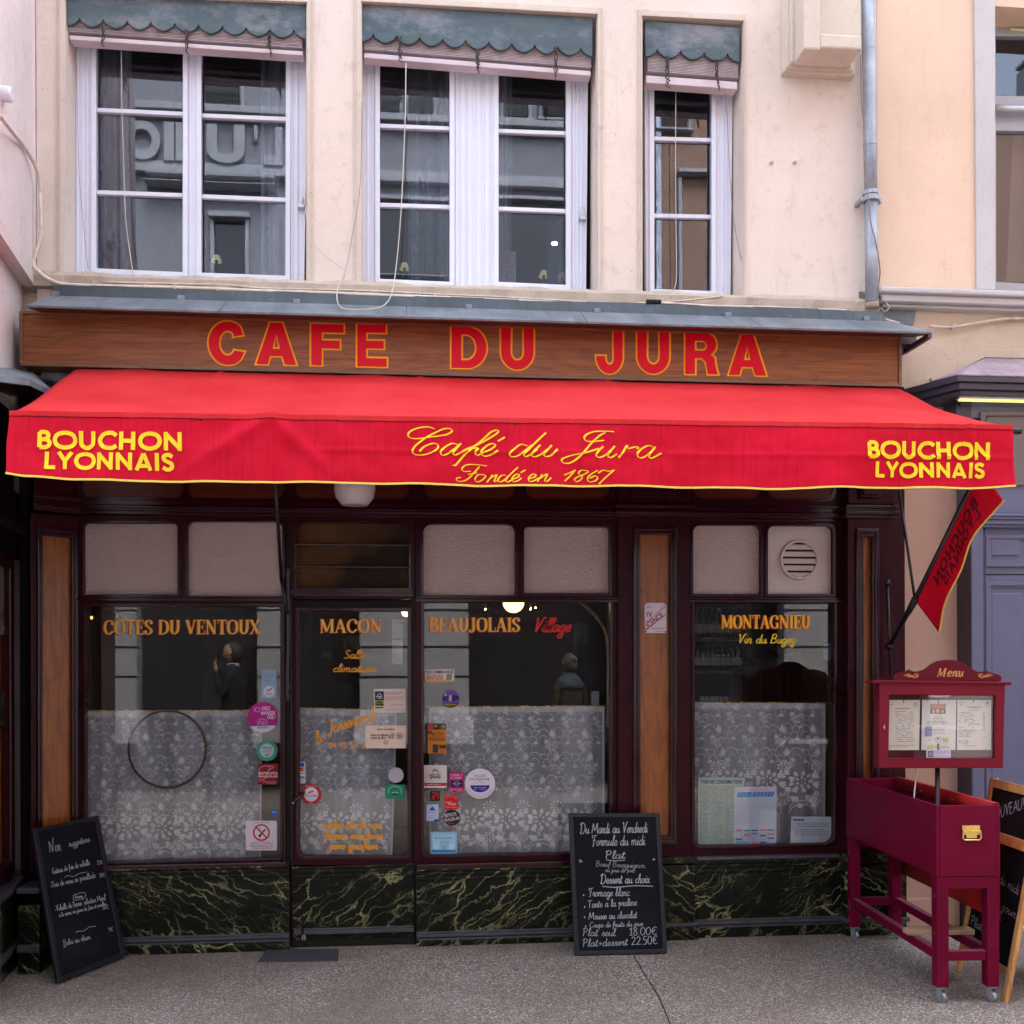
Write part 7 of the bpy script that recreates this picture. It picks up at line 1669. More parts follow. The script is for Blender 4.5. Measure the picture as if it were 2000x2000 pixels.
# ------------------------------------------------------------------ menu case on its pole
pole = o_+ax_*(fr+.0)+sd*(Wc*.52)
t0 = (pole-CAM).dot(FWD)
menu = thing('menu_case', 'carmine glazed Menu display case on a black pole rising from the red cart', 'display case', (pole.x, pole.y, 0))
mn = Vector((-.06, -1, 0)).normalized()
pM = Pl(Vector((pole.x, pole.y, 0))+mn*.035, mn)
MB = [(1718, 1328), (1963, 1334), (1959, 1500), (1716, 1500.5)]
GH = [(1736.5, 1357), (1945, 1359), (1943.5, 1481), (1735.5, 1481)]
g = G(); g.plate(pM, MB, [GH], 0, .02); g.build('door_frame', m_menu, menu, bevel=.004)
g = G(); g.plate(pM, [(1716, 1330), (1963, 1336), (1959, 1500), (1714, 1500)], [], -.062, .01); bk = g.build('back_panel', m_menud, menu)
P4 = [pM.map(*q, -.02) for q in MB]
g = G()
for i in range(4):
    a, b = P4[i], P4[(i+1) % 4]; c = (P4[0]+P4[1]+P4[2]+P4[3])/4
    ia, ib = a.lerp(c, .035), b.lerp(c, .035); d = -mn*.055
    g.add([a, b, ib, ia, a+d, b+d, ib+d, ia+d], [(0, 1, 2, 3), (4, 7, 6, 5), (0, 4, 5, 1), (3, 2, 6, 7), (0, 3, 7, 4), (1, 5, 6, 2)])
g.build('case_side', m_menu, menu)
g = G(); a, b = pM.map(1704, 1330, .012), pM.map(1976, 1333.5, .012); g.obox(a-Vector((0, 0, .012)), b-a, -mn*.10, (0, 0, .012)); g.obox(a-Vector((0, 0, .005))+mn*.004, b-a, -mn*.008, (0, 0, .009)); g.build('cornice', m_menu, menu, bevel=.004)
crest = [(1745, 1329), (1746, 1319), (1752, 1315.5), (1762, 1312.5), (1770, 1311), (1776, 1307.5), (1783, 1311), (1794, 1311.5), (1806, 1307.5), (1820, 1297), (1832, 1291), (1845, 1288.7), (1860, 1288.7), (1873, 1291), (1886, 1298), (1898, 1306), (1909, 1311.5), (1918, 1312), (1927, 1309.5), (1934, 1313), (1944, 1316), (1951, 1317), (1957, 1323), (1956, 1330), (1950, 1331.5)]
g = G(); g.plate(pM, crest, [], -.012, .016); cr_ = g.build('crest', m_menud, menu, bevel=.002)
goldm = pr(190, 130, 84)
g = G(); pMc = Pl(pM.o-mn*.012, mn)
# italic serif Menu
IT = {'M': [('w', .09, [(.1,0),(.26,1)]), ('w', .2, [(.28,1),(.40,.1)]), ('w', .08, [(.42,.1),(.82,1)]), ('w', .2, [(.84,1),(.72,0)]), ('w', .07, [(0,.03),(.22,.03)]), ('w', .07, [(.6,.03),(.86,.03)]), ('w', .06, [(.2,.97),(.36,.97)]), ('w', .06, [(.8,.97),(.98,.97)])],
      'e': [('n', [(.08,.3),(.34,.38),(.42,.56),(.3,.66),(.12,.5),(.06,.2),(.18,.0),(.4,.14)])], 'n': [('w', .16, [(.16,.62),(.06,.02)]), ('n', [(.14,.4),(.3,.64),(.44,.6),(.42,.4),(.36,.1),(.44,.0),(.54,.1)])], 'u': [('n', [(.02,.56),(.14,.62),(.1,.3),(.1,.06),(.24,.02),(.42,.3)]), ('w', .16, [(.48,.64),(.40,.1)]), ('w', .08, [(.40,.04),(.54,.1)])]}
X = 1829.5; n = 0
for ch, adv in (('M', 20.5), ('e', 9.5), ('n', 11.5), ('u', 11)):
    for q in IT[ch]:
        k = crom(q[-1], 5) if q[0] == 'n' else q[2]
        hpx = 16.5; P_ = [(X+x*19+y*1.5, 1321.5-y*hpx) for x, y in k]
        g.ribbon(pMc, P_, nibw(P_, 1.2, 3.4, 100) if q[0] == 'n' else [q[1]*hpx]*len(P_), .0008+.00005*(n % 8)); n += 1
    X += adv
for s_, cx in ((1, 1780), (-1, 1925)):
    for pts, w_ in (([(-15, 1), (-8, -2), (-2, 1), (6, 4), (11, 1), (9, -3), (5, -2)], 2), ([(-6, -4), (-2, 0), (4, 1), (8, -1)], 1.6), ([(-12, 0), (-6, 2), (0, 3)], 1.8), ([(12, -4), (14, 0), (10, 4), (4, 4)], 1.3)):
        Q = crom([(cx+s_*x, 1319+y) for x, y in pts], 4); g.ribbon(pMc, Q, [w_*(.4+.6*math.sin(math.pi*i/(len(Q)-1))) for i in range(len(Q))], .0008)
g.build('gilt_lettering', goldm, cr_)
g = G(); a = pM.map(1735.5, 1481, .001); b = pM.map(1943.5, 1481, .001); g.obox(a-mn*.018, b-a, -mn*-.018, (0, 0, -.007)); g.build('glazing_sill', m_menu, menu, bevel=.002)
g = G(); g.flat(pM, GH, off=-.016); g.build('case_glass', m_cglass, menu)
g = G(); p = pM.map(1727, 1420, .001); g.lathe(p, [(.0, .003), (.004, .003), (.0045, 0)], 10, mn); g.obox(p+Vector((-.0015, 0, -.012))+mn*.001, (.003, 0, 0), mn*.002, (0, 0, .024)); g.build('lock', m_alu, menu)
g = G(); g.plate(pM, rr(1814, 1357, 1854, 1362, 2, 3), [], -.03, .01); g.build('lamp_strip', pr(215, 200, 190), menu)
g = G(); g.tube([Vector((pole.x, pole.y+.02, .26)), Vector((pole.x, pole.y+.02, 1.2))], .012, 12); g.tube([Vector((pole.x, pole.y+.02, .0)), Vector((pole.x, pole.y+.02, .25))], .012, 12); g.build('pole', m_iron, menu, smooth=True)
sticker.pl = pMs = Pl(pM.o-mn*.045, mn)
CR = (222, 208, 196); BR = (120, 90, 90)
sticker('menu_page', 'left menu page pinned in the glazed menu case', 'menu', ([(1737, 1367), (1797, 1367), (1795, 1465), (1735.5, 1465)], CR),
 [(ds(1750, 1382, 1780, 1386, 1, 1.6, .95, True), BR), (ds(1748, 1388, 1786, 1450, 17, .9, .8, True, 4), BR), (ds(1738, 1454, 1792, 1460, 2, .9, .9, False, 3), (170, 110, 110)), (rb_([(1765, 1366), (1765, 1373)], 1.6, 2), (30, 24, 30)), (ring(1788, 1377, 3, 1), (90, 80, 90)), (ds(1738, 1374, 1744, 1377, 1, 1), (150, 60, 70))], plane=pMs)
sticker('menu_page', 'middle menu page with a printed picture of the red shopfront', 'menu', ([(1801, 1367), (1868, 1367), (1866, 1465), (1799.5, 1465)], (218, 208, 202)),
 [(sh(rect(1817, 1375, 1847, 1394)), (60, 60, 64)), (sh([(1819, 1375.5), (1845, 1375.5), (1847, 1384), (1817, 1384)]), (196, 110, 96)), (sh(rect(1821, 1386, 1826, 1392)), (200, 170, 130)), (sh(rect(1828, 1385, 1835, 1392)), (200, 170, 130)), (sh(rect(1838, 1386, 1843, 1392)), (190, 160, 120)), (ds(1824, 1399, 1840, 1401.5, 1, 1), (180, 90, 90)), (ds(1814, 1402, 1852, 1414, 4, .9, .8, True, 2), (130, 100, 110)), (ds(1810, 1409, 1856, 1416, 2, .8, .6, False, 8), (110, 110, 150)),
  (sh(rect(1807, 1419, 1820.5, 1438)), (96, 96, 150)), (sh(circ(1811, 1424, 2, 8)), (120, 80, 70)), (sh(circ(1817, 1423.5, 2, 8)), (120, 80, 70)), (ds(1822, 1420, 1855, 1428, 3, 1, .9, False, 4), (190, 110, 120)), (ds(1823, 1431, 1848, 1433, 1, .9), BR), (ring(1832.5, 1444.5, 5.5, .9), (170, 80, 80)), (sh(circ(1832, 1443, 2.2, 8)), (90, 30, 36)), (sh(rect(1842, 1440.5, 1852, 1449)), (200, 160, 90)), (ds(1811, 1443, 1822, 1448, 2, 1), (90, 90, 120)), (rb_([(1865-32, 1366), (1865-32, 1374)], 1.5, 2), (30, 24, 30)), (sh(rect(1811, 1454.5, 1823.5, 1464)), (186, 180, 80)), (ds(1825, 1457, 1855, 1461, 2, .8), BR)], plane=pMs)
sticker('menu_page', 'right menu page with a column of prices in the menu case', 'menu', ([(1870, 1367), (1936, 1367), (1935.5, 1464.5), (1869, 1465)], CR),
 [(ring(1878, 1374, 3.5, .9), (180, 90, 90)), (ring(1928.5, 1374.5, 4, .9), (90, 80, 90)), (sh(circ(1928.5, 1373.5, 1.6, 8)), (60, 40, 50)), (ds(1886, 1379, 1920, 1384, 2, 1.1, .95, True), BR), (ds(1893, 1386, 1912, 1389, 1, 1), (160, 90, 90)), (ds(1873, 1390, 1906, 1412, 8, .9, .85, False, 2), BR), (ds(1920, 1390, 1925, 1440, 15, .9, .9, False, 3), BR), (ds(1890, 1413, 1916, 1415.5, 1, 1), BR), (ds(1873, 1417, 1906, 1440, 8, .9, .85, False, 5), BR), (ds(1873, 1445, 1892, 1454, 4, .9), BR), (ds(1883, 1455.5, 1912, 1458, 1, 1), (170, 90, 90)), (rb_([(1901, 1366), (1901, 1373)], 1.6, 2), (30, 24, 30))], plane=pMs)
sticker.pl = pMs2 = Pl(pM.o-mn*.035, mn)
sticker('menu_page', 'small lavender card with dark blue square at the bottom of the menu case', 'card', (rect(1809.5, 1465, 1857, 1480), (196, 186, 212)),
 [(sh(rect(1812, 1466.5, 1823.5, 1479)), (30, 34, 66)), (ring(1818.5, 1473.5, 3, 1), (170, 170, 190)), (rb_([(1814, 1473), (1816, 1473)], 1.1, 2), (170, 170, 190)), (ds(1825, 1467, 1855, 1472, 3, 1, .95), (180, 110, 150)), (ds(1826, 1475, 1855, 1478, 1, .8), (150, 140, 170))], plane=pMs2)
sticker.pl = pk
wr = G(); P = [pM.map(1789, 1500, -.05), pM.map(1790, 1515, -.06), pM.map(1788, 1530, -.06), pM.map(1786, 1548, -.03), pM.map(1785, 1570, -.02)]; wr.tube(crom3(P, 4), .0035, 6); wr.build('lamp_cord', m_cord, smooth=True, label='short white cord dropping from the menu case into the cart', cat='cord')

# ------------------------------------------------------------------ wooden A-frame board at the right edge
bl_, br_ = ground(1865, 1893), ground(1951, 1951)
u_ = (br_-bl_); u_.z = 0; wlen = u_.length; u_.normalize()
ry_ = ray(1933.5, 1519); tl_ = CAM+ry_*((bl_-CAM).dot(u_)/ry_.dot(u_))
back = Vector((u_.y, -u_.x, 0)); back = back if back.dot(tl_-bl_) > 0 else -back
nA = u_.cross((tl_-bl_)).normalized(); nA = nA if nA.dot(CAM-bl_) > 0 else -nA
pA_ = Pl(bl_, nA)
vv = (tl_-bl_); vv = vv - u_*vv.dot(u_); Hh = vv.length; vv.normalize()
print('easel', wlen, Hh, tl_, bl_, u_)
es = thing('sandwich_board', 'pine framed A-frame blackboard beginning NOUVEAU cut by the right picture edge', 'sandwich board', (bl_.x, bl_.y, 0))
def eb(u0, u1, v0, v1, d0, d1, mat, name, bev=.002, par=None):
    g = G(); g.obox(bl_+u_*u0+vv*v0+nA*d0, u_*(u1-u0), vv*(v1-v0), nA*(d1-d0)); return g.build(name, mat, par or es, bevel=bev)
EW = wlen+.06; fw = .038
eb(0, fw, 0, Hh, -.02, .0, m_pine, 'stile'); eb(EW-fw, EW, 0, Hh, -.02, .0, m_pine, 'stile')
eb(fw, EW-fw, Hh-.045, Hh, -.019, -.001, m_pine, 'top_rail'); eb(0, EW, Hh*.70, Hh*.70+.05, -.004, .022, m_pine, 'ledge'); eb(fw, EW-fw, .12, .155, -.018, -.002, m_pine, 'bottom_rail')
eb(fw-.006, EW-fw+.006, .13, Hh-.02, -.014, -.008, m_board, 'board')
# back leg
bt = bl_+vv*Hh-nA*.02
for uu in (0, EW-fw):
    g = G(); a = bt+u_*(uu+fw/2); b = Vector((a.x, a.y, 0))+back*.32; g.bar(a, b, .03, .018, up=u_); g.build('back_leg', m_pine, es, bevel=.002)
g = G(); a = bt+back*.08+Vector((0, 0, -.25)); a2 = Vector((bt.x, bt.y, 0))+back*.29+Vector((0, 0, .12)); g.obox(a+u_*fw, u_*(EW-2*fw), a2-a, nA*-.006); g.build('back_board', m_board, es)
g = G(); g.obox(a2+u_*0, u_*EW, (0, 0, .04), nA*-.012); g.build('back_rail', m_pine, es)
g = G(); 
def ew(s, u0, v0, h, width, wid, rot=0):
    tw, st = hand_layout(s); sx = width/tw; n = 0
    for k in st:
        Q = crom(k, 5); c_, s_ = math.cos(R(rot)), math.sin(R(rot)); L_1, R_1 = [], []
        P_ = [(u0+x*sx*c_-y*h*s_, v0+x*sx*s_+y*h*c_) for x, y in Q]
        for i in range(len(P_)):
            a, b = P_[max(0, i-1)], P_[min(len(P_)-1, i+1)]; dx, dy = b[0]-a[0], b[1]-a[1]; l = math.hypot(dx, dy) or 1
            for lst, sg in ((L_1, 1), (R_1, -1)): lst.append(bl_+u_*(P_[i][0]-sg*dy/l*wid/2)+vv*(P_[i][1]+sg*dx/l*wid/2)+nA*(-.007+.0001*(n % 4)))
        g.add(L_1+R_1, [(i, i+1, len(P_)+i+1, len(P_)+i) for i in range(len(P_)-1)]); n += 1
ew('NOUVEAU!', .085, Hh*.79, .055, EW*.58, .0045, 20)
ew('Formule du midi', .04, Hh*.53, .05, EW*.8, .003, -5); ew('Plat du jour', .05, Hh*.42, .045, EW*.8, .003, -5); ew('Plats seul', .06, .26, .045, EW*.55, .0035, -3); ew('Plat+dessert', .06, .17, .045, EW*.6, .0035, -3)
g.build('chalk_writing', m_chalk, es, kind='stuff')
# ------------------------------------------------------------------ rooms behind the glass
room = thing('dining_room', 'dim cafe room seen through the glass with brown walls', 'room', (0, 2, 0))
m_rw = paint('brown_room_wall', (.07, .038, .02), .8, .3, 2); m_rf = paint('room_floor', (.05, .03, .02), .5, .2, 3); m_rc = paint('room_ceiling', (.12, .09, .06), .8, .1)
xa, xb = xx(150, .2), xx(1655, .2)
g = G(); g.box(xa-.1, xb+.1, 4.2, 4.3, .02, 3.0); g.box(xa-.2, xa-.1, .12, 4.2, .02, 3.0); g.box(xb+.1, xb+.2, .12, 4.2, .02, 3.0); g.build('wall', m_rw, room)
g = G(); g.box(xa-.1, xb+.1, .13, 4.2, .005, .02); g.build('floor', m_rf, room)
g = G(); g.box(xa-.1, xb+.1, .13, 4.2, 3.0, 3.05); g.build('ceiling', m_rc, room)
m_pic = paint('picture_print', (.10, .08, .05), .5, .6, 14); m_fr = wood('dark_picture_frame', (.05, .02, .01), (.12, .06, .03), 'x', 2)
def picture(label, x0, y0, x1, y1, Y):
    t = thing('framed_picture', label, 'picture', at((x0+x1)/2, y1, Y))
    g = G(); g.plate(W(Y), rect(x0, y0, x1, y1), [rect(x0+3, y0+3, x1-3, y1-3)], 0, .02); g.build('frame', m_fr, t)
    g = G(); g.flat(W(Y+.005), rect(x0+3, y0+3, x1-3, y1-3)); g.build('print', m_pic, t)
picture('framed print on the back wall under the word MACON', 670, 1240, 706, 1270, 3.0)
picture('small framed print left of Salle inside the door', 626, 1270, 648, 1288, 3.4)
picture('framed picture at the far left inside the first window', 164, 1268, 182, 1325, .9)
picture('framed picture behind the VENTOUX letters', 300, 1200, 352, 1262, 3.6)
picture('framed picture high behind Village', 1120, 1215, 1150, 1262, 3.6)
def globe(label, px, py, r, Y, mat):
    t = thing('globe_lamp', label, 'lamp', at(px, py+r, Y)); c = at(px, py, Y); rr__ = (at(px+r, py, Y)-c).length
    g = G(); g.lathe(c, [(rr__*math.sin(math.pi*i/12), -rr__*math.cos(math.pi*i/12)) for i in range(13)], 20); g.build('globe', mat, t, smooth=True)
    g = G(); g.tube([c+Vector((0, 0, rr__)), Vector((c.x, c.y, 2.99))], .008, 6); g.build('stem', m_brass, t)
globe('lit round yellow globe lamp above the middle window lettering', 1003, 1176, 21, 1.5, m_globe)
globe('warm lit lamp at the top right corner of the door glass', 793, 1196, 9, .9, m_globe)
globe('tiny bright bulb at the top of the left window', 340, 1183, 2.2, 2.4, m_bulb)
for i, (x, y) in enumerate(((948, 1190), (1036, 1190), (1046, 1187))): globe(('first', 'second', 'third')[i]+' pin point ceiling bulb '+('left of the globe lamp' if i == 0 else 'right of the globe lamp, '+('lower' if i == 1 else 'higher')), x, y, 1.5, 3.0, m_bulb)
t = thing('wall_sconce', 'small lit wall lamp with dark shade at the top left inside the first window', 'lamp', at(172, 1210, .8)); g = G(); g.lathe(at(174, 1192, .8), [(.03, .03), (.065, -.04)], 16); g.build('shade', m_fr, t); g = G(); g.lathe(at(174, 1196, .8), [(0, .03), (.022, .01), (.022, -.04), (0, -.05)], 12); g.build('bulb', emit('sconce_glow', (1, .6, .2), .25), t)
g = G(); P = [at(x, y, .7) for x, y in ((1128, 1172), (1150, 1190), (1170, 1212), (1184, 1240), (1188, 1290), (1188, 1370), (1188, 1420))]; g.tube(crom3(P, 5), .011, 8); g.build('arch_rail', wood('copper_arch', (.22, .10, .04), (.45, .28, .14), 'z', 1), label='curved copper coloured arch rail inside the middle window', cat='rail', smooth=True)
# bar with bottles
bar = thing('bar_shelf', 'dark wooden bar shelf inside the right window', 'shelf', at(1410, 1380, 1.6))
g = G(); 
for y in (1246, 1310, 1380): a, b = at(1358, y, 1.6), at(1452, y, 1.6); g.box(a.x, b.x, 1.5, 1.8, a.z-.02, a.z)
a, b = at(1452, 1180, 1.6), at(1358, 1600, 1.6); g.box(a.x, a.x+.03, 1.5, 1.8, .02, a.z); g.build('shelf_board', m_fr, bar)
m_bot = paint('green_bottle_glass', (.02, .035, .015), .1, .4, 5, spec=.8); m_lab = plain('bottle_label', (.35, .30, .22)); m_tum = paint('clear_tumbler', (.30, .30, .32), .15, .2, 6)
ORD = ['first', 'second', 'third', 'fourth', 'fifth', 'sixth', 'seventh', 'eighth', 'ninth']
proto = None
for y, n in ((1246, 9), (1310, 9)):
    for i in range(n):
        p = at(1364+i*9.8, y, 1.62)
        if proto is None:
            proto = thing('wine_bottle', 'dark wine bottle, first from the left on the upper bar shelf', 'bottle', p, 'bottles on the bar shelves')
            g = G(); g.lathe(p, [(0, 0), (.027, 0), (.028, .13), (.022, .16), (.009, .19), (.009, .22), (0, .22)], 14); g.build('glass', m_bot, proto, smooth=True); nb_ = 0
            g = G(); g.lathe(p+Vector((0, 0, .04)), [(.0285, 0), (.0285, .06)], 14); g.build('label', m_lab, proto)
        else:
            c = proto.copy(); COL.objects.link(c); c.location = p; c['label'] = 'dark wine bottle, %s from the left on the %s bar shelf' % (ORD[i], 'upper' if y < 1300 else 'lower')
            for ch in list(proto.children): d = ch.copy(); COL.objects.link(d); d.parent = c
pt_ = None
for i in range(8):
    p = at(1372+i*9.5, 1380, 1.55)
    if pt_ is None:
        g = G(); g.lathe(p, [(.018, 0), (.022, .075), (.020, .075), (.016, .004)], 12); pt_ = g.build('tumbler', m_tum, label='clear tumbler on the bar counter, first from the left', cat='glass', group='tumblers on the bar', loc=p)
    else: c = pt_.copy(); COL.objects.link(c); c.location = p; c['label'] = 'clear tumbler on the bar counter, %s from the left' % ORD[i]
cab = thing('wall_cabinet', 'tall dark cabinet with a wavy crest inside the right window', 'cabinet', at(1560, 1600, 1.2))
top = [(1456, 1303), (1478, 1301), (1482, 1292), (1500, 1290), (1518, 1286), (1535, 1277), (1556, 1272), (1576, 1277), (1592, 1286), (1612, 1291), (1650, 1290), (1650, 1640), (1456, 1640)]
m_cab = wood('cabinet_wood', (.022, .008, .006), (.05, .018, .012), 'z', 1, .35)
g = G(); g.plate(W(1.2), top, [], 0, .35); g.build('carcass', m_cab, cab)
for (x0, x1) in ((1486, 1530), (1540, 1582), (1590, 1630)):
    g = G(); g.plate(W(1.2), rect(x0, 1312, x1, 1640), [rect(x0+5, 1318, x1-5, 1634)], .012, .012); g.build('door_frame', m_cab, cab)
# tables and chairs in the room
m_tc = plain('table_cloth_paper', (.45, .42, .40), .8)
def table(px, py, Y, label):
    c = at(px, py, Y); t = thing('dining_table', label, 'table', (c.x, c.y, .02))
    g = G(); g.box(c.x-.32, c.x+.32, c.y-.3, c.y+.3, .72, .75); g.build('tabletop', m_fr, t); g = G(); g.box(c.x-.33, c.x+.33, c.y-.31, c.y+.31, .751, .756); g.build('table_paper', m_tc, t)
    g = G(); g.tube([(c.x, c.y, .03), (c.x, c.y, .72)], .03, 8); g.box(c.x-.22, c.x+.22, c.y-.03, c.y+.03, .02, .05); g.box(c.x-.03, c.x+.03, c.y-.22, c.y+.22, .02, .05); g.build('pedestal', m_iron, t)
def chair(x, y, rz, label):
    t = thing('bentwood_chair', label, 'chair', (x, y, .02), None); n0 = Vector((x, y, .02)); c, s = math.cos(rz), math.sin(rz)
    q = lambda a, b, z: n0+Vector((a*c-b*s, a*s+b*c, z))
    g = G(); g.lathe(n0+Vector((0, 0, .44)), [(0, .02), (.20, .02), (.205, 0), (0, 0)], 18); g.build('seat', m_cab, t)
    for a in (-.16, .16):
        for b in (-.16, .16): g = G(); g.tube([q(a*1.15, b*1.15, 0), q(a, b, .44)], .013, 6); g.build('leg', m_cab, t)
    g = G(); g.tube(crom3([q(-.17, .17, .44), q(-.17, .21, .75), q(-.1, .23, .90), q(.1, .23, .90), q(.17, .21, .75), q(.17, .17, .44)], 4), .013, 6); g.tube(crom3([q(-.09, .18, .46), q(-.08, .22, .72), q(0, .23, .80), q(.08, .22, .72), q(.09, .18, .46)], 4), .009, 6); g.build('backrest', m_cab, t)
table(300, 1500, 1.3, 'dining table behind the lace of the left window'); table(980, 1500, 1.4, 'dining table behind the lace of the middle window')
for a_, (px, l_) in enumerate(((225, 'bentwood chair left of the table behind the left window'), (380, 'bentwood chair right of the table behind the left window'), (905, 'bentwood chair left of the table behind the middle window'), (1060, 'bentwood chair right of the table behind the middle window'))):
    p = at(px, 1400, 1.35); chair(p.x, p.y, (.5, -.5)[a_ % 2]*math.pi, l_)

# upstairs rooms
up = thing('upstairs_room', 'dark room behind the upstairs windows', 'room', (0, 2, 3.5))
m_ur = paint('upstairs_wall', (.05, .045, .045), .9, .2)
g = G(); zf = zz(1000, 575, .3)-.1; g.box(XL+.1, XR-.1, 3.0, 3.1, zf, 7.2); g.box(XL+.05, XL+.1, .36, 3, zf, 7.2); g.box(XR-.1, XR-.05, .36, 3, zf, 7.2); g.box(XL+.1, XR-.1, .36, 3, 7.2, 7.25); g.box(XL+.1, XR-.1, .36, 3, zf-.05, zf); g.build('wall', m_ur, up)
def drape(label, x0, x1, y0, y1, Y, mat=m_sheer, f=60, amp=.02):
    d = Pl((0, Y, 0), (0, -1, 0), lambda p: amp*math.sin(p.x*f)+amp*.5*math.sin(p.x*f*2.3)); n = int(max(10, (x1-x0)))
    g = G(); V = [d.map(x0+(x1-x0)*i/n, y) for y in (y0, y1) for i in range(n+1)]; g.add(V, [(i, i+1, n+2+i, n+1+i) for i in range(n)]); g.build('drape', mat, smooth=True, label=label, cat='curtain')
m_bluec = net('blue_grey_drape', (.16, .2, .28), .75, 8)
drape('sheer drape at the left of the leftmost upstairs window', 180, 255, 80, 535, .6)
drape('sheer drape at the right side of the leftmost upstairs window', 510, 565, 80, 545, .6)
drape('sheer drape filling the right of the first light, middle upstairs window', 797, 884, 110, 560, .55)
drape('sheer drape beside the second light, middle upstairs window', 968, 1000, 110, 560, .55)
drape('blue grey drape with the stacked sheets, middle upstairs window', 1066, 1110, 430, 560, .7, m_bluec)
m_shade = emit('cream_shade_added_glow', (.55, .50, .26), .05)  # faint glow added to the shades, whose lamps are nearly unlit
for lb, x, y, s in (('leftmost upstairs window', 423, 505, 1), ('first light of the middle upstairs window', 790, 520, -1), ('middle upstairs window, its left one', 1062, 535, 1), ('middle upstairs window, its right one', 1098, 540, 1)):
    t = thing('table_lamp', 'table lamp with cream shade low in the '+lb, 'lamp', at(x, y+40, 1.2)); g = G(); p = at(x, y, 1.2); g.lathe(p, [(.020, .02), (.036, -.022)], 16); g.build('lamp_shade', m_shade, t); g = G(); g.tube([p-Vector((0, 0, .25)), p], .01, 6); g.build('stand', m_iron, t)
sticker.pl = W(.5)
sticker('notice_sheet', 'pale poster with line drawings at the foot of the middle upstairs window', 'poster', (rect(975, 491, 1008, 556), (110, 104, 108)), [(rb_([(988, 498), (1004, 497), (1005, 518), (988, 519), (988, 498)], .8, 2), (60, 56, 66)), (ring(996, 538, 7, 1), (60, 56, 66)), (rb_([(990, 502), (996, 508), (991, 514)], 1, 3), (60, 56, 66))], plane=sticker.pl)
sticker.pl = pk
t = thing('spot_light', 'small bright lit spot behind the middle upstairs window', 'lamp', at(1083, 477, 1.5)); g = G(); g.lathe(at(1083, 476, 1.5), [(0, .01), (.022, .006), (.022, -.004), (0, -.01)], 14); g.build('bulb', m_bulb, t)

# ------------------------------------------------------------------ the other side of the street (seen mirrored in the glass)
OY = -7.4
def vm(Yg=.30):
    P0 = W(2*Yg-OY)
    return lambda px, py: (lambda p: Vector((p.x, OY, p.z)))(P0.map(px, py))
vU, vD = vm(.31), vm(.075)
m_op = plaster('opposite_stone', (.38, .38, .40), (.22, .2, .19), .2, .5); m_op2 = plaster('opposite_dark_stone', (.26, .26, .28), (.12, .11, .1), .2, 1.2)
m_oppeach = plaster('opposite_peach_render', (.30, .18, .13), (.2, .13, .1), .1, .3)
op = thing('opposite_building', 'stone building across the street seen mirrored in the windows, with raised letters', 'building', (0, OY-.3, 0))
def ob(g, pa, pb, v, out, back=.3, mi=0):
    a, b = v(*pa), v(*pb); g.box(min(a.x, b.x), max(a.x, b.x), OY-back, OY+out, min(a.z, b.z), max(a.z, b.z), mi)
# lower storey piers and dark openings
g = G(); 
for (x0, x1) in ((-420, -250), (-60, 20), (186, 268), (500, 552), (700, 800), (826, 916), (1196, 1300), (1530, 1640), (1900, 2050), (2300, 2500)):
    ob(g, (x0, 820), (x1, 1452), vD, .0); ob(g, (x0-8, 1400), (x1+8, 1452), vD, .08, .3)
    o1 = g
g.build('pier', m_op, op, bevel=.02)
g = G()
for (x0, x1) in ((-420, -250), (-60, 20), (186, 268), (500, 552), (700, 800), (826, 916), (1196, 1300), (1530, 1640), (1900, 2050)):
    for y in (900, 1000, 1100, 1190, 1262, 1320): ob(g, (x0-1, y), (x1+1, y+3), vD, .006, .0)
g.build('masonry_joint', m_gap, op)
g = G(); a, b = vD(-420, 820), vD(2500, 1452); g.box(min(a.x, b.x), max(a.x, b.x), OY-.9, OY-.6, 0, a.z); g.build('shop_interior', m_ur, op)
for (x0, x1) in ((20, 186), (268, 500), (552, 700), (916, 1196), (1300, 1530), (1640, 1900)):
    g = G(); P_ = [vD(x0, 880), vD(x1, 880), vD(x1, 1440), vD(x0, 1440)]; P_ = [p+Vector((0, -.2, 0)) for p in P_]; g.add(P_, [(0, 1, 2, 3)]); g.build('shop_pane', m_wglass, op)
z_l = vD(1000, 820).z; z_t = 9.6
a, b = vD(-420, 820), vD(2500, 820); xA, xB = min(a.x, b.x), max(a.x, b.x); xs = vU(1235, 300).x
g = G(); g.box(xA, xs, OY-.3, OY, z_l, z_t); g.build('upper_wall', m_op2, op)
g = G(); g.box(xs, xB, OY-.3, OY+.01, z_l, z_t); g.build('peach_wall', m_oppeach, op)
# horizontal cornices across the upper storey (heights taken at the first window)
g = G()
for (y0, y1, o_) in ((212, 226, .16), (226, 236, .08), (318, 330, .05), (330, 344, .12)):
    z1_, z0_ = vU(370, y0).z, vU(370, y1).z; g.box(xA, xs, OY, OY+o_, z0_, z1_)
g.build('cornice', m_op, op, bevel=.01)
zf1, zf0 = vU(370, 240).z, vU(370, 318).z
mD = lambda px, py: (px, py)
class VMap:
    n = Vector((0, 1, 0))
    def map(s, x, y, off=0): return vU(x, y)+Vector((0, off, 0))
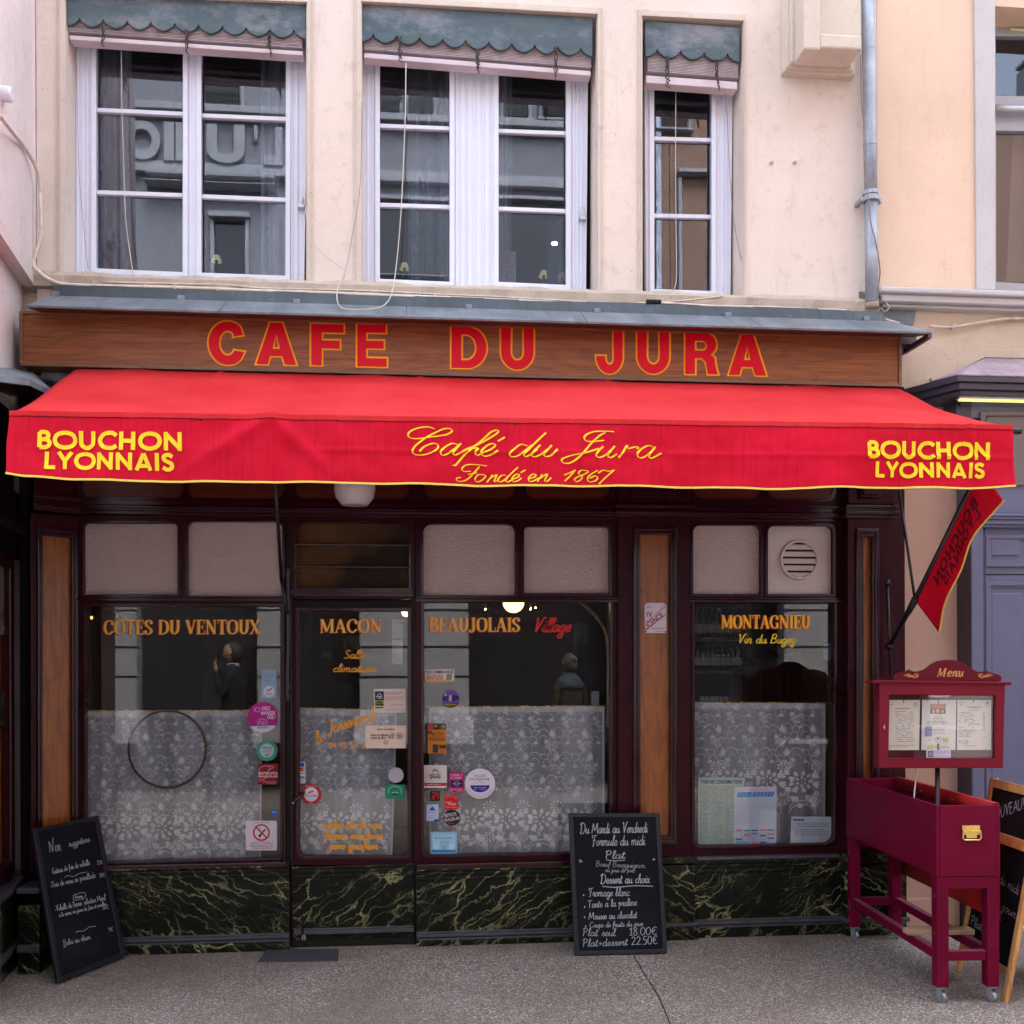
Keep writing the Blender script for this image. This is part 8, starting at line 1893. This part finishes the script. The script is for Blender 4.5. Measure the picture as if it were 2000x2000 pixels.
# raised letters of the frieze; they read normally from the street, mirrored in the glass
for ch, x0, x1 in (('L', 552, 515), ("'", 503, 496), ('U', 478, 405), ('N', 396, 345), ('I', 342, 322), ('O', 315, 243), ('N', 232, 178)):
    vs, fs, a, b = bchar(ch, .045 if ch != "'" else .02)
    g = G(); y1_, y0_ = (322, 254) if ch != "'" else (300, 254)
    T = [vU(x0+(x1-x0)*(vx-a)/(b-a), 0).x for vx, vy in vs]; zt1, zt0 = zf1-.05, zf0+.02
    hgt = .7
    V = [Vector((T[i], OY+.09, zt0+(zt1-zt0)*min(1.03, vs[i][1]/hgt))) for i in range(len(vs))]
    edge = {}
    for f in fs:
        for i in range(len(f)): e = (f[i], f[(i+1) % len(f)]); edge[e] = 1
    N_ = len(V); back_ = [Vector((v.x, OY, v.z)) for v in V]
    F2 = [list(f) for f in fs]+[(e[0], e[1], e[1]+N_, e[0]+N_) for e in edge if (e[1], e[0]) not in edge]
    g.add(V+back_, F2); g.build('raised_letter', m_op, op)
# unseen houses added at both street ends to block the bright horizon
for nm, x0, x1, lb in (('added_street_house', -20, -16, 'added stone house blocking the bright street end far to the left, outside the picture'), ('added_street_house', 16, 20, 'added stone house blocking the bright street end far to the right, outside the picture')):
    t = thing(nm, lb, 'building', ((x0+x1)/2, -3, 0)); g = G(); g.box(x0, x1, -12, 6, 0, 9); g.build('wall', m_op, t)
    for i in range(3):
        for z in (3.6, 6.4): g = G(); xf = x1+.01 if x0 < 0 else x0-.01; g.box(min(xf, xf-.02*(1 if x0 < 0 else -1)), max(xf, xf-.02*(1 if x0 < 0 else -1)), -7+i*2.6, -6+i*2.6, z, z+1.7); g.build('window', m_ur, t)
# windows of the opposite upper storeys
def owin(x0, x1, y0, y1, out=.10, rail=False, m=None):
    g = G(); ob(g, (x0-10, y0-14), (x1+10, y0), vU, out); ob(g, (x0-8, y0), (x0, y1), vU, out*.6); ob(g, (x1, y0), (x1+8, y1), vU, out*.6); ob(g, (x0-12, y1), (x1+12, y1+8), vU, out*1.2)
    w_ = g.build('window_frame', m_op, op, bevel=.01)
    g = G(); ob(g, (x0, y0), (x1, y1), vU, .004, 0); g.build('pane', m_gapglass, w_)
    if rail:
        g = G(); a, b = vU(x0, y1-44), vU(x1, y1); xl, xr = min(a.x, b.x), max(a.x, b.x); z0_, z1_ = b.z, a.z
        g.bar((xl, OY+.12, z1_), (xr, OY+.12, z1_), .03, .02); k = 14
        for i in range(k+1):
            x = xl+(xr-xl)*i/k; g.tube([(x, OY+.12, z0_), (x, OY+.12, z1_)], .008, 5)
            if i < k:
                cx = x+(xr-xl)/k/2; r_ = (xr-xl)/k*.42
                for zc_ in (z0_+(z1_-z0_)*.3, z0_+(z1_-z0_)*.7): g.tube([Vector((cx+r_*math.cos(t*math.pi/4), OY+.12, zc_+r_*math.sin(t*math.pi/4))) for t in range(9)], .006, 4, caps=False)
        g.build('balcony_rail', m_iron, w_)
m_gapglass = paint('dark_window_glass', (.02, .02, .025), .08, .1, 3, spec=.8)
owin(400, 470, 130, 218, .1, True); owin(190, 250, 130, 212, .1, False)
owin(420, 480, 432, 560, .14); owin(300, 530, 360, 366, .2)
for x in (735, 800, 985, 1060): owin(x, x+45, 120, 235, .1, True)
owin(740, 880, 400, 540, .12); owin(960, 1110, 400, 560, .12); owin(1290, 1340, 180, 255, .1, True); owin(1330, 1440, 350, 640, .16)
g = G(); ob(g, (1278, 40), (1290, 640), vU, .08, 0); g.build('downpipe', m_pipe, op)
for x in range(1500, 2400, 260): owin(x, x+110, 120, 280, .1, True); owin(x, x+110, 400, 600, .1)
for x in (-380, -180, 20): owin(x, x+90, 130, 218, .1, True); owin(x, x+90, 400, 560, .1)

# ------------------------------------------------------------------ passers-by across the street, seen in the reflections
def person(label, x, y, rz, hgt, coat, hair, skin, legs_c, dress=False, phone=False):
    t = thing('person', label, 'person', (x, y, 0)); k = hgt/1.75; c, s = math.cos(rz), math.sin(rz)
    q = lambda a, b, z: Vector((x, y, 0))+Vector((a*c-b*s, a*s+b*c, z))*k
    def skin_mesh(name, nodes, edges, mat, sub=2):
        me = bpy.data.meshes.new(name); me.from_pydata([q(*n_[:3])-Vector((x, y, 0)) for n_ in nodes], edges, []); me.materials.append(mat)
        o = bpy.data.objects.new(name, me); COL.objects.link(o); o.parent = t
        m1 = o.modifiers.new('skin', 'SKIN'); m1.use_smooth_shade = True
        for i, n_ in enumerate(nodes):
            r_ = n_[3]*k; ry = (n_[4] if len(n_) > 4 else n_[3])*k; me.skin_vertices[0].data[i].radius = (r_, ry)
        me.skin_vertices[0].data[0].use_root = True
        m2 = o.modifiers.new('sub', 'SUBSURF'); m2.levels = sub; m2.render_levels = sub
        return o
    # nodes: pelvis, spine, chest, neck, legs, arms   (forward is +b)
    ph = phone
    N_ = [(0, 0, .95, .15, .11), (0, 0, 1.1, .13, .10), (0, .0, 1.32, .17, .11), (0, 0, 1.44, .09, .08), (0, .01, 1.52, .055),
          (-.09, 0, .88, .085), (-.10, .03, .48, .06), (-.10, -.02, .09, .042), (-.10, .08, .04, .04, .03), (-.10, .16, .03, .03, .02),
          (.09, 0, .88, .085), (.10, -.02, .48, .06), (.10, -.10, .10, .042), (.10, -.02, .04, .04, .03), (.10, .07, .03, .03, .02),
          (-.19, 0, 1.40, .06), (-.24, -.02, 1.12, .045), (-.20, .14, .98, .035), (.19, 0, 1.40, .06)]
    E_ = [(0, 1), (1, 2), (2, 3), (3, 4), (0, 5), (5, 6), (6, 7), (7, 8), (8, 9), (0, 10), (10, 11), (11, 12), (12, 13), (13, 14), (2, 15), (15, 16), (16, 17), (2, 18)]
    if ph: N_ += [(.24, .06, 1.14, .045), (.13, .16, 1.42, .034)]
    else: N_ += [(.25, -.02, 1.12, .045), (.22, .12, .94, .034)]
    E_ += [(18, 19), (19, 20)]
    skin_mesh('body', N_, E_, coat)
    # head with nose, ears, face
    hz = 1.64
    bm = bmesh.new(); bmesh.ops.create_uvsphere(bm, u_segments=24, v_segments=18, radius=1)
    g = G(); vs = []
    for v in bm.verts:
        a, b, z = v.co
        ww = .073*(1-.18*max(0, -z)); dd = .092*(1-.10*max(0, -z)); zz_ = .118
        bb = b*dd
        if b > 0: bb += .022*math.exp(-((a/.18)**2+((z+.12)/.22)**2)) - .012*math.exp(-(((abs(a)-.36)/.16)**2+((z-.1)/.12)**2)) + .008*math.exp(-((a/.3)**2+((z+.45)/.08)**2)) + .010*math.exp(-((a/.3)**2+((z+.8)/.15)**2))
        vs.append(q(a*ww, bb+.02, hz+z*zz_))
    g.add(vs, [[w.index for w in f.verts] for f in bm.faces]); 
    for sg in (-1, 1): g.lathe(q(sg*.072, .01, hz-.0), [(0, .012), (.014, .010), (.02, 0), (.0, -.006)], 10, (q(sg, 0, 0)-q(0, 0, 0)).normalized())
    hd_ = g.build('head', skin, t, smooth=True)
    g = G()
    for sg in (-1, 1): g.lathe(q(sg*.028, .103, hz+.012), [(.009*math.sin(math.pi*i/6), -.009*math.cos(math.pi*i/6)) for i in range(7)], 10)
    g.build('eye', plain('eye_dark', (.03, .02, .02), .2), hd_)
    g = G(); vs = []
    for v in bm.verts:
        a, b, z = v.co; keep = 1.07 if (z > .35 or b < .1) else .9
        nz = 1+.16*noise.noise(Vector((a*3.5, b*3.5, z*3.5+hgt)))+(.10 if dress else .02); bb_ = b*.092*keep*nz-.014 if b < .55 or z > .5 else b*.05
        vs.append(q(a*.073*keep*1.02*nz, bb_, hz+.006+z*.118*(keep if z > -.5 else 1.0)*nz))
    g.add(vs, [[w.index for w in f.verts] for f in bm.faces]); g.build('hair', hair, hd_, smooth=True); bm.free()
    # hands with fingers
    for (wr, d_) in (((-.20, .14, .98), (0, .5, -.86)), (((.13, .16, 1.42), (-.2, .1, 1)) if ph else ((.22, .12, .94), (0, .4, -.9)))):
        D = Vector(d_).normalized(); sdv = Vector((1, 0, 0)); N2 = [(*wr, .026, .018), tuple(Vector(wr)+D*.05)+(.034, .016), tuple(Vector(wr)+D*.085)+(.036, .014)]; E2 = [(0, 1), (1, 2)]
        fwd = Vector((0, .35, 0)) if not ph else Vector((-.3, .1, 0))
        for i, (o1, ln) in enumerate(((-.027, .065), (-.009, .075), (.009, .07), (.026, .055))):
            b0 = len(N2); p0 = Vector(wr)+D*.09+sdv*o1; N2 += [tuple(p0)+(.0085,), tuple(p0+(D+fwd*.5)*ln*.5)+(.008,), tuple(p0+(D*.8+fwd)*ln)+(.007,)]; E2 += [(2, b0), (b0, b0+1), (b0+1, b0+2)]
        b0 = len(N2); p0 = Vector(wr)+D*.03+sdv*.034; N2 += [tuple(p0)+(.010,), tuple(p0+D*.03+sdv*.02)+(.009,), tuple(p0+D*.055+sdv*.024)+(.008,)]; E2 += [(1, b0), (b0, b0+1), (b0+1, b0+2)]
        skin_mesh('hand', N2, E2, skin, 1)
    if dress:
        g = G(); prof = [(.30, .38), (.27, .62), (.20, .92), (.165, 1.06), (.185, 1.28), (.12, 1.45)]; n = 20; vs = [q(r_*math.cos(2*math.pi*i/n)*1.02, r_*.72*math.sin(2*math.pi*i/n), z) for r_, z in prof for i in range(n)]
        g.add(vs, [(j*n+i, j*n+(i+1) % n, (j+1)*n+(i+1) % n, (j+1)*n+i) for j in range(len(prof)-1) for i in range(n)]); g.build('dress', legs_c, t, smooth=True, solid=.004)
        g = G(); n = 24; prof = [(.17, 1.30), (.195, 1.38), (.15, 1.46), (.085, 1.50), (.08, 1.54)]; vs = [q(r_*(1+.08*math.sin(i*2.3+j))*math.cos(2*math.pi*i/n), r_*.75*(1+.08*math.cos(i*1.7))*math.sin(2*math.pi*i/n), z+.012*math.sin(i*1.3)) for j, (r_, z) in enumerate(prof) for i in range(n)]
        g.add(vs, [(j*n+i, j*n+(i+1) % n, (j+1)*n+(i+1) % n, (j+1)*n+i) for j in range(len(prof)-1) for i in range(n)]); g.build('shawl', plain('pale_blue_shawl', (.07, .09, .12), .9), t, smooth=True, solid=.006)
        g = G(); g.lathe(q(0, -.10, 1.70), [(.045*math.sin(math.pi*i/8), -.04*math.cos(math.pi*i/8)) for i in range(9)], 14); g.build('hair_bun', hair, hd_, smooth=True)
    else:
        for sg in (-1, 1):
            g = G(); g.tube([q(sg*.09, 0, .92), q(sg*.10, .03 if sg < 0 else -.02, .5), q(sg*.10, -.02 if sg < 0 else -.1, .10)], [.105*k, .08*k, .07*k], 14); g.build('trouser_leg', legs_c, t, smooth=True)
        g = G(); n = 20; prof = [(.20, .72), (.195, .95), (.175, 1.15), (.205, 1.34), (.13, 1.46), (.075, 1.52)]; vs = [q(r_*math.cos(2*math.pi*i/n), r_*.68*math.sin(2*math.pi*i/n), z) for r_, z in prof for i in range(n)]
        g.add(vs, [(j*n+i, j*n+(i+1) % n, (j+1)*n+(i+1) % n, (j+1)*n+i) for j in range(len(prof)-1) for i in range(n)]); g.build('coat', coat, t, smooth=True, solid=.004)
        g = G(); g.lathe(q(0, 0, 1.49), [(.075, -.02), (.082, .02), (.06, .045)], 16); g.build('collar', plain('pale_blue_collar', (.35, .42, .55), .8), t)
    if ph:
        g = G(); p = q(.10, .13, 1.56); g.obox(p, (.02, 0, 0), (0, .05, 0), (.0, 0, .12)); g.build('phone', m_gap, label='dark phone held to the ear of the man in the dark coat', cat='phone')
    return t
m_skin = plain('skin', (.42, .24, .17), .5); m_coat = paint('dark_navy_coat', (.008, .009, .013), .8, .2, 5); m_hair1 = plain('dark_grey_hair', (.05, .045, .04), .6); m_hair2 = plain('grey_hair', (.10, .10, .10), .7)
m_trs = plain('dark_trousers', (.012, .012, .016), .8); m_dress, nt_, b_, n_1, l_1 = new_mat('dotted_brown_dress'); vo_ = n_1.new('ShaderNodeTexVoronoi'); vo_.inputs['Scale'].default_value = 55; l_1.new(tc(nt_), vo_.inputs['Vector'])
l_1.new(ramp(nt_, vo_.outputs['Distance'], [(.22, (.22, .18, .13)), (.34, (.025, .016, .012))]), b_.inputs['Base Color']); b_.inputs['Roughness'].default_value = .85
v1 = W(2*YG+6.75).map(455, 1262); v2 = W(2*YG+6.75).map(1112, 1296)
person('man in dark coat holding a phone, mirrored in the left window', v1.x, -6.75, R(95), min(1.88, v1.z+.10), m_coat, m_hair1, m_skin, m_trs, phone=True)
person('grey haired woman in a dotted brown dress, mirrored in the middle window', v2.x, -6.75, R(150), min(1.74, v2.z+.10), m_dress, m_hair2, m_skin, m_dress, dress=True)
print('objects', len(bpy.data.objects), 'tris', sum(len(m.polygons) for m in bpy.data.meshes))
